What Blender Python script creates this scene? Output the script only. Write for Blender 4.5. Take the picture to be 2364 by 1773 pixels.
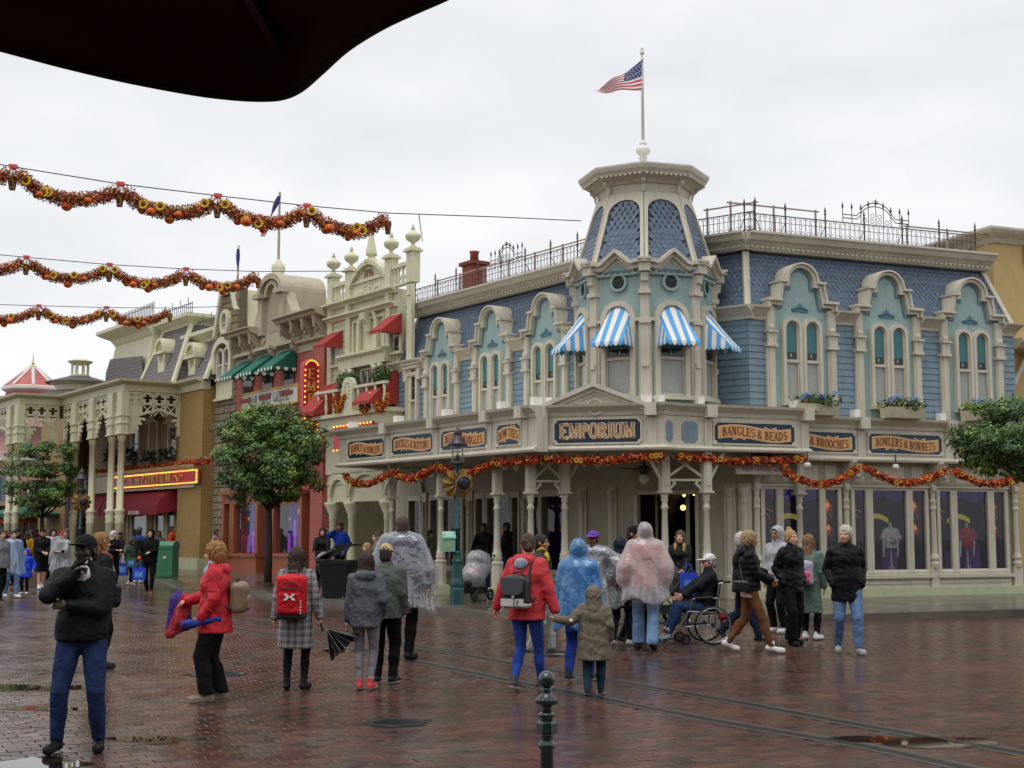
import bpy,math,random
import numpy as np
from mathutils import Vector,Matrix
random.seed(7); RNG = np.random.default_rng(11)
SC = bpy.context.scene
for o in list(bpy.data.objects): bpy.data.objects.remove(o)
COL = SC.collection
sin,cos,pi,R = math.sin,math.cos,math.pi,math.radians
# ---------------------------------------------------------------- camera
FPX,CX,CY,HOR,CH = 3100.0,1182.0,886.5,1222.0,1.75
PITCH = math.atan((HOR - CY)/FPX)
cd = bpy.data.cameras.new('camera'); cam = bpy.data.objects.new('camera',cd); COL.objects.link(cam)
cd.sensor_fit = 'HORIZONTAL'; cd.sensor_width = 36; cd.lens = FPX/2364*36
cd.clip_start = 0.1; cd.clip_end = 3000
cam.location = (0,0,CH); cam.rotation_euler = (pi/2 + PITCH,0,0)
SC.camera = cam
SC.render.resolution_x = 1024; SC.render.resolution_y = 768
# ---------------------------------------------------------------- world, sun, exposure
SUN_EL,SUN_AZ = R(70),R(205)      # soft light through the cloud, from behind the camera's left
w = bpy.data.worlds.new('World'); SC.world = w; w.use_nodes = True
nt = w.node_tree; nt.nodes.clear(); N = nt.nodes.new; L = nt.links.new
sky = N('ShaderNodeTexSky'); sky.sky_type = 'NISHITA'; sky.sun_disc = False
sky.sun_elevation = SUN_EL; sky.sun_rotation = SUN_AZ; sky.air_density = 1; sky.dust_density = 4
mul = N('ShaderNodeVectorMath'); mul.operation = 'SCALE'; mul.inputs['Scale'].default_value = 0.10
L(sky.outputs[0],mul.inputs[0])
tc = N('ShaderNodeTexCoord'); mp = N('ShaderNodeMapping'); mp.inputs['Scale'].default_value = (1.6,1.6,4.2); mp.inputs['Location'].default_value = (0.6,0.3,0.15)
L(tc.outputs['Generated'],mp.inputs[0])
n1 = N('ShaderNodeTexNoise'); n1.inputs['Scale'].default_value = 2.1; n1.inputs['Detail'].default_value = 5; n1.inputs['Roughness'].default_value = 0.5
L(mp.outputs[0],n1.inputs['Vector'])
cr = N('ShaderNodeValToRGB'); e = cr.color_ramp.elements
e[0].position = 0.34; e[0].color = (0.78,0.80,0.835,1); e[1].position = 0.64; e[1].color = (0.98,0.985,0.995,1)
L(n1.outputs[0],cr.inputs[0])
mx = N('ShaderNodeMix'); mx.data_type = 'RGBA'; mx.inputs['Factor'].default_value = 0.95
L(mul.outputs[0],mx.inputs['A']); L(cr.outputs[0],mx.inputs['B'])
bg = N('ShaderNodeBackground'); bg.inputs['Strength'].default_value = 1.0; L(mx.outputs['Result'],bg.inputs[0])
wo = N('ShaderNodeOutputWorld'); L(bg.outputs[0],wo.inputs[0])
sd = bpy.data.lights.new('sun','SUN'); sd.energy = 1.3; sd.angle = R(40); sd.color = (1,0.985,0.96)
so = bpy.data.objects.new('sun',sd); COL.objects.link(so)
so.rotation_euler = Vector((sin(SUN_AZ)*cos(SUN_EL),cos(SUN_AZ)*cos(SUN_EL),sin(SUN_EL))).to_track_quat('Z','Y').to_euler()
so.location = (0,-20,60)
SC.view_settings.view_transform = 'Standard'; SC.view_settings.look = 'None'
SC.view_settings.exposure = 0.08; SC.view_settings.gamma = 1.0; SC.view_settings.use_curve_mapping = False
SC.render.engine = 'CYCLES'
SC.cycles.max_bounces = 8; SC.cycles.transparent_max_bounces = 16; SC.cycles.caustics_reflective = False; SC.cycles.caustics_refractive = False
SC.cycles.use_denoising = True; SC.cycles.sample_clamp_indirect = 6
# ---------------------------------------------------------------- pixel -> place
def ray(px,py):
 x = (px - CX)/FPX; z = -(py - CY)/FPX
 return Vector((x,cos(PITCH) - sin(PITCH)*z,sin(PITCH) + cos(PITCH)*z))
def ground(px,py,z=0.0):
 d = ray(px,py); t = (z - CH)/d.z
 return Vector((d.x*t,d.y*t,z))
def atY(px,py,Y):
 d = ray(px,py); t = Y/d.y
 return Vector((d.x*t,Y,CH + d.z*t))
# ---------------------------------------------------------------- materials
def hx(s):
 if not isinstance(s,str): return tuple(s)
 s = s.lstrip('#'); r = []
 for i in (0,2,4):
  c = int(s[i:i + 2],16)/255; r.append(c/12.92 if c <= 0.04045 else ((c + 0.055)/1.055)**2.4)
 return tuple(r)
MATS = {}
def M(name,col='#808080',rough=0.6,var=0.10,scale=5.0,bump=0.0,bscale=60.0,metal=0.0,coat=0.0,spec=0.5,alpha=1.0,trans=0.0,emit=0.0,sheen=0.0,dirt=0.0):
 if name in MATS: return MATS[name]
 m = bpy.data.materials.new(name); m.use_nodes = True; MATS[name] = m
 t = m.node_tree; b = t.nodes['Principled BSDF']; c = hx(col)
 b.inputs['Roughness'].default_value = rough; b.inputs['Metallic'].default_value = metal
 b.inputs['Coat Weight'].default_value = coat; b.inputs['Coat Roughness'].default_value = 0.12
 b.inputs['Specular IOR Level'].default_value = spec; b.inputs['Alpha'].default_value = alpha
 b.inputs['Transmission Weight'].default_value = trans
 if sheen: b.inputs['Sheen Weight'].default_value = sheen
 if emit: b.inputs['Emission Color'].default_value = (*c,1); b.inputs['Emission Strength'].default_value = emit
 g = t.nodes.new('ShaderNodeNewGeometry')
 if var > 0:
  no = t.nodes.new('ShaderNodeTexNoise'); no.inputs['Scale'].default_value = scale; no.inputs['Detail'].default_value = 5; no.inputs['Roughness'].default_value = 0.62
  t.links.new(g.outputs['Position'],no.inputs['Vector'])
  rp = t.nodes.new('ShaderNodeValToRGB'); el = rp.color_ramp.elements
  el[0].position = 0.28; el[1].position = 0.72
  lo = max(0,1 - var*1.6); hi = 1 + var*0.9
  el[0].color = (c[0]*lo,c[1]*lo,c[2]*lo,1); el[1].color = (min(1,c[0]*hi),min(1,c[1]*hi),min(1,c[2]*hi),1)
  t.links.new(no.outputs[0],rp.inputs[0]); src = rp.outputs[0]
  if dirt > 0:      # weather streaks: long in height, short across
   mp2 = t.nodes.new('ShaderNodeMapping'); mp2.inputs['Scale'].default_value = (7,7,0.8)
   t.links.new(g.outputs['Position'],mp2.inputs[0])
   n2 = t.nodes.new('ShaderNodeTexNoise'); n2.inputs['Scale'].default_value = 1.3; n2.inputs['Detail'].default_value = 6
   t.links.new(mp2.outputs[0],n2.inputs['Vector'])
   mr = t.nodes.new('ShaderNodeMapRange'); mr.inputs[1].default_value = 0.5; mr.inputs[2].default_value = 0.78; mr.inputs[4].default_value = dirt
   t.links.new(n2.outputs[0],mr.inputs[0])
   mm = t.nodes.new('ShaderNodeMix'); mm.data_type = 'RGBA'; mm.inputs['B'].default_value = (c[0]*0.5,c[1]*0.47,c[2]*0.42,1)
   t.links.new(mr.outputs[0],mm.inputs['Factor']); t.links.new(src,mm.inputs['A']); src = mm.outputs['Result']
  t.links.new(src,b.inputs['Base Color'])
 else: b.inputs['Base Color'].default_value = (*c,1)
 if bump > 0:
  n3 = t.nodes.new('ShaderNodeTexNoise'); n3.inputs['Scale'].default_value = bscale; n3.inputs['Detail'].default_value = 4
  t.links.new(g.outputs['Position'],n3.inputs['Vector'])
  bm = t.nodes.new('ShaderNodeBump'); bm.inputs['Strength'].default_value = bump; bm.inputs['Distance'].default_value = 0.02
  t.links.new(n3.outputs[0],bm.inputs['Height']); t.links.new(bm.outputs[0],b.inputs['Normal'])
 return m
def film(name,tint,base,rough,ior=1.45,extra=0.0):
 """thin clear sheet: sees through, mirrors at a slant; extra = milky share"""
 m = bpy.data.materials.new(name); m.use_nodes = True; t = m.node_tree; t.nodes.clear()
 o = t.nodes.new('ShaderNodeOutputMaterial'); tr = t.nodes.new('ShaderNodeBsdfTransparent'); tr.inputs[0].default_value = (*hx(tint),1)
 gl = t.nodes.new('ShaderNodeBsdfGlossy'); gl.inputs['Roughness'].default_value = rough; gl.inputs[0].default_value = (1,1,1,1)
 lw = t.nodes.new('ShaderNodeLayerWeight'); lw.inputs[0].default_value = 0.5      # same from both sides of the sheet
 pw = t.nodes.new('ShaderNodeMath'); pw.operation = 'POWER'; pw.inputs[1].default_value = 4.5; t.links.new(lw.outputs['Facing'],pw.inputs[0])
 f0 = ((ior - 1)/(ior + 1))**2
 fr = t.nodes.new('ShaderNodeMath'); fr.operation = 'MULTIPLY_ADD'; fr.inputs[1].default_value = 0.92 - f0; fr.inputs[2].default_value = f0; t.links.new(pw.outputs[0],fr.inputs[0])
 s1 = t.nodes.new('ShaderNodeMixShader')
 if extra > 0:
  df = t.nodes.new('ShaderNodeBsdfDiffuse'); df.inputs[0].default_value = (*hx(base),1)
  tl = t.nodes.new('ShaderNodeBsdfTranslucent'); tl.inputs[0].default_value = (*hx(base),1)
  s3 = t.nodes.new('ShaderNodeMixShader'); s3.inputs[0].default_value = 0.35; t.links.new(df.outputs[0],s3.inputs[1]); t.links.new(tl.outputs[0],s3.inputs[2])
  s2 = t.nodes.new('ShaderNodeMixShader')
  g = t.nodes.new('ShaderNodeNewGeometry'); nz = t.nodes.new('ShaderNodeTexNoise'); nz.inputs['Scale'].default_value = 8; nz.inputs['Detail'].default_value = 3; nz.inputs['Distortion'].default_value = 1.6
  t.links.new(g.outputs['Position'],nz.inputs['Vector'])
  mr = t.nodes.new('ShaderNodeMapRange'); mr.inputs[1].default_value = 0.35; mr.inputs[2].default_value = 0.68; mr.inputs[3].default_value = extra*0.9; mr.inputs[4].default_value = min(1,extra*1.1)
  t.links.new(nz.outputs[0],mr.inputs[0]); t.links.new(mr.outputs[0],s2.inputs[0])
  t.links.new(tr.outputs[0],s2.inputs[1]); t.links.new(s3.outputs[0],s2.inputs[2])
  t.links.new(s2.outputs[0],s1.inputs[1])
  bm = t.nodes.new('ShaderNodeBump'); bm.inputs['Strength'].default_value = 0.4; bm.inputs['Distance'].default_value = 0.05
  t.links.new(nz.outputs[0],bm.inputs['Height']); t.links.new(bm.outputs[0],gl.inputs['Normal'])
 else: t.links.new(tr.outputs[0],s1.inputs[1])
 t.links.new(fr.outputs[0],s1.inputs[0]); t.links.new(gl.outputs[0],s1.inputs[2]); t.links.new(s1.outputs[0],o.inputs[0])
 MATS[name] = m; return m
# ---------------------------------------------------------------- objects
def tag(o,label=None,cat=None,group=None,kind=None):
 if label: o['label'] = label
 if cat: o['category'] = cat
 if group: o['group'] = group
 if kind: o['kind'] = kind
 return o
def thing(name,label,cat,loc=(0,0,0),group=None):
 o = bpy.data.objects.new(name,None); COL.objects.link(o); o.location = loc; o.empty_display_size = 0.2
 return tag(o,label,cat,group)
def rootloc(p):
 v = Vector((0,0,0))
 while p is not None: v += p.location; p = p.parent
 return v
def mkobj(name,me,parent=None,mat=None):
 o = bpy.data.objects.new(name,me); COL.objects.link(o)
 if parent is not None: o.parent = parent
 if mat is not None and not me.materials:
  for x in (mat if isinstance(mat,(list,tuple)) else [mat]): me.materials.append(x)
 return o
def mesh_np(name,V,Fc,parent=None,mat=None,smooth=False,mi=None):
 """V (n,3) world, Fc list of faces or (m,k) array"""
 me = bpy.data.meshes.new(name); P = rootloc(parent) if parent is not None else Vector((0,0,0))
 V = np.asarray(V,float) - np.array(P)[None]
 me.from_pydata(V.tolist(),[],Fc.tolist() if hasattr(Fc,'tolist') else Fc)
 if smooth: me.polygons.foreach_set('use_smooth',[True]*len(me.polygons))
 o = mkobj(name,me,parent,mat)
 if mi is not None: me.polygons.foreach_set('material_index',list(mi))
 me.update(); return o
class Fr:
 """upright wall frame: u along the wall (to the right in the picture), v height, w out of the wall"""
 def __init__(s,ox,oy,dx,dy):
  l = math.hypot(dx,dy); s.o = (ox,oy); s.d = (dx/l,dy/l); s.n = (s.d[1],-s.d[0])
 def p(s,u,v,w=0.0):
  return (s.o[0] + s.d[0]*u + s.n[0]*w,s.o[1] + s.d[1]*u + s.n[1]*w,v)
 def uv(s,px,py,w=0.0):
  d = ray(px,py); ox,oy = s.o[0] + s.n[0]*w,s.o[1] + s.n[1]*w
  t = (ox*s.n[0] + oy*s.n[1])/(d.x*s.n[0] + d.y*s.n[1])
  X,Y = d.x*t,d.y*t
  return ((X - ox)*s.d[0] + (Y - oy)*s.d[1],CH + d.z*t)
 def off(s,u=0,w=0):
  q = s.p(u,0,w); return Fr(q[0],q[1],*s.d)
class MB:
 def __init__(s): s.v = []; s.f = []; s.m = []; s.cm = 0
 def add(s,vs,fs):
  k = len(s.v); s.v.extend(vs)
  for f in fs: s.f.append([i + k for i in f]); s.m.append(s.cm)
  return s
 def hexa(s,a): return s.add(a,[(0,3,2,1),(4,5,6,7),(0,1,5,4),(1,2,6,5),(2,3,7,6),(3,0,4,7)])
 def box(s,F,u0,u1,v0,v1,w0,w1):
  P = F.p
  return s.hexa([P(u0,v0,w1),P(u1,v0,w1),P(u1,v0,w0),P(u0,v0,w0),P(u0,v1,w1),P(u1,v1,w1),P(u1,v1,w0),P(u0,v1,w0)])
 def abox(s,x0,x1,y0,y1,z0,z1):
  return s.hexa([(x0,y0,z0),(x1,y0,z0),(x1,y1,z0),(x0,y1,z0),(x0,y0,z1),(x1,y0,z1),(x1,y1,z1),(x0,y1,z1)])
 def prism(s,F,poly,w0,w1):
  n = len(poly); vs = [F.p(u,v,w1) for u,v in poly] + [F.p(u,v,w0) for u,v in poly]
  fs = [list(range(n)),list(range(2*n - 1,n - 1,-1))] + [(i,n + i,n + (i + 1) % n,(i + 1) % n) for i in range(n)]
  return s.add(vs,fs)
 def ring(s,F,A,B,w0,w1):
  """solid strip between open outlines A and B (same length)"""
  n = len(A); vs = []
  for P in (A,B):
   for w_ in (w1,w0): vs += [F.p(u,v,w_) for u,v in P]
  fs = []
  for i in range(n - 1):
   fs += [(i,i + 1,2*n + i + 1,2*n + i),(n + i,3*n + i,3*n + i + 1,n + i + 1),(i,n + i,n + i + 1,i + 1),(2*n + i,2*n + i + 1,3*n + i + 1,3*n + i)]
  fs += [(0,2*n,3*n,n),(n - 1,2*n - 1,4*n - 1,3*n - 1)]
  return s.add(vs,fs)
 def prof(s,F,poly,u0,u1,m0=0.0,m1=0.0):
  """(w,v) outline run along u; m = mitre"""
  n = len(poly); vs = [F.p(u0 + m0*w_,v,w_) for w_,v in poly] + [F.p(u1 + m1*w_,v,w_) for w_,v in poly]
  return s.add(vs,[list(range(n)),list(range(2*n - 1,n - 1,-1))] + [(i,n + i,n + (i + 1) % n,(i + 1) % n) for i in range(n)])
 def lathe(s,c,prof,n=12,a0=0.0,axis=None,cap=True):
  vs = []; fs = []; m = len(prof)
  for r,z in prof:
   for k in range(n):
    a = a0 + 2*pi*k/n
    vs.append((c[0] + r*cos(a),c[1] + r*sin(a),c[2] + z))
  for i in range(m - 1):
   for k in range(n): fs.append((i*n + k,i*n + (k + 1) % n,(i + 1)*n + (k + 1) % n,(i + 1)*n + k))
  if cap: fs += [list(range(n - 1,-1,-1)),list(range((m - 1)*n,m*n))]
  if axis is not None:
   q = Vector((0,0,1)).rotation_difference(Vector(axis)); C = Vector(c)
   vs = [tuple(C + q @ (Vector(v_) - C)) for v_ in vs]
  return s.add(vs,fs)
 def tube(s,pts,r,n=5,r1=None):
  pts = [Vector(p) for p in pts]; vs = []; fs = []; m = len(pts)
  up = Vector((0,0,1)); prev = None
  for i,p in enumerate(pts):
   t = (pts[min(i + 1,m - 1)] - pts[max(i - 1,0)])
   if t.length < 1e-9: t = Vector((0,0,1))
   t.normalize()
   a = t.cross(up) if prev is None else prev - t*prev.dot(t)
   if a.length < 1e-3: a = t.cross(Vector((1,0,0)))
   a.normalize(); b = t.cross(a); prev = a
   rr = r if r1 is None else r + (r1 - r)*i/max(1,m - 1)
   for k in range(n):
    g = 2*pi*k/n; vs.append(tuple(p + a*rr*cos(g) + b*rr*sin(g)))
  for i in range(m - 1):
   for k in range(n): fs.append((i*n + k,i*n + (k + 1) % n,(i + 1)*n + (k + 1) % n,(i + 1)*n + k))
  fs += [list(range(n - 1,-1,-1)),list(range((m - 1)*n,m*n))]
  return s.add(vs,fs)
 def ball(s,c,r,n=8,sz=1.0):
  k = max(4,n//2 + 1)
  return s.lathe(c,[(max(1e-4,r*sin(pi*i/k)),-r*sz*cos(pi*i/k)) for i in range(k + 1)],n)
 def sweep(s,path,prof,closed=False):
  """(w,v) outline carried along plan points, mitred; w to the right-hand side of travel = outwards"""
  m = len(path); vs = []; n = len(prof)
  for i in range(m):
   a = Vector(path[i]) - Vector(path[i - 1]) if (i > 0 or closed) else None
   b = Vector(path[(i + 1) % m]) - Vector(path[i]) if (i < m - 1 or closed) else None
   if a is None: a = b
   if b is None: b = a
   a.normalize(); b.normalize()
   na = Vector((a.y,-a.x)); nb = Vector((b.y,-b.x)); mn = (na + nb).normalized(); k = 1/max(0.35,mn.dot(na))
   for w_,v in prof: vs.append((path[i][0] + mn.x*w_*k,path[i][1] + mn.y*w_*k,v))
  fs = []
  for i in range(m if closed else m - 1):
   j = (i + 1) % m
   for q in range(n): fs.append((i*n + q,i*n + (q + 1) % n,j*n + (q + 1) % n,j*n + q))
  if not closed: fs += [list(range(n)),list(range(m*n - 1,(m - 1)*n - 1,-1))]
  return s.add(vs,fs)
 def obj(s,name,mat,parent=None,smooth=False):
  if not s.v: return None
  o = mesh_np(name,s.v,s.f,parent,mat,smooth)
  if isinstance(mat,(list,tuple)): o.data.polygons.foreach_set('material_index',s.m)
  import bmesh
  b = bmesh.new(); b.from_mesh(o.data); bmesh.ops.recalc_face_normals(b,faces=b.faces); b.to_mesh(o.data); b.free()
  return o
def part(name,mat,parent,smooth=False):
 class C:
  def __enter__(s): s.b = MB(); return s.b
  def __exit__(s,*a):
   if a[0] is None: s.b.obj(name,mat,parent,smooth)
 return C()
def arc(cu,cv,r,a0,a1,n,ry=None):
 ry = r if ry is None else ry
 return [(cu + r*cos(R(a0 + (a1 - a0)*i/n)),cv + ry*sin(R(a0 + (a1 - a0)*i/n))) for i in range(n + 1)]
# ---------------------------------------------------------------- lettering: thick uprights, thin bars, slab feet
def glyph(ch,TK=0.17,TN=0.075,serif=True):
 """list of (polyline, widths) in a unit-high box, and the advance"""
 S = []
 def V(x,y0=0.0,y1=1.0,x1=None,wd=TK):
  x1 = x if x1 is None else x1; S.append(([(x,y0),(x1,y1)],[wd,wd]))
  if serif:
   for xx,yy in ((x,y0),(x1,y1)):
    if yy in (0.0,1.0): h = 0.16; yb = TN/2 if yy == 0 else 1 - TN/2; S.append(([(xx - h,yb),(xx + h,yb)],[TN,TN]))
 def H(x0,x1,y,t=0.0):
  S.append(([(x0,y),(x1,y)],[TN,TN]))
  if t: S.append(([(x1,y - t),(x1,y + t)],[TN,TN]))
 def A(cx,cy,rx,ry,a0,a1,n=12,k=TK):
  P = arc(cx,cy,rx,a0,a1,n,ry); S.append((P,[TN + (k - TN)*abs(cos(R(a0 + (a1 - a0)*i/n))) for i in range(n + 1)]))
 c = ch.upper()
 if c == 'E': V(.16); H(.16,.6,.96,.1); H(.16,.48,.5,.09); H(.16,.62,.04,.1); ad = .74
 elif c == 'L': V(.16); H(.16,.6,.04,.12); ad = .7
 elif c == 'F': V(.16); H(.16,.6,.96,.1); H(.16,.48,.5,.09); ad = .7
 elif c == 'T': V(.34); H(.04,.64,.96); S.append(([(.05,.82),(.05,.98)],[TN,TN])); S.append(([(.63,.82),(.63,.98)],[TN,TN])); ad = .74
 elif c == 'I': V(.18); ad = .42
 elif c == 'H': V(.16); V(.6); H(.16,.6,.5); ad = .8
 elif c == 'M': V(.14,wd=TN*1.3); V(.8); S.append(([(.16,1),(.47,.06)],[TK,TK])); S.append(([(.47,.06),(.78,1)],[TN,TN])); ad = 1.0
 elif c == 'N': V(.14,wd=TN*1.3); V(.62,0.04,1.0,wd=TN*1.3); S.append(([(.16,1),(.62,.0)],[TK,TK])); ad = .82
 elif c == 'U': V(.16,.3,1.0); V(.62,.3,1.0,wd=TN*1.4); A(.39,.3,.23,.27,180,360); ad = .82
 elif c == 'O': A(.38,.5,.29,.47,0,360,24); ad = .78
 elif c == 'C': A(.38,.5,.29,.47,45,315,18); S.append(([(.6,.68),(.6,.95)],[TN,TN])); ad = .74
 elif c == 'G': A(.38,.5,.29,.47,50,330,18); V(.62,.1,.45); ad = .8
 elif c == 'D': V(.16); A(.16,.5,.5,.46,-90,90,14); ad = .78
 elif c == 'P': V(.16); A(.2,.73,.38,.23,-90,90,10); ad = .7
 elif c == 'R': V(.16); A(.2,.73,.36,.23,-90,90,10); S.append(([(.34,.5),(.62,.03)],[TK,TK])); H(.54,.74,.04); ad = .78
 elif c == 'B': V(.16); A(.2,.74,.33,.22,-90,90,10); A(.2,.28,.4,.24,-90,90,10); ad = .74
 elif c == 'S': A(.33,.73,.23,.23,40,270,12,TK*.8); A(.33,.27,.25,.23,90,-140,12,TK); ad = .66
 elif c == 'A': S.append(([(.06,.0),(.36,1)],[TN,TN])); S.append(([(.36,1),(.66,0)],[TK,TK])); H(.18,.54,.33); H(-.04,.18,.04); H(.54,.8,.04); ad = .76
 elif c == 'W': S.append(([(.06,1),(.28,0)],[TK,TK])); S.append(([(.28,0),(.48,1)],[TN,TN])); S.append(([(.48,1),(.7,0)],[TK,TK])); S.append(([(.7,0),(.9,1)],[TN,TN])); H(-.04,.2,.96); H(.8,1.0,.96); ad = 1.0
 elif c == 'K': V(.16); S.append(([(.2,.45),(.6,.98)],[TN,TN])); S.append(([(.3,.58),(.64,.02)],[TK,TK])); H(.5,.74,.96); H(.54,.76,.04); ad = .78
 elif c == 'Z': H(.06,.6,.96); H(.06,.62,.04); S.append(([(.58,.96),(.1,.04)],[TK,TK])); ad = .7
 elif c == 'Y': S.append(([(.06,1),(.34,.5)],[TK,TK])); S.append(([(.62,1),(.34,.5)],[TN,TN])); V(.34,0.0,.52); ad = .7
 elif c == '&': A(.32,.75,.17,.22,-60,240,14,TK*.7); A(.3,.27,.24,.25,80,330,14); S.append(([(.2,.62),(.66,.02)],[TK,TK])); ad = .76
 elif c == '1': V(.22); S.append(([(.08,.8),(.22,.98)],[TN,TN])); ad = .5
 elif c == '8': A(.32,.74,.19,.22,0,360,16); A(.32,.27,.24,.25,0,360,16); ad = .66
 elif c == '9': A(.32,.7,.22,.26,0,360,16); A(.18,.6,.36,.6,-75,5,8); ad = .66
 elif c == '6': A(.34,.28,.22,.26,0,360,16); A(.48,.4,.36,.6,105,185,8); ad = .66
 elif c == ' ': ad = .36
 else: ad = .5
 return S,ad
def text_w(s,sp=0.06,**k): return sum(glyph(c,**k)[1] + sp for c in s) - sp
def lettering(b,F,s,u0,v0,h,w0,w1,wide=1.0,curve=None,sp=0.06,grow=0.0,vertical=False,**k):
 """curve(x in 0..1) -> (dv, slope)"""
 W = text_w(s,sp,**k)*h*wide; x = 0.0
 for i,ch in enumerate(s):
  S,ad = glyph(ch,**k)
  for P,wd in S:
   L_,R_ = [],[]
   for j,(px,py) in enumerate(P):
    a = P[max(0,j - 1)]; c = P[min(len(P) - 1,j + 1)]
    tx,ty = c[0] - a[0],c[1] - a[1]; l = math.hypot(tx,ty) or 1; nx,ny = -ty/l,tx/l
    q = wd[j]/2 + grow
    ex = 0
    if grow and j in (0,len(P) - 1): ex = grow*(-1 if j == 0 else 1)
    L_.append((px + nx*q + tx/l*ex,py + ny*q + ty/l*ex)); R_.append((px - nx*q + tx/l*ex,py - ny*q + ty/l*ex))
   def tr(p):
    if vertical: return (u0 + (p[0] - ad/2)*h*wide,v0 - i*h*1.22 + p[1]*h)
    uu = x + p[0]*h*wide; dv,sl = curve(uu/W) if curve else (0,0)
    return (u0 + uu,v0 + dv + p[1]*h)
   b.ring(F,[tr(p) for p in L_],[tr(p) for p in R_],w0,w1)
  x += (ad + sp)*h*wide
 return W
# ================================================================ GROUND
def struct(o): o['kind'] = 'structure'; return o
PB = R(62)
def wet_mat(name,kind):
 m = bpy.data.materials.new(name); m.use_nodes = True; t = m.node_tree; b = t.nodes['Principled BSDF']; MATS[name] = m
 n = t.nodes.new; l = t.links.new
 g = n('ShaderNodeNewGeometry')
 if kind == 'brick':
  at = n('ShaderNodeAttribute'); at.attribute_name = 'tint'; at.attribute_type = 'GEOMETRY'
  rp = n('ShaderNodeValToRGB'); e = rp.color_ramp.elements; e[0].position = 0; e[0].color = (*hx('#3a312c'),1); e[1].position = 1; e[1].color = (*hx('#66493c'),1)
  for p,c in ((0.18,'#4b3831'),(0.36,'#5f3b31'),(0.52,'#4f3d36'),(0.68,'#6f4634'),(0.84,'#50453c')):
   q = e.new(p); q.color = (*hx(c),1)
  l(at.outputs['Fac'],rp.inputs[0]); col = rp.outputs[0]
 elif kind == 'far':
  mp = n('ShaderNodeMapping'); mp.inputs['Rotation'].default_value = (0,0,-(pi/2 - PB)); l(g.outputs['Position'],mp.inputs[0])
  bt = n('ShaderNodeTexBrick'); bt.inputs['Scale'].default_value = 1.0; bt.inputs['Brick Width'].default_value = 0.186; bt.inputs['Row Height'].default_value = 0.128
  bt.inputs['Mortar Size'].default_value = 0.006; bt.inputs['Color1'].default_value = (*hx('#5c3d33'),1); bt.inputs['Color2'].default_value = (*hx('#4b3932'),1); bt.inputs['Mortar'].default_value = (*hx('#54493f'),1)
  l(mp.outputs[0],bt.inputs['Vector']); col = bt.outputs[0]
 else:
  rp = n('ShaderNodeValToRGB'); e = rp.color_ramp.elements; e[0].position = 0.3; e[1].position = 0.7
  a,c = ((hx('#4f4a3e'),hx('#6b6556')) if kind == 'pave' else (hx('#5a5048'),hx('#7b7165')))
  e[0].color = (*a,1); e[1].color = (*c,1)
  nz = n('ShaderNodeTexNoise'); nz.inputs['Scale'].default_value = 1.7; nz.inputs['Detail'].default_value = 8; nz.inputs['Roughness'].default_value = 0.7
  l(g.outputs['Position'],nz.inputs['Vector']); l(nz.outputs[0],rp.inputs[0]); col = rp.outputs[0]
 # wet and drier patches
 nw = n('ShaderNodeTexNoise'); nw.inputs['Scale'].default_value = 0.85; nw.inputs['Detail'].default_value = 5; nw.inputs['Distortion'].default_value = 0.4
 l(g.outputs['Position'],nw.inputs['Vector'])
 mr = n('ShaderNodeMapRange'); mr.inputs[1].default_value = 0.36; mr.inputs[2].default_value = 0.66
 mr.inputs[3].default_value = 0.13 if kind != 'kerb' else 0.3; mr.inputs[4].default_value = 0.25 if kind != 'kerb' else 0.55
 l(nw.outputs[0],mr.inputs[0]); l(mr.outputs[0],b.inputs['Roughness'])
 mw = n('ShaderNodeMapRange'); mw.inputs[1].default_value = 0.3; mw.inputs[2].default_value = 0.7; mw.inputs[3].default_value = 0.74; mw.inputs[4].default_value = 1.0
 l(nw.outputs[0],mw.inputs[0])
 mm = n('ShaderNodeMix'); mm.data_type = 'RGBA'; mm.blend_type = 'MULTIPLY'; mm.inputs['Factor'].default_value = 1.0
 l(col,mm.inputs['A']); l(mw.outputs[0],mm.inputs['B']); l(mm.outputs['Result'],b.inputs['Base Color'])
 b.inputs['Specular IOR Level'].default_value = 0.42
 nb = n('ShaderNodeTexNoise'); nb.inputs['Scale'].default_value = 26; nb.inputs['Detail'].default_value = 5; l(g.outputs['Position'],nb.inputs['Vector'])
 bm = n('ShaderNodeBump'); bm.inputs['Strength'].default_value = 0.22; bm.inputs['Distance'].default_value = 0.012
 l(nb.outputs[0],bm.inputs['Height']); l(bm.outputs[0],b.inputs['Normal'])
 return m
M_BRICK = wet_mat('wet paving brick','brick'); M_FAR = wet_mat('wet far paving','far'); M_PAVE = wet_mat('wet pavement concrete','pave'); M_KERB = wet_mat('kerb stone','kerb')
road = struct(mesh_np('road',[(-300,-60,-0.009),(300,-60,-0.009),(300,700,-0.009),(-300,700,-0.009)],[(0,1,2,3)],None,M_FAR))
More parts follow.
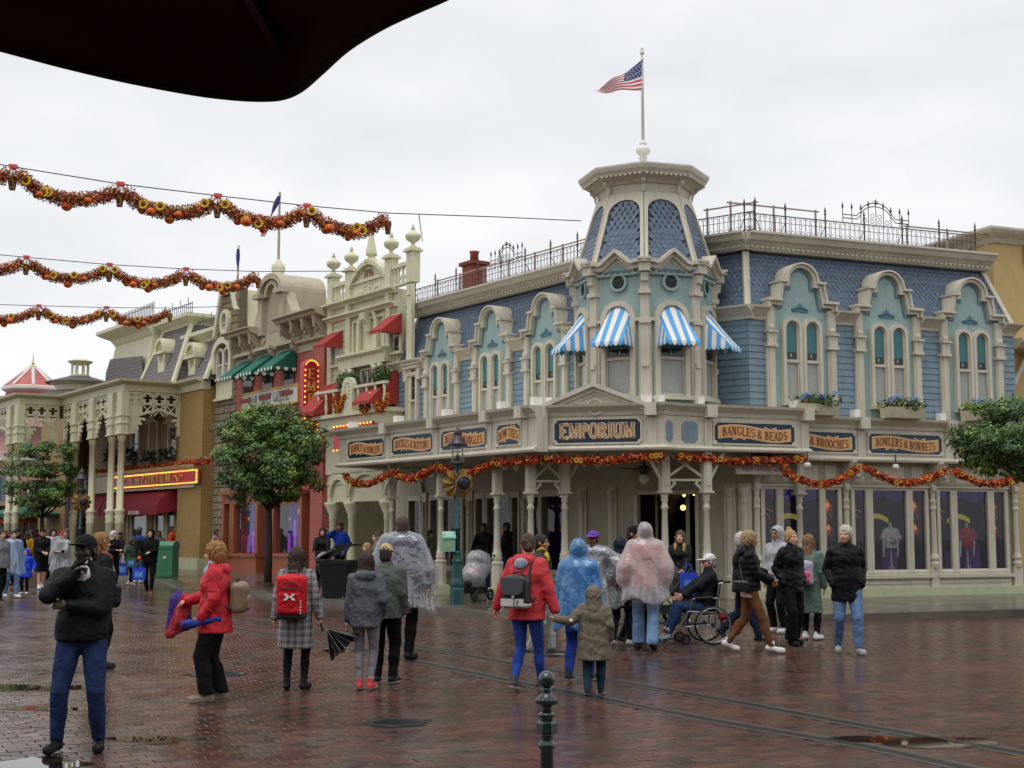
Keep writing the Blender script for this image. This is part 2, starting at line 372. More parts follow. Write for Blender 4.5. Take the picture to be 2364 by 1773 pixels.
# pavement with kerb and two dropped kerbs: (px, py, height of the kerb top there)
KZ = 0.13
KL = [(-500,1266,KZ),(-200,1288,KZ),(0,1305,KZ),(296,1331,KZ),(340,1335,KZ),(385,1347,.05),(402,1356,.02),(480,1361,.02),(560,1365,.02),(600,1367,.11),(634,1371,KZ),
  (760,1384,KZ),(936,1397,KZ),(1020,1402,KZ),(1090,1408,KZ),(1125,1415,.09),(1175,1429,.02),(1400,1437,.02),(1560,1438,.02),(1690,1436,.02),(1725,1427,.09),(1768,1421,KZ),(1900,1419,KZ),(2130,1412.5,KZ),(2364,1406.5,KZ),(2700,1397,KZ),(3200,1385,KZ)]
KP = [ground(x,y,z) for x,y,z in KL]
kv = []; kf = []
for p in KP:
 inn = p + Vector((0.1,0.95,0)); inn.z = KZ
 kv += [(p.x,p.y,-0.05),(p.x,p.y,p.z),(p.x + .02,p.y + .16,p.z + .002),tuple(inn),(inn.x + 2,inn.y + 90,KZ)]
for i in range(len(KP) - 1):
 a = i*5; b_ = a + 5
 kf += [(a,b_,b_ + 1,a + 1),(a + 1,b_ + 1,b_ + 2,a + 2),(a + 2,b_ + 2,b_ + 3,a + 3),(a + 3,b_ + 3,b_ + 4,a + 4)]
pv = struct(mesh_np('pavement',kv,kf,None,[M_PAVE,M_KERB],False,[1 if k % 4 < 2 else 0 for k in range(len(kf))]))
# pavement joints: thin dark lines across and along the flags
with part('paving_joint',M('joint','#4a453c',0.7,0),pv) as b:
 for i in range(11,len(KP) - 1):
  p,q = KP[i],KP[i + 1]; n_ = max(1,int((q - p).length/1.9))
  for k in range(n_):
   c = p.lerp(q,(k + .5)/n_)
   if c.z < 0.12: continue
   d = Vector((q.y - p.y,-(q.x - p.x),0)).normalized()*-1
   a0 = c + d*1.0; a1 = c + d*4.2; s = Vector((d.y,-d.x,0))*0.008
   b.add([(*(a0 + s)[:2],KZ + .004),(*(a1 + s)[:2],KZ + .004),(*(a1 - s)[:2],KZ + .004),(*(a0 - s)[:2],KZ + .004)],[(0,1,2,3)])
# rails of the street tramway
RA = [(-200,1325),(60,1358),(300,1395),(520,1424),(770,1458),(1050,1508),(1237,1542),(1395,1568),(1674,1616),(1989,1674),(2364,1739),(2700,1796)]
RB = [(-200,1338),(60,1374),(300,1413),(560,1454),(768,1492),(1050,1545),(1279,1592),(1410,1616),(1674,1668),(1989,1721),(2226,1771),(2500,1828)]
def smooth_path(P,n=8):
 out = []
 for i in range(len(P) - 1):
  p0 = P[max(0,i - 1)]; p1 = P[i]; p2 = P[i + 1]; p3 = P[min(len(P) - 1,i + 2)]
  for k in range(n):
   t = k/n
   out.append(p1*1.0 + (p2 - p0)*(0.5*t) + (p0*2 - p1*5 + p2*4 - p3)*(0.5*t*t) + (p1*3 - p0 - p2*3 + p3)*(0.5*t**3))
 return out + [P[-1]]
M_RAIL = M('wet rail steel','#3a3634',0.28,0.2,8,metal=0.85); M_GROOVE = M('rail groove','#0d0c0b',0.6,0)
RAILPTS = []
for nm,PP in (('far rail of the street tramway, set in the brick road',RA),('near rail of the street tramway, set in the brick road',RB)):
 pts = smooth_path([ground(x,y) for x,y in PP]); RAILPTS += [p.copy() for p in pts]
 rail = thing('tram_rail',nm,'rail',pts[0],'tram rails')
 def strip(o0,o1,z0,z1):
  b = MB(); vs = []
  for i,p in enumerate(pts):
   d = (pts[min(i + 1,len(pts) - 1)] - pts[max(i - 1,0)]); d.z = 0; d.normalize(); s = Vector((d.y,-d.x,0))
   for o_,z_ in ((o0,z0),(o0,z1),(o1,z1),(o1,z0)): vs.append(tuple(p + s*o_ + Vector((0,0,z_))))
  fs = []
  for i in range(len(pts) - 1):
   for k in range(3): fs.append((i*4 + k,i*4 + k + 1,i*4 + 5 + k,i*4 + 4 + k))
  return b.add(vs,fs)
 strip(-.125,.135,-.012,.0032).obj('rail_bed',M('wet rail bed','#4a413b',.35,.25,5),rail); strip(-.045,.02,-.008,.006).obj('rail_head',M_RAIL,rail); strip(.055,.075,-.008,.0052).obj('guard_flange',M_RAIL,rail)
 strip(.0205,.0545,-.008,.0045).obj('groove',M_GROOVE,rail)
# manhole covers
COVERS = []
for (px,py,rad,lab) in ((916,1668,.26,'round wet iron manhole cover in the brick road, in front of the bollard side'),(505,1557,.31,'round iron manhole cover behind the legs of the woman in the red jacket')):
 c = ground(px,py); COVERS.append((c,rad)); t = thing('manhole_cover',lab,'manhole cover',c,'manhole covers')
 with part('rim',M('cover iron','#3b3a3c',0.35,0.25,12,metal=0.6),t,True) as b: b.lathe(c,[(rad,-.01),(rad,.008),(rad*.95,.010),(rad*.94,.003),(rad*.5,.002),(0.001,.002)],40)
 with part('tread',M('cover iron'),t) as b:
  for i in range(-6,7):
   for j in range(-6,7):
    x,y = i*rad/7.2 + (rad/14 if j % 2 else 0),j*rad/7.2
    if math.hypot(x,y) < rad*.86: b.abox(c.x + x - .012,c.x + x + .012,c.y + y - .008,c.y + y + .008,.0,.007)
 t.children[-1]['kind'] = 'stuff'
# brick pavers: each one a real block with a rounded edge
d1 = np.array((sin(PB),cos(PB))); d2 = np.array((-cos(PB),sin(PB)))
BL,BW,JT = .186,.128,.007
kx = np.array([p.x for p in KP]); ky = np.array([p.y for p in KP])
rp_ = np.array([(p.x,p.y) for p in RAILPTS])
ii = np.arange(-190,260); jj = np.arange(-150,330)
I,J = np.meshgrid(ii,jj,indexing='ij'); off = (J % 2)*0.5
wob = RNG.normal(0,.004,J.shape)
C = (I + off)[...,None]*BL*d1 + J[...,None]*BW*d2 + wob[...,None]*d1
C = C.reshape(-1,2)
far_lim = 27.0
ok = (C[:,1] > 8.9) & (C[:,1] < far_lim) & (np.abs(C[:,0]) < C[:,1]*.40 + .5)
ok &= C[:,1] < np.interp(C[:,0],kx,ky) - .06
C = C[ok]
for P_ in (rp_,):
 dm = np.full(len(C),9.0)
 for q in range(0,len(P_) - 1):
  a = P_[q]; bb = P_[q + 1]; ab = bb - a; L2 = (ab**2).sum()
  if L2 > 4 or L2 < 1e-9: continue
  tt = np.clip(((C - a) @ ab)/L2,0,1); dm = np.minimum(dm,np.hypot(*(C - a - tt[:,None]*ab).T))
 C = C[dm > .105]
for c,rad in COVERS: C = C[np.hypot(C[:,0] - c.x,C[:,1] - c.y) > rad + .06]
n = len(C); print('pavers',n)
hu = (BL - JT)/2 + RNG.normal(0,.001,n); hv = (BW - JT)/2 + RNG.normal(0,.001,n)
zt = RNG.normal(0,.0013,n); tx = RNG.normal(0,.007,n); ty = RNG.normal(0,.009,n); rot = RNG.normal(0,.012,n)
V = np.zeros((n,8,3)); bev = .004
for k,(sx,sy) in enumerate(((-1,-1),(1,-1),(1,1),(-1,1))):
 for lvl in (0,1):
  uu = sx*(hu - (bev if lvl else 0)); vv = sy*(hv - (bev if lvl else 0))
  u2 = uu*np.cos(rot) - vv*np.sin(rot); v2 = uu*np.sin(rot) + vv*np.cos(rot)
  V[:,k + 4*lvl,:2] = C + u2[:,None]*d1 + v2[:,None]*d2
  V[:,k + 4*lvl,2] = (zt + uu*tx + vv*ty) if lvl else -.008
FQ = np.array([(4,5,6,7),(0,1,5,4),(1,2,6,5),(2,3,7,6),(3,0,4,7)])
tint = np.clip(RNG.beta(1.6,1.6,n) + .12*np.sin(C[:,0]*.9)*np.sin(C[:,1]*.6),0,1)
order = np.argsort(C[:,1] + 0.25*np.abs(C[:,0]))
near = order[:300]; rest = order[300:]
def settint(me,vals):
 a = me.attributes.new('tint','FLOAT','FACE'); a.data.foreach_set('value',np.asarray(vals,np.float32))
for q in near:
 o = mesh_np('paving_brick',V[q] - np.array([*C[q],0])[None],FQ,None,M_BRICK); o.parent = road; o.location = (C[q,0],C[q,1],0); settint(o.data,np.full(5,tint[q]))
o = mesh_np('paving_bricks',V[rest].reshape(-1,3),(FQ[None] + (np.arange(len(rest))*8)[:,None,None]).reshape(-1,4),road,M_BRICK)
settint(o.data,np.repeat(tint[rest],5)); o['kind'] = 'stuff'
# sand in the joints under the bricks, as wide as the laid bricks
jx = [p for p in KP if -16 < p.x < 16]
jv = [(-11.5,8.6,-.0045),(11.5,8.6,-.0045)] + [(p.x,min(p.y + .02,far_lim),-.0045) for p in reversed(jx)]
sj = mesh_np('joint_sand',jv,[list(range(len(jv)))],road,M('wet joint sand','#3f3731',.85,.2,3,spec=.02))
# standing water
M_WATER = film('puddle water','#b9aea2','#ffffff',0.015,1.33)
for i,(px,py,rx,ry,lab) in enumerate(((70,1588,.55,.33,'long shallow puddle on the bricks left of the man in jeans'),(110,1636,.48,.16,'narrow puddle between the feet of the man in jeans and the picture edge'),
          (55,1768,.42,.34,'pale puddle in the bottom left corner of the road'),(345,1708,.3,.2,'puddle mirroring the cream building right of the man in jeans'),
          (2120,1712,.75,.26,'puddle between the tram rails at right'),(820,1502,.5,.3,'shallow puddle between the rails behind the girls'))):
 c = ground(px,py); n_ = 40; ph = [random.uniform(0,6.28) for _ in range(4)]
 vs = []
 for k in range(n_):
  a = 2*pi*k/n_; q = 1 + .22*sin(2*a + ph[0]) + .16*sin(3*a + ph[1]) + .1*sin(5*a + ph[2]) + .05*sin(9*a + ph[3])
  vs.append((c.x + rx*q*cos(a),c.y + ry*q*sin(a),.0052))
 tag(mesh_np('puddle',vs,[list(range(n_))],None,M_WATER),lab,'puddle','puddles in the road')
# ================================================================ EMPORIUM (corner shop)
M_CREAM = M('cream paint','#cdc6b4',0.5,0.05,3,dirt=.4); M_CREAM_SHADE = M('cream shop wall with porch shade','#ada58e',0.55,0.06,3,dirt=.35)  # shop wall cream darkened, putting the porch shade into its colour
M_TEAL = M('pale teal panel','#97b1ae',0.55,0.06,4,dirt=.32); M_BLUE = M('blue siding','#788f9e',0.5,0.09,5,dirt=.35)
M_SLATE = M('blue slate','#5b6c80',0.42,0.24,7,bump=.15); M_SLATE_B = M('slate underlay','#33414f',0.7,0.05)
M_TRIMB = M('slate blue trim','#557a8e',0.5,0.05); M_NAVY = M('navy sign board','#173244',0.4,0.08,6); M_PEACH = M('peach ribbon','#dfa668',0.5,0.06); M_RIB = M('ribbon edge','#efe3cc',0.5,0)
M_BROWN = M('brown letters','#6a3322',0.5,0.05); M_GOLD = M('gold tan letters','#b58a5c',0.45,0.08)
M_IRON = M('brown iron','#4a3436',0.5,0.1); M_PIPE = M('guard rail pipe','#a08a82',0.5,0.08)
M_DARK = M('dark interior','#0b090c',0.7,0.0); M_PURP = M('window display purple','#2c1740',0.6,0.5,2.5,emit=.05)  # display purple glows faintly in place of lamps inside the window
M_GLASS = film('window glass','#e8eeee','#ffffff',0.02,1.5); M_BLINDT = M('teal blind','#1d858c',0.6,0.12,3); M_CURT = M('white net curtain','#cfcac2',0.9,0.12,25); M_BLINDG = M('green blind','#6f9a8a',0.7,0.08)
M_WHITE = M('white paint','#e9e7e0',0.45,0.04); M_PLINTH = M('pale green stone plinth','#bfc0a0',0.6,0.08,dirt=.3); M_LOUV = M('louvre dark','#26262c',0.6,0)
M_STONEW = M('white stripe','#ece8df',0.7,0.05); M_STRB = M('blue stripe','#5ba6e2',0.7,0.06)
M_BULB = M('warm bulb','#ffb545',0.4,0,emit=2.6); M_GLOBE = M('milk glass globe','#d8d4c8',0.25,0.03); M_GLOW = M('lit globe','#ffc46a',0.3,0,emit=3.0)
M_RED = M('sign red','#c02a34',0.4,0.06)
RD = Vector((7769,3118)).normalized(); LD = Vector((2195,-3118)).normalized()
K = FPX/4000
FRW = Fr(5.62,40.86*K,RD.x,RD.y)                  # right wall; u = 0 at its left end
FLW0 = Fr(-.445,49.4*K,LD.x,LD.y)                  # left (street) wall plane
# virtual corner of both walls
A_ = np.array([[LD.x,-RD.x],[LD.y,-RD.y]]); s_ = np.linalg.solve(A_,np.array([FRW.o[0] - FLW0.o[0],FRW.o[1] - FLW0.o[1]]))
FLW = FLW0.off(u=float(s_[0]))                           # u = 0 at the corner, negative to the left
EMP = thing('corner_shop','pale blue and cream corner shop with octagonal turret and EMPORIUM sign','building',(FLW.o[0],FLW.o[1],KZ))
POSTW = None
p1225 = Vector((.43,40.2*K)); POSTW = (p1225.x - FLW.o[0])*FLW.n[0] + (p1225.y - FLW.o[1])*FLW.n[1]
FPP = FLW.off(w=POSTW)
uR_end = FRW.uv(2338,760)[0]; uL_end = FLW.uv(917,800)[0]
print('EMP',uR_end,uL_end,POSTW)
ZC = 4.35        # canopy roof
V_EAVE0,V_EAVE1,V_TOP0,V_TOP1 = FRW.uv(2042,756)[1],FRW.uv(2042,729)[1],8.5,8.9
print('eaves',V_EAVE0,V_EAVE1)
SET = .5
# chamfer between right wall and turret
FCH = Fr(FRW.o[0],FRW.o[1],.80,-.60)               # u = 0 at the right corner, goes left with negative u
# ---- walls
with part('wall',M_CREAM_SHADE,EMP) as b:
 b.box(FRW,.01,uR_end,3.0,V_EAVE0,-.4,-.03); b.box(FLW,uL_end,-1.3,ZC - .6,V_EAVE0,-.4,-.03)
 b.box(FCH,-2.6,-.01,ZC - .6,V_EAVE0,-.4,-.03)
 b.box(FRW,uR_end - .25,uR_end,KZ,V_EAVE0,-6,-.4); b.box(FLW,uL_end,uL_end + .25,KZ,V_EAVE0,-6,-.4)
def siding(F,u0,u1,v0,v1,parent,mat,name='siding_board',h=.155,w=.0):
 """one lapped board each"""
 k = int(round((v1 - v0)/h)); h = (v1 - v0)/k
 for i in range(k):
  a = v0 + i*h
  with part(name,mat,parent) as b:
   b.prof(F,[(-.02,a + .004),(.028,a + .004),(.012,a + h - .002),(-.02,a + h - .002)],u0,u1)
def shingle_mesh(pointed):
 P = [(-.5,.72),(.5,.72),(.5,-.1),(0,-.62)] if pointed else [(-.5,.72),(.5,.72)] + [(.5*cos(a),-.12 - .5*sin(a)) for a in (0,.5,1.05,pi/2,pi - 1.05,pi - .5,pi)]
 n = len(P); top = [(x*.147,y*.147,.012 + .010*(-y)) for x,y in P]; bot = [(x*.147,y*.147,.0) for x,y in P]
 vs = top + bot; fs = [list(range(n - 1,-1,-1))] + [(i,(i + 1) % n,n + (i + 1) % n,n + i) for i in range(n)]
 return np.array(vs),fs
SHM = []
for pt in (False,True):
 vs,fs = shingle_mesh(pt); me = bpy.data.meshes.new('shingle'); me.from_pydata(vs.tolist(),[],fs); me.materials.append(M_SLATE); SHM.append((me,vs,fs))
SH_INST = []; SH_REST_V = []; SH_REST_F = []; SH_CNT = [0]
def put_shingle(Mx,pointed,single):
 me,vs,fs = SHM[1 if pointed else 0]
 if single and len(SH_INST) < 300:
  o = bpy.data.objects.new('shingle',me); COL.objects.link(o); o.parent = EMP
  o.matrix_local = Matrix.Translation(-EMP.location) @ Mx; SH_INST.append(o)
 else:
  A = np.array(Mx); q = vs @ A[:3,:3].T + A[:3,3]; k = SH_CNT[0]; SH_REST_V.append(q); SH_REST_F.extend([[i + k for i in f] for f in fs]); SH_CNT[0] += len(q)
def shingles(P0,eu,ev,H,left,right,single=False,band=(.35,.65),inside=None,pitch=.122,wd=.15):
 """P0 origin on the sloping plane; eu along, ev up the slope; left/right: functions of height fraction"""
 eu = Vector(eu).normalized(); ev = Vector(ev).normalized(); en = eu.cross(ev).normalized()
 rows = int(H/pitch)
 for i in range(rows + 1):
  s = i*pitch; f = s/H; a,b_ = left(f),right(f); k0 = int(math.floor(a/wd)) - 1; k1 = int(math.ceil(b_/wd)) + 1
  for k in range(k0,k1 + 1):
   u = (k + (.5 if i % 2 else 0))*wd
   if u - wd*.45 < a or u + wd*.45 > b_: continue
   if inside and not inside(u,s): continue
   q = Vector(P0) + eu*u + ev*s + en*.004
   Mx = Matrix((( eu.x,ev.x,en.x,q.x),(eu.y,ev.y,en.y,q.y),(eu.z,ev.z,en.z,q.z),(0,0,0,1)))
   put_shingle(Mx @ Matrix.Rotation(random.gauss(0,.012),4,'Z'),band[0] < f < band[1],single)
def mansard(F,u0,u1,du0,du1,parent=EMP):
 """roof slope from the eave up to the top cornice; du = how far the ends lean in"""
 with part('roof_slope',M_SLATE_B,parent) as b:
  P = F.p; a = -.06
  b.hexa([P(u0,V_EAVE1,a),P(u1,V_EAVE1,a),P(u1,V_EAVE1,-1.2),P(u0,V_EAVE1,-1.2),P(u0 + du0,V_TOP0 + .05,a - SET),P(u1 + du1,V_TOP0 + .05,a - SET),P(u1 + du1,V_TOP0 + .05,-1.3),P(u0 + du0,V_TOP0 + .05,-1.3)])
 H = math.hypot(V_TOP0 - V_EAVE1,SET)
 p0 = Vector(F.p(0,V_EAVE1,-.06)); ev = Vector(F.p(0,V_TOP0,-.06 - SET)) - p0
 shingles(p0,(F.d[0],F.d[1],0),ev,H,lambda f: u0 + du0*f + .02,lambda f: u1 + du1*f - .02)
 for (ua,ub) in ((u0,u0 + du0),(u1,u1 + du1)):
  if ua == ub: continue
  with part('hip_trim',M_CREAM,parent) as b:
   a = Vector(F.p(ua,V_EAVE1,-.03)); c = Vector(F.p(ub,V_TOP0,-.03 - SET)); sd_ = Vector((F.d[0],F.d[1],0))*.065; nn = Vector((F.n[0],F.n[1],.3))*.035
   b.hexa([tuple(a - sd_ + nn),tuple(a + sd_ + nn),tuple(a + sd_ - nn),tuple(a - sd_ - nn),tuple(c - sd_ + nn),tuple(c + sd_ + nn),tuple(c + sd_ - nn),tuple(c - sd_ - nn)])
 with part('top_cornice',M_CREAM,parent) as b:
  z = V_TOP0; b.prof(F,[(-1.3,z + .02),(.0 - SET + .1,z + .02),(.14 - SET,z + .06),(.16 - SET,z + .13),(.24 - SET,z + .2),(.34 - SET,z + .24),(.40 - SET,z + .34),(.46 - SET,z + .38),(.46 - SET,z + .43),(-1.3,z + .45)],u0 + du0 - .1,u1 + du1 + .12)
  k = int((u1 - u0)/.16)
  for i in range(k):
   u = u0 + du0 + (i + .5)*(u1 + du1 - u0 - du0)/k; b.box(F,u - .035,u + .035,z + .07,z + .125,.16 - SET,.2 - SET)
def eave(F,u0,u1,parent=EMP,m0=0,m1=0):
 with part('eave_cornice',M_CREAM,parent) as b:
  a,c = V_EAVE0,V_EAVE1; b.prof(F,[(-.03,a - .02),(.06,a - .02),(.08,a + .05),(.14,a + .12),(.26,c - .08),(.32,c - .05),(.33,c - .005),(-.03,c + .02)],u0,u1,m0,m1)
def arch_win(F,uc,v0,vs,a,parent,fw=.09,w=.05,blind=M_BLINDT,left_sash=False,vmid=None,curtain=M_CURT,square=False):
 """arched sash window: frame ring, panes, blind, curtain"""
 vm = vmid if vmid else (v0 + vs)/2 + .1
 top = [(uc + a,vs),(uc - a,vs)] if square else arc(uc,vs,a,0,180,12)
 inn = [(uc + a,v0)] + top + [(uc - a,v0)]
 out = [(uc + a + fw,v0)] + ([(uc + a + fw,vs + fw),(uc - a - fw,vs + fw)] if square else arc(uc,vs,a + fw,0,180,12)) + [(uc - a - fw,v0)]
 b = MB(); b.ring(F,out,inn,0.0,w + .07); b.box(F,uc - a - fw - .03,uc + a + fw + .03,v0 - .09,v0,0,w + .12)
 win = b.obj('window',M_CREAM,parent)
 with part('sash',M_CREAM,win) as b:
  s = .035; i2 = [(uc + a - s,v0)] + ([(uc + a - s,vs - s),(uc - a + s,vs - s)] if square else arc(uc,vs,a - s,0,180,12)) + [(uc - a + s,v0)]
  b.ring(F,inn,i2,.012,w + .012); b.box(F,uc - a,uc + a,vm - .04,vm + .03,.012,w + .03); b.box(F,uc - a,uc + a,v0,v0 + .06,.012,w + .013)
 with part('pane',M_GLASS,win) as b: b.add([F.p(u,v,w - .012) for u,v in inn],[list(range(len(inn)))])
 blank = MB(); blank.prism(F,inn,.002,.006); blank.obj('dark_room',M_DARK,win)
 if blind:
  with part('blind',blind,win) as b: b.prism(F,[(uc + a,vm + .22)] + top + [(uc - a,vm + .22)],.010,.014)
  with part('blind_pull',M_WHITE,win) as b: b.box(F,uc - .012,uc + .012,vm + .1,vm + .18,.012,.02)
 if curtain:
  b = MB(); n_ = 14
  pts = [(uc - a + 2*a*i/n_,.011 + .010*(i % 2)) for i in range(n_ + 1)]
  vs_ = [F.p(u,v0 + .03,w_) for u,w_ in pts] + [F.p(u,vm,w_) for u,w_ in pts]
  b.add(vs_,[(i,i + 1,n_ + 2 + i,n_ + 1 + i) for i in range(n_)]); b.obj('curtain',curtain,win)
 return win
V_SILL = FRW.uv(2042,938)[1]; V_ARCH = FRW.uv(2042,757)[1] - .18
def pilaster(F,u,v0,v1,parent,hw=.12):
 with part('pilaster',M_CREAM,parent) as b:
  b.box(F,u - hw,u + hw,v0,v1,0,.1); b.box(F,u - hw*.55,u + hw*.55,v0 + .25,v1 - .95,.1,.125)
  b.box(F,u - hw - .03,u + hw + .03,v0,v0 + .24,0,.14)
  c = v1 - .62; b.box(F,u - hw - .03,u + hw + .03,c - .34,c - .27,0,.19); b.box(F,u - hw,u + hw,c - .27,c,0,.17); b.box(F,u - hw - .02,u + hw + .02,c,c + .05,0,.22)
  b.ball(F.p(u,c + .11,.13),.085,8); b.box(F,u - hw + .02,u + hw - .02,c + .05,v1,0,.12)
def dormer(F,uc,parent=EMP,flower=False):
 v7 = V_EAVE1; HW = .98
 half = [(HW,v7 - .02),(HW,v7 + .18),(.72,v7 + .18),(.62,v7 + .66),(.47,v7 + .66)] + arc(0,v7 + .66,.47,0,90,8)[1:]
 full = [(uc + x,y) for x,y in half] + [(uc - x,y) for x,y in half[::-1][1:]]
 def inset(t):
  h = [(HW - t,v7 - .02),(HW - t,v7 + .18 - t),(.72 - t,v7 + .18 - t),(.62 - t,v7 + .66 - t),(.47 - t,v7 + .66 - t)] + [(x,y) for x,y in arc(0,v7 + .66,.47 - t,0,90,8)[1:]]
  return [(uc + x,y) for x,y in h] + [(uc - x,y) for x,y in h[::-1][1:]]
 D = MB(); i1 = inset(.12); D.prism(F,[(uc - HW + .12,V_SILL - .6)] + [(uc + HW - .12,V_SILL - .6)] + i1,-.3,.04)
 D.prism(F,i1,-.75,-.3)
 dm = D.obj('dormer',M_TEAL,parent)
 with part('hood',M_CREAM,dm) as b:
  b.ring(F,full,inset(.125),-.8,.16); b.ring(F,full,inset(.045),.16,.22)
  b.box(F,uc + .6,uc + .78,v7 + .145,v7 + .2,-.3,.26); b.box(F,uc - .78,uc - .6,v7 + .145,v7 + .2,-.3,.26)
  b.box(F,uc + .43,uc + .66,v7 + .62,v7 + .675,-.3,.25); b.box(F,uc - .66,uc - .43,v7 + .62,v7 + .675,-.3,.25)
  b.box(F,uc + HW - .28,uc + HW + .03,v7 + .15,v7 + .21,-.2,.25); b.box(F,uc - HW - .03,uc - HW + .28,v7 + .15,v7 + .21,-.2,.25)
 with part('moulding',M_TRIMB,dm) as b: b.ring(F,inset(.17),inset(.205),.04,.058)
 with part('ornament',M_TRIMB,dm) as b:
  for k in range(-4,5):
   h = .2 - .042*abs(k); b.ball(F.p(uc + k*.052,v7 - .02 + h*.35,.055),.034 + .004*(k % 2),6); b.prism(F,[(uc + k*.052 - .03,v7 - .06),(uc + k*.052 + .03,v7 - .06),(uc + k*.045,v7 - .04 + h)],.04,.068)
 for s in (-1,1): pilaster(F,uc + s*(HW - .11),ZC - .25,v7,parent)
 for s in (-1,1): arch_win(F.off(w=.04),uc + s*.285,V_SILL,V_ARCH,.185,dm,vmid=FRW.uv(2042,846)[1])
# right wing
DR = [FRW.uv(x,800)[0] for x in (1846,2046,2238)]
for u in DR: dormer(FRW,u)
gaps = [(0.0,DR[0] - .98),(DR[0] + .98,DR[1] - .98),(DR[1] + .98,DR[2] - .98),(DR[2] + .98,uR_end)]
for a,c in gaps: siding(FRW,a,c,ZC - .15,V_EAVE0,EMP,M_BLUE); eave(FRW,a,c,EMP,0,.4 if c == uR_end else 0)
mansard(FRW,0,uR_end,.28,-.45)
# left wing
DL = [FLW.uv(x,800)[0] for x in (1024,1140,1264)]
for u in DL: dormer(FLW,u)
uLc = FLW.uv(1352,800)[0]
gl = [(uL_end,DL[0] - .98),(DL[0] + .98,DL[1] - .98),(DL[1] + .98,DL[2] - .98),(DL[2] + .98,uLc + .8)]
for a,c in gl: siding(FLW,a,c,ZC - .15,V_EAVE0,EMP,M_BLUE); eave(FLW,a,c,EMP,-.4 if a == uL_end else 0,0)
mansard(FLW,uL_end,uLc + .9,.45,.0)
# single sash window with a pediment, far left
us = FLW.uv(958,880)[0]; wn = arch_win(FLW.off(w=.03),us,V_SILL,FLW.uv(958,868)[1],.24,EMP,square=True,blind=None,fw=.11)
with part('pediment',M_CREAM,wn) as b:
 v = FLW.uv(958,868)[1] + .1; b.box(FLW,us - .5,us + .5,v + .12,v + .24,0,.2); b.box(FLW,us - .5,us - .3,v - .25,v + .12,0,.16); b.box(FLW,us + .3,us + .5,v - .25,v + .12,0,.16)
 b.ring(FLW,arc(us,v + .2,.26,0,180,10),arc(us,v + .2,.18,0,180,10),0,.2); b.box(FLW,us - .55,us + .55,v + .24,v + .29,0,.25)
# chamfer wall
siding(FCH,-2.2,0,ZC - .15,V_EAVE0,EMP,M_BLUE); eave(FCH,-2.2,.16,EMP)
mansard(FCH,-2.2,0,0,-.28)
# ---- turret
TC = Vector((3.22,41.5*K)); TA = math.atan2(-TC.y,-TC.x)          # one edge of the octagon looks at the camera
def oct_pts(r,z): return [(TC.x + r*cos(TA + k*pi/4),TC.y + r*sin(TA + k*pi/4),z) for k in range(8)]
def vpix(py,Y): return atY(1492,py,Y).z
RT = 1.66; Yf = TC.y - RT
zs,zc0 = vpix(930,Yf),vpix(628,Yf)
TUR = MB()
def octloft(b,prof,cap=True):
 vs = []; 
 for r,z in prof: vs += oct_pts(r,z)
 fs = [(i*8 + k,i*8 + (k + 1) % 8,i*8 + 8 + (k + 1) % 8,i*8 + 8 + k) for i in range(len(prof) - 1) for k in range(8)]
 if cap: fs += [list(range(7,-1,-1)),list(range((len(prof) - 1)*8,len(prof)*8))]
 b.add(vs,fs)
octloft(TUR,[(RT,ZC - .7),(RT,zc0 + .3)]); TURRET = TUR.obj('turret',M_TEAL,EMP)
z_r0,z_r1 = vpix(640,TC.y),vpix(446,TC.y - 1.0)
print('turret',zs,zc0,z_r0,z_r1)
RB0,RB1 = 1.72,1.10
with part('turret_roof',M_SLATE_B,EMP) as b: octloft(b,[(RB0,z_r0 - .1),(RB1,z_r1)])
z_t = z_r1
with part('turret_cornice',M_CREAM,EMP) as b:
 octloft(b,[(RB1 + .02,z_t - .02),(RB1 + .04,z_t + .22),(RB1 + .10,z_t + .24),(RB1 + .16,z_t + .30),(RB1 + .40,z_t + .40),(RB1 + .42,z_t + .44),(RB1 + .47,z_t + .50),(RB1 + .50,z_t + .58),(RB1 + .50,z_t + .62),(.35,z_t + .74)])
 for k in range(8):
  A = Vector(oct_pts(RB1 + .33,z_t + .36)[k]); B = Vector(oct_pts(RB1 + .33,z_t + .36)[(k + 1) % 8]); d = (B - A); F = Fr(A.x,A.y,d.x,d.y); 
  if F.n[1]*1 > .3: continue
  n_ = 9
  for i in range(n_):
   u = (i + .5)*d.length/n_; b.box(F,u - .03,u + .03,z_t + .36,z_t + .41,-.05,.08)
VISF = []
for k in range(8):
 A = Vector(oct_pts(1,0)[k]) - Vector((TC.x,TC.y,0)); B = Vector(oct_pts(1,0)[(k + 1) % 8]) - Vector((TC.x,TC.y,0)); mid = (A + B)/2
 if mid.normalized().dot(Vector((-.05,-1,0))) > -.1: VISF.append(k)
def tface(k,r):
 # left to right in the picture: travel so that the outward normal is (dy,-dx)
 a = TA + k*pi/4; b_ = a + pi/4
 A = (TC.x + r*cos(a),TC.y + r*sin(a)); B = (TC.x + r*cos(b_),TC.y + r*sin(b_))
 F = Fr(A[0],A[1],B[0] - A[0],B[1] - A[1])
 return F,math.hypot(B[0] - A[0],B[1] - A[1])
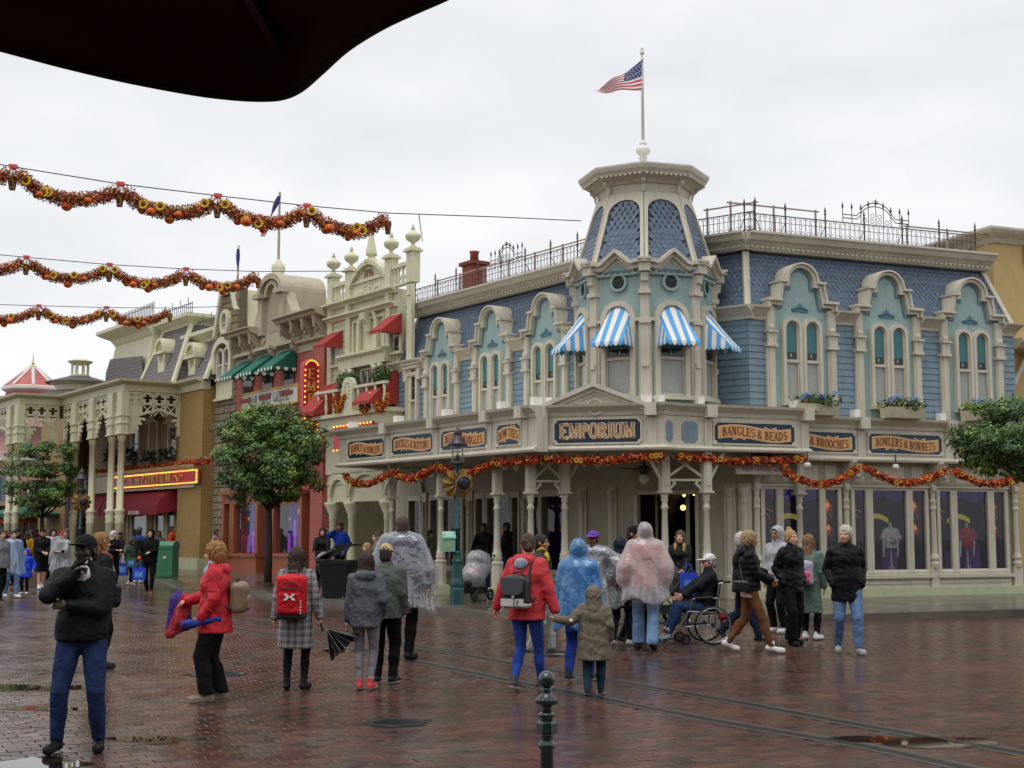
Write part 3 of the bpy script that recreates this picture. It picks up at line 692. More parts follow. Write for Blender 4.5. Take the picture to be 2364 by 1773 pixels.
for k in VISF:
 F,W = tface(k,RT); c = W/2
 zw0,zw1 = vpix(912,Yf),vpix(745,Yf + .1); zcr = vpix(650,Yf + .12)
 # wall pieces beside edges
 win = arch_win(F,c,zw0,zw1 + .1,.31,TURRET,fw=.12,w=.06,blind=M_BLINDG,vmid=vpix(826,Yf + .1))
 with part('sill',M_CREAM,win) as b: b.box(F,.08,W - .08,zw0 - .1,zw0 - .03,0,.16); b.box(F,.06,.14,zw0,zw1,0,.05); b.box(F,W - .14,W - .06,zw0,zw1,0,.05); b.box(F,.08,c - .40,zw1 + .03,zw1 + .1,0,.11); b.box(F,c + .40,W - .08,zw1 + .03,zw1 + .1,0,.11)
 # louvred round vent
 ve = MB(); ve.ring(F,arc(c,zcr,.215,0,360,20),arc(c,zcr,.155,0,360,20),0,.07); vo = ve.obj('round_vent',M_TEAL,TURRET)
 with part('vent_back',M_LOUV,vo) as b: b.prism(F,arc(c,zcr,.16,0,345,19),.004,.012)
 for i in range(6):
  y = zcr - .125 + i*.05; hw = math.sqrt(max(.0,.15**2 - (y - zcr)**2))
  with part('louvre',M('louvre blade','#5f6a70',.5,0),vo) as b: b.prof(F,[(.015,y - .012),(.05,y - .02),(.05,y - .01),(.015,y + .004)],c - hw,c + hw)
 # wavy cornice: gable over each face
 vz0 = zc0; pk = .27
 line = [(-.12,0),(.14,.0),(.20,-.03),(.3,.0),(c,pk),(W - .3,.0),(W - .20,-.03),(W - .14,0),(W + .12,0)]
 for nm,lo,hi,w0,w1 in (('wave_cornice',.0,.09,-.05,.1),('wave_cornice',.09,.2,-.05,.19),('wave_cornice',.2,.29,-.05,.3)):
  with part(nm,M_CREAM,TURRET) as b:
   ex = .41*w1
   ln = [(line[0][0] - ex + .12,line[0][1])] + line[1:-1] + [(line[-1][0] + ex - .12,line[-1][1])]
   b.ring(F,[(u,vz0 + y + lo) for u,y in ln],[(u,vz0 + y + hi) for u,y in ln],w0,w1)
 with part('gable_fill',M_TEAL,TURRET) as b: b.prism(F,[(.0,vz0 - .05),(W,vz0 - .05),(W - .1,vz0 + .02),(c,vz0 + pk + .03),(.1,vz0 + .02)],-.04,.09)
 # roof panel frame with arched top and shingles
 F0,W0 = tface(k,RB0 + .015); F1,W1 = tface(k,RB1 + .02)
 P0 = Vector(F0.p(W0/2,z_r0 - .1)); P1 = Vector(F1.p(W1/2,z_r1)); ev = P1 - P0; H = ev.length; evn = ev.normalized(); eu = Vector((F0.d[0],F0.d[1],0)); en = eu.cross(evn)
 class SF:        # sloping face frame
  @staticmethod
  def p(u,v,w=0.0): return tuple(P0 + eu*u + evn*v + en*w)
 hwid = lambda s: W0/2 + (W1/2 - W0/2)*s/H
 sa = H - .18; 
 def inside(u,s,q=.085):
  h = hwid(s) - q
  if abs(u) > h - .05: return False
  rr = hwid(sa) - .1; yy = s - (sa - rr)
  return yy < 0 or u*u + yy*yy < (rr - .05)**2
 fr_in = []; n_ = 14
 rr = hwid(sa) - .1
 rgt = [(hwid(s) - .085,s) for s in (0,(sa - rr)*.5,sa - rr)] + [(rr*cos(a)*(hwid(sa - rr) - .085)/rr,sa - rr + rr*sin(a)) for a in [R(90*i/7) for i in range(1,8)]]
 inn = rgt + [(-x,y) for x,y in rgt[::-1][1:]]
 outr = [(hwid(0),0),(hwid((sa - rr)*.5),(sa - rr)*.5),(hwid(sa - rr),sa - rr)] + [(hwid(sa - rr + (H - sa + rr)*i/5),sa - rr + (H - sa + rr)*i/5) for i in range(1,6)] + [(hwid(H)*.5,H),(0,H)]
 out = outr + [(-x,y) for x,y in outr[::-1][1:]]
 with part('roof_rib',M_CREAM,EMP) as b: b.ring(SF,out,inn,-.03,.045)
 shingles(P0 + Vector((0,0,0)),eu,ev,H,lambda f: -hwid(f*H) + .02,lambda f: hwid(f*H) - .02,single=True,band=(.52,.86),inside=inside)
 # striped awning over the window
 aw = thing_aw = MB(); n_ = 8; at_ = zw1 + .39; ab_ = vpix(786,Yf - .5); pr = .74; half = .40
 strips = []
 AW = bpy.data.objects.new('awning',None); COL.objects.link(AW); AW.parent = TURRET
 P = F.p; cols = 7
 for i in range(cols):
  f0,f1 = i/cols,(i + 1)/cols; bb = MB()
  def tp(f): a = R(180 - 180*f); return (c + .31*cos(a),zw1 + .1 + .29*sin(a))
  t0,t1 = tp(.5 + (f0 - .5)*.98),tp(.5 + (f1 - .5)*.98)
  b0,b1 = c - half + 2*half*f0,c - half + 2*half*f1
  bb.add([P(t0[0],t0[1],.07),P(t1[0],t1[1],.07),P(b1,ab_,pr),P(b0,ab_,pr)],[(0,1,2,3)])
  m_ = (b0 + b1)/2; q = .11
  bb.add([P(b0,ab_,pr),P(b1,ab_,pr),P(b1,ab_ - q*.55,pr + .01),P((b1 + m_)/2,ab_ - q*.95,pr + .012),P(m_,ab_ - q*1.05,pr + .012),P((b0 + m_)/2,ab_ - q*.95,pr + .012),P(b0,ab_ - q*.55,pr + .01)],[(0,1,2,3,4,5,6)])
  bb.obj('stripe',M_STRB if i % 2 == 0 else M_STONEW,AW)
 for sgn in (-1,1):     # cheeks
  m = 6
  for i in range(m):
   g0,g1 = i/m,(i + 1)/m; bb = MB(); us_ = c + sgn*half
   top = lambda g: P(c + sgn*(.31 + (half - .31)*g),zw1 + .1 + (ab_ - zw1 - .1)*g + .02,.07 + (pr - .07)*g)
   a0 = P(us_,ab_,.07 + (pr - .07)*g0); a1 = P(us_,ab_,.07 + (pr - .07)*g1)
   bb.add([top(g0),top(g1),a1,a0],[(0,1,2,3)]); q = .1
   mid = P(us_,ab_ - q,.07 + (pr - .07)*(g0 + g1)/2); l0 = P(us_,ab_ - q*.5,.07 + (pr - .07)*g0); l1 = P(us_,ab_ - q*.5,.07 + (pr - .07)*g1)
   bb.add([a0,a1,l1,mid,l0],[(0,1,2,3,4)]); bb.obj('cheek_stripe',M_STRB if i % 2 else M_STONEW,AW)
for k in range(8):       # edge pilasters and brackets
 a = TA + k*pi/4
 if sin(a) > .5: continue
 c2 = (TC.x + RT*cos(a),TC.y + RT*sin(a)); F = Fr(c2[0],c2[1],-sin(a),cos(a))
 with part('edge_pilaster',M_CREAM,TURRET) as b:
  b.box(F,-.105,.105,ZC - .1,zc0,-.12,.05); b.box(F,-.14,.14,ZC - .1,ZC + .5,-.12,.08)
  z1 = vpix(1440*.2652 + 360,Yf); b.box(F,-.14,.14,z1 - .04,z1 + .06,-.12,.1); z2 = vpix(1180*.2652 + 360,Yf); b.box(F,-.14,.14,z2 - .05,z2 + .05,-.12,.12)
  b.prof(F,[(0,z2 + .05),(.08,z2 + .05),(.09,z2 + .2),(.16,z2 + .24),(.17,zc0 - .02),(0,zc0 - .02)],-.085,.085)
  b.box(F,-.16,.16,zc0 + .26,zc0 + .31,-.1,.33); b.box(F,-.13,.13,zc0,zc0 + .26,-.1,.25)
  z3 = vpix(930*.217 + 640,Yf); b.box(F,-.08,.08,z3 - .05,z3 + .06,.05,.09)
 with part('corner_bracket',M_CREAM,EMP) as b:
  c3 = (TC.x + (RB1 + .05)*cos(a),TC.y + (RB1 + .05)*sin(a)); F2 = Fr(c3[0],c3[1],-sin(a),cos(a)); b.prof(F2,[(0,z_t + .02),(.04,z_t + .02),(.07,z_t + .16),(.16,z_t + .24),(.16,z_t + .32),(0,z_t + .32)],-.05,.05)
# flagpole
zp0,zb,zp1 = z_t + .7,vpix(347,TC.y),vpix(112,TC.y)
FLP = thing('flagpole','white flagpole on a ball finial on top of the octagonal turret','flagpole',(TC.x,TC.y,zp0))
with part('finial',M_WHITE,FLP,True) as b: b.lathe((TC.x,TC.y,0),[(.14,zp0 - .1),(.1,zp0 + .05),(.085,zb - .22),(.11,zb - .2),(.07,zb - .15),(.15,zb - .09),(.185,zb),(.15,zb + .08),(.07,zb + .13),(.09,zb + .15),(.085,zb + .19),(.05,zb + .24)],16)
with part('pole',M_WHITE,FLP,True) as b: b.lathe((TC.x,TC.y,0),[(.042,zb + .2),(.03,zp1 - .2),(.025,zp1 - .12)],10)
with part('pole_cap',M_WHITE,FLP,True) as b: b.lathe((TC.x,TC.y,0),[(.03,zp1 - .17),(.055,zp1 - .13),(.06,zp1 - .09),(.03,zp1 - .04),(.045,zp1 - .01),(.02,zp1 + .04)],10)
def flag(pole_xyz,top,bot,tip_t,tip_b,label,name='flag',nx=30,depth=.12):
 """cloth from the hoist (top, bot) to the fly (tip_t, tip_b); stripes and canton as faces"""
 ny = 13; T,B,TT,TB = map(Vector,(top,bot,tip_t,tip_b)); vs = []; 
 for j in range(ny + 1):
  for i in range(nx + 1):
   s,t = i/nx,j/ny
   p = T.lerp(B,t).lerp(TT.lerp(TB,t),s)
   p = p + Vector((0,depth*sin(s*7 + t*2.2)*s,-.10*sin(pi*s)*(1 - t)*.6 + .03*sin(s*11 + t*3)*s))
   vs.append(tuple(p))
 fs = []; mi = []
 for j in range(ny):
  for i in range(nx):
   a = j*(nx + 1) + i; fs.append((a,a + 1,a + nx + 2,a + nx + 1))
   mi.append(2 if (j < 7 and i < nx*.42) else (0 if j % 2 == 0 else 1))
 o = mesh_np(name,vs,fs,None,[M('flag red','#c8434c',.8,.05),M('flag white','#ece9e8',.8,.03),M('flag blue','#3d4a80',.8,.06)],True,mi)
 tag(o,label,'flag')
 st = MB(); kx = int(nx*.42)
 for j in range(9):
  for i in range(6 if j % 2 == 0 else 5):
   s = (.5 + i + (0 if j % 2 == 0 else .5))/6*.42; t = (j + .6)/9.6*7/13
   ii,jj = s*nx,t*ny; i0,j0 = int(ii),int(jj); p = Vector(vs[j0*(nx + 1) + i0]).lerp(Vector(vs[(j0 + 1)*(nx + 1) + i0 + 1]),.5)
   ux = (Vector(vs[j0*(nx + 1) + i0 + 1]) - Vector(vs[j0*(nx + 1) + i0])).normalized()*(T - B).length*.021; uy = (T - B).normalized()*(T - B).length*.021
   for sg in (-1,1):
    nn = ux.cross(uy).normalized()*.006*sg
    st.add([tuple(p + nn + ux*cos(a)*q + uy*sin(a)*q) for a,q in [(R(90 + 36*m),1 if m % 2 == 0 else .5) for m in range(10)]],[list(range(10))])
 st.obj('stars',M('flag white'),o); return o
YF = TC.y - .03
flag(None,atY(1484,136,YF),atY(1486,208,YF),atY(1388,197,YF),atY(1374,212,YF),'stars and stripes flag blowing from the pole on the turret')
# ---- joined remaining shingles
o = mesh_np('shingles',np.vstack(SH_REST_V),SH_REST_F,EMP,M_SLATE); o['kind'] = 'stuff'
print('shingles',len(SH_INST),len(SH_REST_V))
# ---- iron cresting and pipe guard rail on the roof edge
def scroll(b,F,u,z,w,s,h):
 for sg in (-1,1):
  pts = []
  for i in range(9):
   a = i/8*4.4; r_ = .055*(1 - i/11)*s*2.2; pts.append(F.p(u + sg*(.075*s*2 - r_*cos(a)),z + h - .07 - .0 + r_*sin(a) - .0,w))
  b.tube([F.p(u + sg*.012,z + .02,w),F.p(u + sg*.03,z + h*.45,w)] + pts,.008,4)
  b.tube([F.p(u,z + .03,w),F.p(u + sg*.06,z + .1,w),F.p(u + sg*.1,z + .07,w),F.p(u + sg*.095,z + .03,w)],.007,4)
def cresting(F,u0,u1,w,z,centre=None,hi_span=None):
 h = .46; L_ = u1 - u0; n_ = max(1,int(round(L_/1.15))); sp = L_/n_
 for i in range(n_ + 1):
  u = u0 + i*sp
  with part('spear_post',M_IRON,EMP) as b:
   b.box(F,u - .014,u + .014,z - .05,z + h + .12,w - .014,w + .014); b.lathe(F.p(u,0,w),[(.012,z + h + .12),(.035,z + h + .16),(.016,z + h + .2),(.03,z + h + .23),(.002,z + h + .36)],6)
   b.tube([F.p(u,z + h*.7,w),F.p(u,z - .02,w - .3)],.01,4)
 for i in range(n_):
  a = u0 + i*sp; m = max(1,int(round(sp/.29)))
  with part('cresting_panel',M_IRON,EMP) as b:
   for zz,rr in ((z + .02,.012),(z + h,.013),(z + h*.62,.007)): b.tube([F.p(a,zz,w),F.p(a + sp,zz,w)],rr,4)
   for j in range(m): scroll(b,F,a + (j + .5)*sp/m,z + .02,w,sp/m/.29*.5,h)
   for j in range(1,m): b.tube([F.p(a + j*sp/m,z,w),F.p(a + j*sp/m,z + h,w)],.009,4)
 if centre is not None:
  with part('cresting_centrepiece',M_IRON,EMP) as b:
   c,hw = centre,hi_span; zz = z + h
   for q in (0,.09):
    L1 = [F.p(c - hw*2.2,zz + .12 + q,w),F.p(c - hw*1.3,zz + .12 + q,w)] + [F.p(c + hw*1.05*cos(R(a)),zz + .16 + q + .33*sin(R(a)),w) for a in range(170,5,-15)] + [F.p(c + hw*1.3,zz + .12 + q,w),F.p(c + hw*2.2,zz + .12 + q,w)]
    b.tube(L1,.013,4)
   for t in (-2.2,-1.6,-1.0,-.5,0,.5,1.0,1.6,2.2):
    top = .42 if abs(t) < .3 else (.36 if abs(t) < .8 else .25); u = c + t*hw
    b.tube([F.p(u,zz,w),F.p(u,zz + top + .1,w)],.01,4); b.lathe(F.p(u,0,w),[(.01,zz + top + .1),(.03,zz + top + .16),(.002,zz + top + .28)],5)
   for t in (-.75,-.25,.25,.75):
    for q in (.1,.24):
     if abs(t) > .5 and q > .2: continue
     b.tube([F.p(c + t*hw + .055*cos(R(a)),zz + q + .055*sin(R(a)),w) for a in range(0,361,40)],.008,4)
   b.tube([F.p(c + s_*(.05 + .04*cos(R(a))),zz + .6 + .04*sin(R(a)),w) for s_ in (-1,1) for a in range(0,300,40)],.008,4)
def guard(F,u0,u1,w,z,h=.62,step=1.25):
 n_ = max(1,int(round((u1 - u0)/step)))
 with part('guard_rail',M_PIPE,EMP) as b: b.tube([F.p(u0 - .1,z + h,w),F.p(u1 + .1,z + h,w)],.022,6)
 for i in range(n_ + 1):
  u = u0 + (u1 - u0)*i/n_
  with part('guard_post',M_PIPE,EMP) as b: b.box(F,u - .02,u + .02,z - .1,z + h + .04,w - .02,w + .02)
zr = V_TOP1 + .05
ucr = FRW.uv(2020,520,-.35)[0]; cresting(FRW,.15,uR_end - .85,-.3,zr,ucr,.46)
guard(FRW,.1,FRW.uv(1880,500,-.9)[0],-.85,zr,.82); guard(FRW,FRW.uv(2090,500,-.9)[0],uR_end + 1.3,-.85,zr,.68)
cresting(FCH,-1.6,.1,-.3,zr); guard(FCH,-1.5,-.2,-.85,zr,.82)
ucl = FLW.uv(1172,560,-.35)[0]; cresting(FLW,uL_end + .6,uLc + .5,-.3,zr,ucl,.36); guard(FLW,uL_end + 1.0,uLc + .5,-.9,zr,.75)
# brick chimney behind the left cresting
chim = FLW.p(FLW.uv(1095,600,-3)[0],0,-3)
ch = MB(); FC = Fr(chim[0],chim[1],*FLW.d); ch.box(FC,-.32,.32,6.8,FLW.uv(1095,606,-3)[1],-.28,.28); co = ch.obj('chimney',M('chimney brick','#8f4a3c',.8,.15),EMP)
with part('chimney_pot',M('clay pot','#b05540',.8,.1),co,True) as b:
 zz = FLW.uv(1095,606,-3)[1]; b.lathe((chim[0],chim[1],0),[(.15,zz),(.14,zz + .3),(.17,zz + .32),(.17,zz + .38)],12)
with part('chimney_cap',M('chimney cap','#7b4034',.8,.1),co) as b: b.box(FC,-.42,.42,zz - .12,zz,-.36,.36)
# ================================================================ EMPORIUM: canopy, porch, shop fronts
def ln(px,Y): return Vector(((px - CX)/FPX*Y,Y))
CLO,CHI = 3.50,4.55
FCL = FPP.off(w=.35)
def onF(F,px): u = F.uv(px,1100)[0]; q = F.p(u,0); return Vector((q[0],q[1]))
c0,c1 = onF(FCL,783),onF(FCL,1240)
e0,e1 = ln(1238,30.75),ln(1533,29.9); b0 = ln(1560,30.2)
tt = (.2203*b0.y - b0.x)/(RD.x - .2203*RD.y); b1 = b0 + RD*tt
wb1 = (b1.x - FRW.o[0])*FRW.n[0] + (b1.y - FRW.o[1])*FRW.n[1]; print('wb1',wb1); FCR = FRW.off(w=wb1 - .32); r0 = onF(FCR,1790); r1 = Vector(FCR.p(uR_end - .05,0)[:2])
def canopy_prof(lo,hi): return [(-.3,lo),(.08,lo),(.10,lo + .05),(.06,lo + .10),(0,lo + .12),(0,hi - .28),(.03,hi - .26),(.05,hi - .18),(.12,hi - .12),(.2,hi - .06),(.22,hi),(-.3,hi)]
wl0 = Vector(FLW.p(uL_end,0,0)[:2])
CAN = thing('porch_canopy','cream shop canopy with painted name boards running round the corner shop','canopy',(c0.x,c0.y,CLO))
with part('fascia',M_CREAM,CAN) as b: b.sweep([wl0 + (c0 - wl0)*.0 if False else c0 + Vector(FCL.n)*-3,c0,c1],canopy_prof(CLO,CHI))
with part('fascia',M_CREAM,CAN) as b: b.sweep([e0 + Vector((.25,.8)),e0,e1,b0,b1,b1 + Vector((-FRW.n[0],-FRW.n[1]))*.5],canopy_prof(CLO + .02,CHI + .02))
CLR,CHR = 3.38,4.43
with part('fascia',M_CREAM,CAN) as b: b.sweep([r0,r1],canopy_prof(CLR,CHR))
with part('soffit',M('soffit boards','#c9c2ae',.6,.06),CAN) as b:
 wa = Vector(FLW.p(uL_end,0)[:2]); wb = Vector(FLW.p(-.6,0)[:2]); wc = Vector(FRW.p(uR_end,0)[:2]); wd_ = Vector(FRW.p(0,0)[:2])
 for z in (CLO + .06,CHI - .25):
  P = [(*p,z) for p in (c0,c1,e0,e1,b0,b1,r0,wd_,wb,wa)]; b.add(P,[list(range(len(P)))])
  P = [(*p,z - .12) for p in (r0,r1,wc,wd_)]; b.add(P,[(0,1,2,3)])
# pediment over EMPORIUM
FE = Fr(e0.x,e0.y,(e1 - e0).x,(e1 - e0).y); WE = (e1 - e0).length; FB = Fr(b0.x,b0.y,RD.x,RD.y); WB = (b1 - b0).length
ua,ub,uc_ = FE.uv(1268,940)[0],FE.uv(1478,930)[0],FE.uv(1374,890)[0]; zap = FE.uv(1374,884)[1]
with part('pediment',M_CREAM,CAN) as b:
 b.prism(FE,[(ua,CHI - .1),(ub,CHI - .1),(uc_,zap - .12)],-.25,.03)
 for (x0,z0,x1,z1) in ((ua - .18,CHI + .02,uc_,zap),(uc_,zap,ub + .18,CHI + .02)):
  for lo,hi,w1 in ((-.28,-.2,.06),(-.2,-.1,.12),(-.1,0,.22)): b.ring(FE,[(x0,z0 + lo),(x1,z1 + lo)],[(x0,z0 + hi),(x1,z1 + hi)],-.3,w1)
 b.ring(FE,arc(uc_,CHI - .06 + .02,.2,0,360,20),arc(uc_,CHI - .04,.15,0,360,20),.03,.07)
 for s in (-1,1):
  T = [(uc_ + s*.33,CHI + .12),(uc_ + s*.33,CHI - .15),(uc_ + s*.8,CHI - .15),(uc_ + s*.33,CHI + .12)]; I2 = [(uc_ + s*.37,CHI + .04),(uc_ + s*.37,CHI - .125),(uc_ + s*.68,CHI - .125),(uc_ + s*.37,CHI + .04)]
  b.ring(FE,T,I2,.03,.05)
def strips(F,us,lo,hi):
 for u in us:
  with part('fascia_pilaster',M_CREAM,CAN) as b: b.box(F,u - .1,u + .1,lo + .11,hi - .27,-.02,.035); b.box(F,u - .13,u + .13,hi - .27,hi + .01,-.02,.24)
def ticket(u0,u1,v0,v1,c=.07):
 P = []
 for (cu,cv,a0) in ((u1,v1,270),(u0,v1,360),(u0,v0,90),(u1,v0,180)):
  P += [(cu + c*cos(R(a0 - 90*k/4)),cv + c*sin(R(a0 - 90*k/4))) for k in range(5)]
 return P
def ticket2(u0,u1,v0,v1,c=.07):
 P = []
 for (cu,cv,a0) in ((u1,v1,-90),(u0,v1,0),(u0,v0,90),(u1,v0,180)):
  P += [(cu + c*cos(R(a0 - 90*k/4)),cv + c*sin(R(a0 - 90*k/4))) for k in range(5)]
 return P
def name_board(F,u0,u1,lo,hi,text,short=False):
 v0,v1 = lo + .21,hi - .37; b = MB(); b.prism(F,ticket2(u0,u1,v0,v1),0,.022); bd = b.obj('name_board',M_NAVY,CAN)
 with part('board_frame',M_CREAM,bd) as b:
  o = ticket2(u0 - .035,u1 + .035,v0 - .035,v1 + .035,.06); i = ticket2(u0,u1,v0,v1); b.ring(F,o + [o[0]],i + [i[0]],0,.035)
  for x in (u0 - .01,u1 + .01):
   for y in (v0 - .01,v1 + .01): b.lathe(F.p(x,y,.01),[(.045,0),(.045,.025),(.02,.035)],10,axis=(F.n[0],F.n[1],0))
 H = v1 - v0; W = u1 - u0; vc = (v0 + v1)/2; amp = .11*H if not short else -.10*H; h = .40*H; x0,x1 = u0 + .05*W,u1 - .05*W
 f = (lambda t: amp*sin(2*pi*(t*.95 + .02))*1.0) if not short else (lambda t: -abs(amp)*(1.2 - 2.4*sin(pi*t))*.8)
 n_ = 18
 for nm,mt,g,w0,w1 in (('ribbon_edge',M_RIB,.012,.022,.028),('ribbon',M_PEACH,0,.028,.034)):
  with part(nm,mt,bd) as b:
   T = [(x0 - g + (x1 - x0 + 2*g)*i/n_,vc + f(i/n_) + h*.72 + g) for i in range(n_ + 1)]; B_ = [(x0 - g + (x1 - x0 + 2*g)*i/n_ + .0,vc + f(i/n_) - h*.72 - g) for i in range(n_ + 1)]
   b.ring(F,T,B_,w0,w1)
   for (xc,sg) in ((x0 + .28*(x1 - x0),-1),(x0 + .72*(x1 - x0),1)):
    y = vc + f((xc - x0)/(x1 - x0)) + sg*h*.70; q = .07*W
    b.prism(F,[(xc - q - g,y - g),(xc + q + g,y - g),(xc + q + g,y + sg*.14*H + g*sg),(xc,y + sg*.07*H),(xc - q - g,y + sg*.15*H + g*sg)][::sg],w0 - .003,w1 - .003)
 with part('lettering',M_BROWN,bd) as b:
  lh = h*1.02; tw = text_w(text,.05); wide = (x1 - x0)*.9/(tw*lh)
  lettering(b,F,text,x0 + (x1 - x0)*.05,vc - lh/2,lh,.034,.04,wide,lambda t: (f(.05 + .9*t),0),.05)
fu = lambda F,x: F.uv(x,990)[0]
strips(FCL,[fu(FCL,x) for x in (897,1008,1131,1213)],CLO,CHI)
for a,c,t,sh in ((806,889,'BONNETS & BOWLERS',0),(907,1001,'BUCKLES & BUTTONS',0),(1021,1126,'BEADS & BANGLES',0),(1149,1203,'BOW TIES',1)): name_board(FCL,fu(FCL,a),fu(FCL,c),CLO,CHI,t,bool(sh))
strips(FE,[fu(FE,x) for x in (1252,1506)],CLO,CHI)
strips(FB,[fu(FB,x) for x in (1634,1857)],CLO,CHI)
name_board(FB,fu(FB,1648),fu(FB,1832),CLO,CHI,'BANGLES & BEADS')
strips(FCR,[fu(FCR,x) for x in (1986,2187)],CLR,CHR)
name_board(FCR,fu(FCR,1800),fu(FCR,1972),CLR,CHR,'BEADS & BROOCHES'); name_board(FCR,fu(FCR,2003),fu(FCR,2171),CLR,CHR,'BOWLERS & BONNETS'); name_board(FCR,fu(FCR,2203),fu(FCR,2372),CLR,CHR,'BUCKLES & BUTTONS')
for F,a,c in ((FB,1572,1610),(Fr(e1.x,e1.y,(b0 - e1).x,(b0 - e1).y),1536,1552)):
 with part('blank_panel',M_BLUE,CAN) as b: b.prism(F,ticket2(fu(F,a) + .02,fu(F,c),CLO + .21,CHI - .37,.06),0,.02)
# the big EMPORIUM board
ua2,ub2 = FE.uv(1281,990)[0],FE.uv(1479,990)[0]; b = MB(); v0,v1 = CLO + .2,CHI - .33; b.prism(FE,ticket2(ua2,ub2,v0,v1),0,.022); bd = b.obj('main_board',M_NAVY,CAN)
with part('board_frame',M_CREAM,bd) as b:
 o = ticket2(ua2 - .04,ub2 + .04,v0 - .04,v1 + .04,.06); i = ticket2(ua2,ub2,v0,v1); b.ring(FE,o + [o[0]],i + [i[0]],0,.04)
h = (v1 - v0)*.64; tw = text_w('EMPORIUM',.03); wide = (ub2 - ua2)*.88/(tw*h); uu = ua2 + (ub2 - ua2)*.06; vv = v0 + (v1 - v0)*.2
with part('letter_shadow',M('letter shadow','#7d4a35',.5,0),bd) as b: lettering(b,FE,'EMPORIUM',uu + .02,vv - .022,h,.022,.027,wide,None,.03,.035,TK=.24,TN=.1)
with part('letter_edge',M_RIB,bd) as b: lettering(b,FE,'EMPORIUM',uu,vv,h,.027,.033,wide,None,.03,.032,TK=.24,TN=.1)
with part('lettering',M_GOLD,bd) as b: lettering(b,FE,'EMPORIUM',uu,vv,h,.033,.038,wide,None,.03,0,TK=.2,TN=.07)
# flood light boxes on the canopy edge
for i,(px,F) in enumerate(((800,FCL),(904,FCL),(1015,FCL),(1143,FCL),(1220,FCL),(1264,FE),(1503,FB),(1533,FB),(1625,FB),(1847,FB),(1985,FCR),(2183,FCR))):
 u = F.uv(px,930)[0]; z = CHI if F is not FCR else CHR
 with part('floodlight',M_WHITE,CAN) as b: b.box(F,u - .08,u + .08,z,z + .22,-.35,-.1)
# ---- turned porch posts
def post(x,y,label,brk=True):
 t = thing('porch_post',label,'post',(x,y,KZ),'turned porch posts')
 F = Fr(x,y,RD.x,RD.y); z = KZ
 with part('plinth',M_PLINTH,t) as b: b.box(F,-.19,.19,z,z + .2,-.19,.19); b.box(F,-.165,.165,z + .2,z + .24,-.165,.165)
 with part('pedestal',M_CREAM,t) as b: b.lathe((x,y,z),[(.15,.24),(.15,.78),(.165,.80),(.165,.84),(.13,.86)],8,pi/8)
 with part('shaft',M_CREAM,t,True) as b: b.lathe((x,y,z),[(.10,.84),(.12,.90),(.13,.95),(.11,1.0),(.12,1.04),(.10,1.08),(.09,1.12),(.085,1.2),(.062,2.06),(.085,2.09),(.085,2.14),(.065,2.17),(.062,2.24),(.085,2.28),(.075,2.34),(.10,2.42),(.105,2.44)],12)
 with part('post_head',M_CREAM,t) as b:
  b.box(F,-.135,.135,z + 2.44,z + 2.49,-.135,.135); b.box(F,-.1,.1,z + 2.49,CLO + .08,-.1,.1); b.box(F,-.06,.06,z + 2.6,CLO - .1,.1,.115)
 return t
PP = {906: 47.2*K,1019: 44.2*K,1148: 41.6*K,1225: 40.3*K,1303: 40.6*K,1533: 39.4*K,1629: 39.5*K,1843: 41.3*K}
PL = {906: 'far left turned cream porch post behind the man in the clear poncho',1019: 'turned cream porch post just left of the street lamp',1148: 'turned cream porch post right of the plastic covered pushchair',1225: 'left turned post of the X braced pair behind the woman in the red hoodie',1303: 'right turned post of the X braced pair behind the woman in the red hoodie',
  1533: 'left turned post of the X braced pair at the lit shop door',1629: 'right turned post of the X braced pair at the lit shop door',1843: 'turned cream porch post before the right shop windows'}
PXY = {}
for k,Y in PP.items():
 q = ln(k,Y); PXY[k] = q; post(q.x,q.y,PL[k])
def xbrace(a,c,label):
 A,B = PXY[a],PXY[c]; d = B - A; F = Fr(A.x,A.y,d.x,d.y); W = d.length; z0,z1 = KZ + 2.72,CLO
 t = thing('cross_brace',label,'brace',(A.x,A.y,z0),'cream cross braces')
 for nm,P,Q in (('diagonal',(.1,z0 + .1),(W - .1,z1 - .02)),('diagonal',(.1,z1 - .02),(W - .1,z0 + .1))):
  with part(nm,M_CREAM,t) as b: b.ring(F,[(P[0],P[1] - .035),(Q[0],Q[1] - .035)],[(P[0],P[1] + .035),(Q[0],Q[1] + .035)],-.03 + (.004 if P[1] < Q[1] else 0),.03 + (.004 if P[1] < Q[1] else 0))
 with part('tie_bar',M_CREAM,t) as b: b.box(F,.1,W - .1,z0 - .01,z0 + .04,-.03,.025)
 with part('boss',M_CREAM,t) as b: b.box(F,W/2 - .06,W/2 + .06,(z0 + z1)/2 - .0,(z0 + z1)/2 + .12,.035,.06)
 for s,u in ((1,.1),(-1,W - .1)):
  with part('scroll_bracket',M_CREAM,t) as b: b.ring(F,[(u,z0 + .02),(u + s*.12,z0 + .01),(u + s*.17,z0 - .07),(u + s*.1,z0 - .13),(u + s*.05,z0 - .2),(u,z0 - .25)],[(u,z0 + .0)]*1 + [(u + s*.08,z0 - .02),(u + s*.1,z0 - .07),(u + s*.06,z0 - .1),(u + s*.02,z0 - .18),(u,z0 - .24)],-.03,.03)
xbrace(1225,1303,'cream X brace between the pair of posts left of the EMPORIUM entrance'); xbrace(1533,1629,'cream X brace between the pair of posts at the lit shop door')
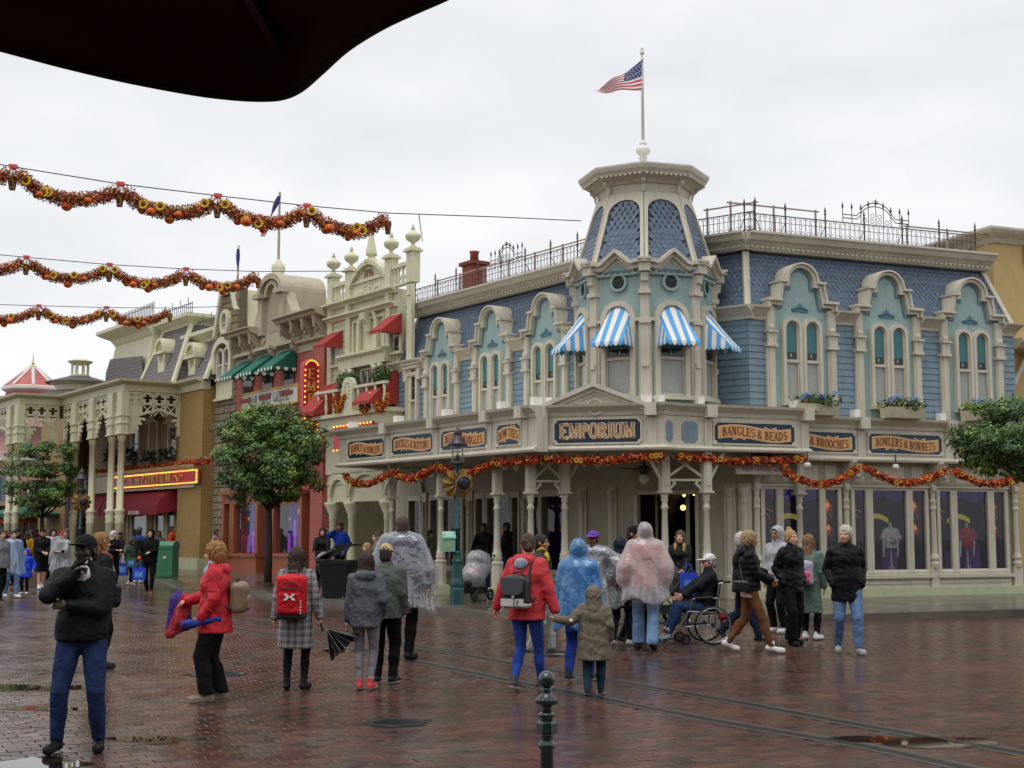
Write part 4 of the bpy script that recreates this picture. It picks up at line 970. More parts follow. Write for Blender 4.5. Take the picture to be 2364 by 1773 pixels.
def knee(px,s,label):      # sloping knee brace with spindles from post to soffit
 A = PXY[px]; F = Fr(A.x,A.y,*(RD if px in (1303,1629,1533) else LD)); t = thing('knee_bracket',label,'bracket',(A.x,A.y,KZ + 2.7),'knee brackets under the canopy')
 with part('arm',M_CREAM,t) as b: b.ring(F,[(s*.09,KZ + 2.68),(s*.5,CLO - .02)],[(s*.09,KZ + 2.78),(s*.42,CLO + .02)],-.03,.03)
 for k in range(3):
  f = .25 + .22*k
  with part('spindle',M_CREAM,t) as b: b.tube([F.p(s*(.09 + .37*f),KZ + 2.72 + (CLO - KZ - 2.72)*f,0),F.p(s*(.09 + .16*f),CLO,0)],.012,5)
 with part('drop',M_CREAM,t) as b: b.lathe((*F.p(s*.42,0)[:2],CLO - .2),[(.01,0),(.04,.03),(.05,.08),(.03,.12),(.045,.14),(.045,.2)],8)
for px,s,l in ((1303,1,'knee bracket right of the post behind the purple cap'),(1533,-1,'knee bracket left of the lit shop door'),(1629,1,'knee bracket right of the lit shop door'),(906,1,'knee bracket by the dark side door')): knee(px,s,l)
# ---- shop front, right wing
bz0,bz1 = FRW.uv(2100,1321)[1],FRW.uv(2100,1133)[1]; print('shopwin',bz0,bz1)
INT = -1.1
pxw = {'A': ((1764,1792),(1807,1891),(1905,1934)),'B': ((1972,1998),(2014,2091),(2106,2135)),'C': ((2169,2194),(2209,2279),(2294,2319))}
fu2 = lambda x: FRW.uv(x,1230)[0]
M_STAR = M('orange star','#e07a3c',.5,.1,emit=.7); M_GILT = M('gilt ribbon','#b8a040',.5,.1,emit=.25)  # stars and ribbons given a glow that stands in for display lighting
for nm,W3 in pxw.items():
 u0,u1 = fu2(W3[0][0]) - .1,fu2(W3[2][1]) + .1
 fr = MB(); us = [fu2(x) for w2 in W3 for x in w2]
 edges = [u0] + us + [u1]
 for i in range(0,len(edges),2): fr.box(FRW,edges[i],edges[i + 1],bz0 - .06,bz1 + .07,-.03,.06)
 for a,c in zip(us[::2],us[1::2]): fr.box(FRW,a,c,bz1,bz1 + .07,-.03,.06); fr.box(FRW,a,c,bz0 - .06,bz0,-.03,.07)
 fr.box(FRW,u0 - .06,u1 + .06,bz0 - .14,bz0 - .06,-.03,.14); fr.box(FRW,u0 - .02,u1 + .02,bz1 + .07,bz1 + .12,-.03,.1)
 # transom lights above
 for a,c in zip(us[::2],us[1::2]): fr.box(FRW,a + .02,c - .02,bz1 + .2,CLR - .1,-.03,.035)
 sw = fr.obj('shop_window',M_CREAM,EMP)
 for a,c in zip(us[::2],us[1::2]):
  with part('pane',M_GLASS,sw) as b: b.add([FRW.p(a,bz0,.0),FRW.p(c,bz0,.0),FRW.p(c,bz1,.0),FRW.p(a,bz1,.0)],[(0,1,2,3)])
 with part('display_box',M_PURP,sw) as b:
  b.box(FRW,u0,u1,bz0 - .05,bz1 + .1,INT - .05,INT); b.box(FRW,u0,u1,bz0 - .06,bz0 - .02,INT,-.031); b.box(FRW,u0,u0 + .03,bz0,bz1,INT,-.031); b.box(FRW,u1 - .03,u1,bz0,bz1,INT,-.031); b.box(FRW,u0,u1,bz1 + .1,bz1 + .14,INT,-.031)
 with part('drape',M('purple drape','#4a2a88',.7,.3,6,emit=.15),sw) as b:  # drape glows a little, as no lamp lights the box
  for k in range(3):
   ca = u0 + (k + .5)*(u1 - u0)/3; b.ring(FRW,[(ca - .35 + .07*i,bz1 + .08) for i in range(11)],[(ca - .35 + .07*i,bz1 - .1 - .16*sin(pi*i/10)) for i in range(11)],INT + .3,INT + .34)
 for st_i,(fx,fy,sz) in enumerate(((.08,.8,.15),(.92,.82,.12),(.93,.55,.07))):
  c = (u0 + fx*(u1 - u0),bz0 + fy*(bz1 - bz0))
  with part('star',M_STAR,sw) as b:
   b.prism(FRW,[(c[0] + sz*(1 if k % 2 == 0 else .36)*sin(pi*k/8 + .0)*(1 if k % 4 == 0 else .75),c[1] + sz*1.2*(1 if k % 2 == 0 else .36)*cos(pi*k/8)*(1 if k % 4 == 0 else .75)) for k in range(16)],-.3,-.28)
   for k in range(7): a = R(200 + k*24); b.tube([FRW.p(c[0] + .03*cos(a),c[1] + .03*sin(a),-.31),FRW.p(c[0] + sz*2.6*cos(a),c[1] + sz*3*sin(a),-.31)],.004,3)
 uc2 = (us[2] + us[3])/2
 with part('ribbon_sign',M_GILT,sw) as b: b.ring(FRW,[(uc2 - .35 + .07*i,bz0 + (bz1 - bz0)*(.66 + .06*sin(pi*i/10))) for i in range(11)],[(uc2 - .35 + .07*i,bz0 + (bz1 - bz0)*(.60 + .06*sin(pi*i/10))) for i in range(11)],-.5,-.47)
 with part('display_block',M('display violet','#5b2a7a',.6,.3,4,emit=.15),sw) as b:  # blocks carry their own faint glow instead of lamplight
  for k in range(3): a = us[0] + random.uniform(0,.5) + k*.6; b.box(FRW,a,a + random.uniform(.2,.4),bz0,bz0 + random.uniform(.2,.7),INT + .1,INT + .3)
 # base: louvred panel and plinth
 with part('base_panel',M_CREAM,sw) as b:
  b.box(FRW,u0 - .05,u1 + .05,KZ + .2,bz0 - .14,-.03,.04)
  for k in range(4): b.prof(FRW,[(.04,KZ + .3 + k*.09),(.075,KZ + .3 + k*.09),(.045,KZ + .37 + k*.09)],u0 + .05,u1 - .05)
bays = [(fu2(w3[0][0]) - .1,fu2(w3[2][1]) + .1) for w3 in pxw.values()]; gp = [0.0] + [q for bb in bays for q in bb] + [uR_end]
for i in range(0,len(gp),2):
 with part('shop_wall',M_CREAM_SHADE,EMP) as b: b.box(FRW,gp[i],gp[i + 1],KZ,bz1 + .14,-.35,-.028)
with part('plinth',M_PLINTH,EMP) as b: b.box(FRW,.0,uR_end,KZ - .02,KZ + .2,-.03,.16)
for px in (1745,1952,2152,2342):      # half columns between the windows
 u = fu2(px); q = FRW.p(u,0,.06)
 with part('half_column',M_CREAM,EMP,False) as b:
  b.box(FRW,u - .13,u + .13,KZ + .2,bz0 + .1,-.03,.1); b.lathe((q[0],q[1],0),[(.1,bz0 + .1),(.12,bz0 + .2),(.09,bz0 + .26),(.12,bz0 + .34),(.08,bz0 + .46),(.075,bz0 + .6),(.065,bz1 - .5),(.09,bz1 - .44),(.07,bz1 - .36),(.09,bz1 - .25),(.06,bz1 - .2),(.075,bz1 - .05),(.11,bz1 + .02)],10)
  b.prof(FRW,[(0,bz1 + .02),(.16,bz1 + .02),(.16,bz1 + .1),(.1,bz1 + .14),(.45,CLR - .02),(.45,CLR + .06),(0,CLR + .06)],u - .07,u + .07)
with part('frieze',M_CREAM_SHADE,EMP) as b: b.box(FRW,0,uR_end,bz1 + .13,CLR + .05,-.03,.03)
for px in (1986,2186):      # pendant drops at the canopy edge
 u = FCR.uv(px,1070)[0]; q = FCR.p(u,0,-.12)
 with part('drop_pendant',M_CREAM,CAN) as b: b.box(FCR,u - .08,u + .08,CLR - .26,CLR,-.2,-.04); b.lathe((q[0],q[1],CLR - .42),[(.02,0),(.06,.04),(.075,.08),(.05,.12),(.06,.16)],10)
# ---- corner walls and lit door
d0 = ln(1463,33.3); d1_ = ln(1612,32.6); f0 = onF(FLW,1302)
FW1 = Fr(f0.x,f0.y,(d0 - f0).x,(d0 - f0).y); W1 = (d0 - f0).length; FDR = Fr(d0.x,d0.y,(d1_ - d0).x,(d1_ - d0).y); WD = (d1_ - d0).length
fr0 = Vector(FRW.p(0,0)[:2]); FW2 = Fr(d1_.x,d1_.y,(fr0 - d1_).x,(fr0 - d1_).y); W2 = (fr0 - d1_).length
with part('entrance_wall',M_CREAM_SHADE,EMP) as b:
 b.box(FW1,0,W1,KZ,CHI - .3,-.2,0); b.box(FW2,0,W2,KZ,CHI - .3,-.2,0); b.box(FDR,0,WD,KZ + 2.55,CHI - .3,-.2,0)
for F,us in ((FW1,(W1*.3,W1*.72)),(FW2,(W2*.62,W2*.9))):
 for u in us:
  with part('half_column',M_CREAM,EMP) as b: b.box(F,u - .16,u + .16,KZ,KZ + 2.7,0,.06); b.lathe((*F.p(u,0,.06)[:2],KZ),[(.12,.0),(.12,.5),(.09,.55),(.08,2.2),(.1,2.25),(.1,2.3),(.08,2.35),(.14,2.55),(.14,2.6)],10)
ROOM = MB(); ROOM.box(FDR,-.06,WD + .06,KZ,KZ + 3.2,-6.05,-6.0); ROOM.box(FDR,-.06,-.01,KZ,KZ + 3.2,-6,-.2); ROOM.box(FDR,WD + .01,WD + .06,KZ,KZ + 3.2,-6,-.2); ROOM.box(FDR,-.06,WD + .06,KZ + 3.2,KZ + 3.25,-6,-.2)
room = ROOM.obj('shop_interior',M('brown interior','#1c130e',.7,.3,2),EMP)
with part('door_frame',M_CREAM,EMP) as b:
 b.box(FDR,0,.09,KZ,KZ + 2.55,-.2,.04); b.box(FDR,WD - .09,WD,KZ,KZ + 2.55,-.2,.04); b.box(FDR,WD*.64,WD*.7,KZ,KZ + 2.55,-.9,-.82); b.box(FDR,WD*.16,WD*.19,KZ,KZ + 2.5,-.9,-.82); b.box(FDR,0,WD,KZ + 2.47,KZ + 2.56,-.2,.04)
for (px,py,Y,r_) in ((1488,1143,36.5,.05),(1510,1147,36.5,.05),(1519,1143,36.5,.045),(1520,1172,36,.075),(1579,1143,36.5,.05),(1577,1172,36,.075),(1602,1142,36.5,.03)):
 c = atY(px,py,Y); t = thing('lamp_globe','small warm lit lamp inside the open shop door','lamp',c,'lit lamps inside the shop door')
 with part('globe',M_GLOW,t,True) as b: b.ball(c,r_,10)
 with part('lamp_stem',M_IRON,t) as b: b.tube([(c.x,c.y,c.z + r_*.9),(c.x,c.y,KZ + 3.2)],.01,5)
fan = atY(1487,1086,31.8); t = thing('ceiling_fan','dark ceiling fan with a white globe hanging in the shop entrance','ceiling fan',fan)
with part('motor',M('fan bronze','#2a201a',.4,.1),t,True) as b: b.lathe(fan,[(.02,.4),(.03,.12),(.12,.1),(.14,0),(.1,-.06),(.05,-.08)],14)
for k in range(4):
 a = R(18 + 90*k)
 with part('blade',M('fan bronze'),t) as b:
  d = Vector((cos(a),sin(a),0)); s = Vector((-sin(a),cos(a),0)); q = fan + Vector((0,0,.02)); tl = Vector((0,0,.02))
  b.hexa([tuple(q + d*.14 - s*.05),tuple(q + d*.62 - s*.075),tuple(q + d*.62 + s*.075 + tl),tuple(q + d*.14 + s*.05 + tl),tuple(q + d*.14 - s*.05 + Vector((0,0,.01))),tuple(q + d*.62 - s*.075 + Vector((0,0,.01))),tuple(q + d*.62 + s*.075 + tl + Vector((0,0,.01))),tuple(q + d*.14 + s*.05 + tl + Vector((0,0,.01)))])
with part('globe',M_GLOBE,t,True) as b: b.ball(fan + Vector((0,0,-.2)),.13,14)
for (px,py,Y) in ((1166,1078,32.8),(1192,1079,32.6),(1349,1070,31.8),(1380,1072,31.8),(1864,1074,31.2),(2068,1078,32.4),(1000,1098,36)):
 c = atY(px,py,Y); t = thing('porch_globe','white glass globe lamp hanging under the shop canopy','lamp',c,'globe lamps under the canopy')
 with part('globe',M_GLOBE,t,True) as b: b.ball(c,.085,12)
 with part('holder',M_IRON,t) as b: b.lathe(c,[(.06,.06),(.05,.1),(.02,.12),(.015,CLO - c.z + .05)],8)
# ---- shop front, left wing (in the porch shade)
lz0,lz1 = KZ + .55,KZ + 2.5
fuL = lambda x: FLW.uv(x,1230)[0]
LW = ((946,971,'door'),(996,1014,'w'),(1022,1065,'w'),(1071,1080,'w'),(1101,1119,'w'),(1127,1176,'w'),(1184,1199,'w'),(1226,1246,'w'),(1253,1306,'w'))
edge = uL_end
with part('shop_wall',M_CREAM_SHADE,EMP) as b:
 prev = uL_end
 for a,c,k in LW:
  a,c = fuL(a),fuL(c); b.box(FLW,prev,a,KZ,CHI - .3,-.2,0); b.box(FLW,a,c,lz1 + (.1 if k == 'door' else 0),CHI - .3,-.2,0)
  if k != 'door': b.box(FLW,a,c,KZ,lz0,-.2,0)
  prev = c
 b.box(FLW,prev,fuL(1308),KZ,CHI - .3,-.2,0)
for a,c,k in LW:
 a,c = fuL(a),fuL(c); z0 = KZ if k == 'door' else lz0
 b = MB(); t_ = .06; b.ring(FLW,[(a - t_,z0),(a - t_,lz1 + t_ + .1),(c + t_,lz1 + t_ + .1),(c + t_,z0)],[(a,z0),(a,lz1),(c,lz1),(c,z0)],-.05,.06)
 sw = b.obj('shop_door' if k == 'door' else 'shop_window',M_CREAM,EMP)
 with part('pane',M_GLASS,sw) as b: b.add([FLW.p(a,z0,-.06),FLW.p(c,z0,-.06),FLW.p(c,lz1,-.06),FLW.p(a,lz1,-.06)],[(0,1,2,3)])
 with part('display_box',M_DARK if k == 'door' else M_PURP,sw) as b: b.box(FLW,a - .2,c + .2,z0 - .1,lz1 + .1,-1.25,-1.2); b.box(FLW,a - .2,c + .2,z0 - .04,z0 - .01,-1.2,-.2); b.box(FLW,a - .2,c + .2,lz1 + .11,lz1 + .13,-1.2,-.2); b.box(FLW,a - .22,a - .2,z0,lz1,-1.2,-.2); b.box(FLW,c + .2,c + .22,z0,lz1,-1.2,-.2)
 if k == 'w' and c - a > .6:
  with part('ribbon_sign',M_GILT,sw) as b: m = (a + c)/2; b.ring(FLW,[(m - .35 + .07*i,lz1 - .45 + .12*sin(pi*i/10)) for i in range(11)],[(m - .35 + .07*i,lz1 - .55 + .12*sin(pi*i/10)) for i in range(11)],-.6,-.57)
 if k == 'w' and c - a > .3:
  with part('sill_step',M_CREAM,sw) as b:
   for q in range(3): b.box(FLW,a - .15,c + .15,KZ + .1 + q*.16,KZ + .2 + q*.16,0,.1 - .025*q)
for px in (982,1088,1215):
 u = fuL(px)
 with part('half_column',M_CREAM,EMP) as b: b.box(FLW,u - .12,u + .12,KZ,KZ + 2.75,0,.06); b.lathe((*FLW.p(u,0,.08)[:2],KZ),[(.1,0),(.1,.7),(.08,.75),(.11,.85),(.08,.95),(.07,2.0),(.1,2.05),(.07,2.15),(.13,2.45)],8)
with part('plinth',M_PLINTH,EMP) as b: b.box(FLW,fuL(955),fuL(1306),KZ - .02,KZ + .16,0,.14)
# bench along the porch wall
bu0,bu1 = fuL(985),fuL(1170); t = thing('porch_bench','long pale wooden bench against the porch wall behind the street lamp','bench',FLW.p(bu0,KZ,.5))
for k in range(3):
 with part('slat',M('bench wood','#b9b199',.6,.12),t) as b: b.box(FLW,bu0,bu1,KZ + .42,KZ + .46,.22 + k*.13,.33 + k*.13)
for f in (.02,.34,.66,.98):
 with part('leg',M('bench wood'),t) as b: u = bu0 + (bu1 - bu0)*f; b.box(FLW,u - .04,u + .04,KZ,KZ + .42,.24,.56)
# ---- barber's hanging sign
FS = FB.off(w=-.25); u0,u1 = FS.uv(1700,1082)[0],FS.uv(1803,1082)[0]; z0,z1 = FS.uv(1750,1092)[1],FS.uv(1750,1072)[1]
t = thing('hanging_sign',"small pale hanging board lettered Dapper Dan's Hair Cuts under the canopy",'sign',FS.p(u0,z0))
with part('board',M('sign cream','#cdbfae',.5,.06),t) as b: b.box(FS,u0,u1,z0,z1,-.02,.02)
with part('board_edge',M_CREAM,t) as b: b.ring(FS,[(u0 - .03,z0 - .03),(u1 + .03,z0 - .03),(u1 + .03,z1 + .03),(u0 - .03,z1 + .03),(u0 - .03,z0 - .03)],[(u0,z0),(u1,z0),(u1,z1),(u0,z1),(u0,z0)],-.03,.03)
for u in (u0 + .1,u1 - .1):
 with part('hanger',M_IRON,t) as b: b.tube([FS.p(u,z1,0),FS.p(u,CLO + .1,0)],.012,5)
def bfont(text,F,uc,vc,h,w,parent,mat,width=None,name='lettering'):
 cu = bpy.data.curves.new('txt','FONT'); cu.body = text; cu.size = 1; cu.align_x = 'CENTER'; cu.align_y = 'CENTER'; cu.extrude = .0
 ob = bpy.data.objects.new('txt',cu); COL.objects.link(ob); dg = bpy.context.evaluated_depsgraph_get(); me = bpy.data.meshes.new_from_object(ob.evaluated_get(dg))
 V = np.array([v.co[:] for v in me.vertices]); Fs = [list(p.vertices) for p in me.polygons]; bpy.data.objects.remove(ob); bpy.data.meshes.remove(me)
 sx = h if width is None else width/(V[:,0].max() - V[:,0].min())
 P = [F.p(uc + x*sx,vc + y*h,w) for x,y,_ in V]
 return mesh_np(name,P,Fs,parent,mat)
bfont("Dapper Dan's Hair Cuts",FS,(u0 + u1)/2 + .05,(z0 + z1)/2,(z1 - z0)*.95,.023,t,M('sign violet letters','#4a3560',.5,0),(u1 - u0)*.86)
# ================================================================ STREET BUILDINGS TO THE LEFT
def lv(px,py,w=0): return FLW.uv(px,py,w)
M_CR2 = M('creamy yellow paint','#d4d0b2',0.55,.05,3,dirt=.38); M_CR3 = M('cream siding','#d0ccab',.55,.06,4,dirt=.2)
M_AWR = M('red awning canvas','#a23430',.75,.08,6); M_AWG = M('green awning canvas','#0f6352',.75,.1,6)
def brick_mat(name,c1,c2,mo,bw=.22,rh=.075,d=LD,ms=.008):
 m = bpy.data.materials.new(name); m.use_nodes = True; t = m.node_tree; n = t.nodes.new; l = t.links.new; b = t.nodes['Principled BSDF']; MATS[name] = m
 g = n('ShaderNodeNewGeometry'); dp = n('ShaderNodeVectorMath'); dp.operation = 'DOT_PRODUCT'; dp.inputs[1].default_value = (d.x,d.y,0); l(g.outputs['Position'],dp.inputs[0])
 sx = n('ShaderNodeSeparateXYZ'); l(g.outputs['Position'],sx.inputs[0]); cb = n('ShaderNodeCombineXYZ'); l(dp.outputs['Value'],cb.inputs[0]); l(sx.outputs[2],cb.inputs[1])
 bt = n('ShaderNodeTexBrick'); bt.inputs['Scale'].default_value = 1; bt.inputs['Brick Width'].default_value = bw; bt.inputs['Row Height'].default_value = rh; bt.inputs['Mortar Size'].default_value = ms
 for k,c in (('Color1',c1),('Color2',c2),('Mortar',mo)): bt.inputs[k].default_value = (*hx(c),1)
 l(cb.outputs[0],bt.inputs['Vector']); l(bt.outputs[0],b.inputs['Base Color']); b.inputs['Roughness'].default_value = .65
 bm = n('ShaderNodeBump'); bm.inputs['Strength'].default_value = .6; bm.inputs['Distance'].default_value = .02; bm.invert = True; l(bt.outputs['Fac'],bm.inputs['Height']); l(bm.outputs[0],b.inputs['Normal']); return m
M_RBRICK = brick_mat('red brick','#ab4b42','#9c4038','#b98d7e'); M_YBRICK = brick_mat('ochre brick','#a98a55','#a0804b','#8a7045',.22,.075); M_PSLATE = brick_mat('purple slate roof','#6a6465','#77706f','#484446',.3,.17,LD,.014)
def awning(F,uc,hw,vt,vb,pr,parent,mat,val=None,name='awning',wt=.05,scal=8):
 """sloping canvas with cheeks and a scalloped valance"""
 P = F.p; b = MB(); b.add([P(uc - hw,vt,wt),P(uc + hw,vt,wt),P(uc + hw,vb,pr),P(uc - hw,vb,pr)],[(0,1,2,3)])
 for s in (-1,1): b.add([P(uc + s*hw,vt,wt),P(uc + s*hw,vb,pr),P(uc + s*hw,vb,wt)],[(0,1,2)])
 o = b.obj(name,mat,parent); q = .13
 def scallops(p0,p1,n,m2):
  p0,p1 = Vector(p0),Vector(p1)
  for i in range(n):
   a,c = p0.lerp(p1,i/n),p0.lerp(p1,(i + 1)/n); m = a.lerp(c,.5); z = Vector((0,0,1))
   with part('valance_scallop',m2[i % len(m2)],o) as bb: bb.add([tuple(a),tuple(c),tuple(c - z*q*.55),tuple(c.lerp(m,.5) - z*q*.9),tuple(m - z*q),tuple(a.lerp(m,.5) - z*q*.9),tuple(a - z*q*.55)],[(0,1,2,3,4,5,6)])
 m2 = val or [mat]
 scallops(P(uc - hw,vb,pr),P(uc + hw,vb,pr),scal,m2); scallops(P(uc + hw,vb,wt),P(uc + hw,vb,pr),max(3,scal - 3),m2); return o
def urn(c,h,parent,mat,r=.2):
 with part('urn',mat,parent,True) as b: b.lathe(c,[(x*r,y*h) for x,y in ((.45,0),(.45,.06),(.2,.12),(.25,.2),(.85,.34),(1,.46),(1,.55),(.8,.58),(.5,.68),(.2,.74),(.2,.78),(.32,.81),(.14,.85),(.2,.9),(.03,1))],12)
# ---------------- 1896 building
C0,C1 = lv(757,900)[0],uL_end - .02
CB = thing('cream_building','narrow cream building dated 1896 with urns on the parapet and red awnings','building',FLW.p(C0,KZ,0))
v_par,v_cor2,v_ent = lv(948,657)[1],lv(948,690)[1],lv(902,808)[1]; v_bal = lv(830,957)[1]; v_arc = lv(762,1160)[1]
print('CB',C0,C1,v_par,v_cor2,v_ent,v_bal,v_arc)
ucol = [lv(x,900)[0] for x in (803,900)]     # centre bay edges
ub_ = [lv(x,640)[0] for x in (768,809,901,951)]
with part('wall',M_CR2,CB) as b:
 b.box(FLW,C0,C1,v_arc,v_par,-.5,-.03); b.box(FLW,C0,C1,KZ,v_arc,-3.0,-2.9); b.box(FLW,C0,C1,v_arc + .6,v_arc + .7,-3,0)
for q_ in (C0,C1 - .1):
 with part('porch_side',M_CR2,CB) as b: b.box(FLW,q_,q_ + .1,KZ,v_arc + .6,-2.9,-.45)
for a,c in ((C0 + .12,ub_[1] - .12),(ub_[2] + .12,C1 - .12)): siding(FLW,a,c,v_bal - .6,v_cor2 - .1,CB,M_CR3,h=.19)
for i,u in enumerate(ub_):
 with part('corner_pilaster',M_CR2,CB) as b: b.box(FLW,u - .15,u + .15,v_bal - .6,v_par,-.03,.1); b.box(FLW,u - .1,u + .1,v_cor2 + .1,v_par - .06,.1,.14)
for nm,v,pr in (('parapet_cornice',v_par,.3),('upper_cornice',v_cor2,.26)):
 with part(nm,M_CR2,CB) as b: b.prof(FLW,[(-.03,v - .12),(.1,v - .12),(.14,v - .04),(pr,v + .0),(pr,v + .06),(-.03,v + .08)],C0 - .02,C1 - .0)
hp = lv(901,598)[1] - v_par
for i,u in enumerate(ub_):
 with part('parapet_pedestal',M_CR2,CB) as b:
  b.box(FLW,u - .17,u + .17,v_par + .06,v_par + hp,-.2,.12); b.box(FLW,u - .25,u + .25,v_par + hp,v_par + hp + .07,-.26,.2); b.box(FLW,u - .2,u + .2,v_par + hp + .07,v_par + hp + .13,-.2,.15)
 urn(FLW.p(u,v_par + hp + .13,-.03),.78,CB,M_CR2,.25)
for a,c in ((ub_[0] + .17,ub_[1] - .17),(ub_[2] + .17,ub_[3] - .17)):
 with part('balustrade_rail',M_CR2,CB) as b: b.box(FLW,a,c,v_par + hp*.62,v_par + hp*.74,-.1,.08); b.box(FLW,a,c,v_par + .05,v_par + .13,-.1,.08)
 for k in range(4):
  with part('baluster',M_CR2,CB,True) as b: b.lathe(FLW.p(a + (k + .5)*(c - a)/4,v_par + .13,0),[(.06,0),(.04,.05),(.075,.16),(.04,.3),(.03,.38),(.06,.43),(.06,hp*.62 - .13)],8)
# arched date panel
ca,cc = ub_[1] + .17,ub_[2] - .17; cm = (ca + cc)/2; hw = (cc - ca)/2
ap = [(cm - hw + 2*hw*i/14,v_par + hp*.55 + (hp*.62)*sin(pi*i/14)**.8) for i in range(15)]
with part('date_panel',M_CR2,CB) as b: b.prism(FLW,[(cc,v_par),(ca,v_par)] + ap,-.2,.02); b.ring(FLW,ap,[(u,v - .16) for u,v in ap],.02,.16); b.box(FLW,ca,cc,v_par + hp*.5,v_par + hp*.56,.02,.09)
with part('date_lettering',M('date brown','#8a5a45',.5,0),CB) as b: lettering(b,FLW,'1896',cm - .36,v_par + hp*.64,.26,.02,.04,1.0,None,.02)
with part('relief',M_CR2,CB,True) as b:
 for k in range(26): x = random.uniform(-1,1); b.ball(FLW.p(cm + x*hw*.7,v_par + .12 + random.random()*hp*.34*(1 - abs(x)*.7),.03),random.uniform(.03,.07),6)
with part('obelisk',M_CR2,CB) as b:
 q = FLW.p(cm,0,-.05); z = v_par + hp*1.18; b.lathe((q[0],q[1],0),[(.3,z - .1),(.3,z),(.16,z + .05),(.16,z + .15),(.24,z + .18),(.24,z + .25),(.1,z + .85),(.05,z + .9),(.07,z + .93),(.02,z + .98),(.008,z + 1.3)],4,pi/4)
# niche, entablature, columns, balcony
with part('niche',M_CR2,CB) as b:
 v0 = v_ent + .1; va = v_ent + .95; r = .52; b.ring(FLW,[(cm + r + .16,v0)] + arc(cm,va,r + .16,0,180,14) + [(cm - r - .16,v0)],[(cm + r,v0)] + arc(cm,va,r,0,180,14) + [(cm - r,v0)],0,.12)
 b.ring(FLW,[(cm - hw + .1,v0),(cm - hw + .1,v_cor2 - .25),(cm + hw - .1,v_cor2 - .25),(cm + hw - .1,v0)],[(cm - hw + .18,v0),(cm - hw + .18,v_cor2 - .33),(cm + hw - .18,v_cor2 - .33),(cm + hw - .18,v0)],0,.06)
 b.prof(FLW,[(0,v_cor2 - .75),(.12,v_cor2 - .75),(.16,v_cor2 - .5),(.3,v_cor2 - .35),(.32,v_cor2 - .12),(0,v_cor2 - .12)],cm - .15,cm + .15)
with part('entablature',M_CR2,CB) as b: b.prof(FLW,[(0,v_ent - .4),(.3,v_ent - .4),(.3,v_ent - .1),(.42,v_ent),(.42,v_ent + .08),(0,v_ent + .1)],ucol[0] - .15,ucol[1] + .15)
for u in (ucol[0] + .2,ucol[0] + .62,ucol[1] - .62,ucol[1] - .2):
 with part('column',M_CR2,CB,True) as b: b.lathe(FLW.p(u,0,.2),[(.14,v_bal + .9),(.11,v_bal + .95),(.095,v_ent - .62),(.12,v_ent - .6),(.16,v_ent - .42)],10)
wnd = MB(); wnd.ring(FLW,[(cm - .42,v_bal),(cm - .42,v_ent - .45),(cm + .42,v_ent - .45),(cm + .42,v_bal)],[(cm - .34,v_bal),(cm - .34,v_ent - .52),(cm + .34,v_ent - .52),(cm + .34,v_bal)],0,.08); wnd.box(FLW,cm - .03,cm + .03,v_bal,v_ent - .5,0,.06); wo_ = wnd.obj('balcony_window',M_CR2,CB)
with part('pane',M_GLASS,wo_) as b: b.add([FLW.p(cm - .34,v_bal,.03),FLW.p(cm + .34,v_bal,.03),FLW.p(cm + .34,v_ent - .5,.03),FLW.p(cm - .34,v_ent - .5,.03)],[(0,1,2,3)])
with part('dark_room',M('grey curtain room','#77706f',.8,.3,4),wo_) as b: b.box(FLW,cm - .34,cm + .34,v_bal,v_ent - .5,-.02,.01)
bw = .75
with part('balcony',M_CR2,CB) as b:
 b.box(FLW,ub_[0] + .2,ub_[3] - .25,v_bal - .12,v_bal,0,bw + .06); b.box(FLW,ub_[0] + .4,ub_[3] - .45,v_bal - .5,v_bal - .12,0,bw - .1); b.box(FLW,ub_[0] + .25,ub_[3] - .3,v_bal + .75,v_bal + .84,bw - .12,bw + .02)
 b.prism(FLW,[(cm - .36,v_bal),(cm + .36,v_bal),(cm + .36,v_bal + .8)] + arc(cm,v_bal + .8,.36,0,180,10)[1:],bw - .12,bw + .06)
for k in range(9):
 u = ub_[0] + .45 + k*(ub_[3] - ub_[0] - .9)/8
 if abs(u - cm) < .4: continue
 with part('balcony_baluster',M_CR2,CB,True) as b: b.lathe(FLW.p(u,v_bal,bw - .05),[(.06,0),(.035,.1),(.07,.25),(.035,.5),(.06,.75)],8)
with part('medallion',M('medallion shade','#b9b48c',.6,.1),CB,True) as b:
 for k in range(12): a = 2*pi*k/12; b.ball(FLW.p(cm + .16*cos(a),v_bal + .72 + .26*sin(a),bw + .05),.045,6)
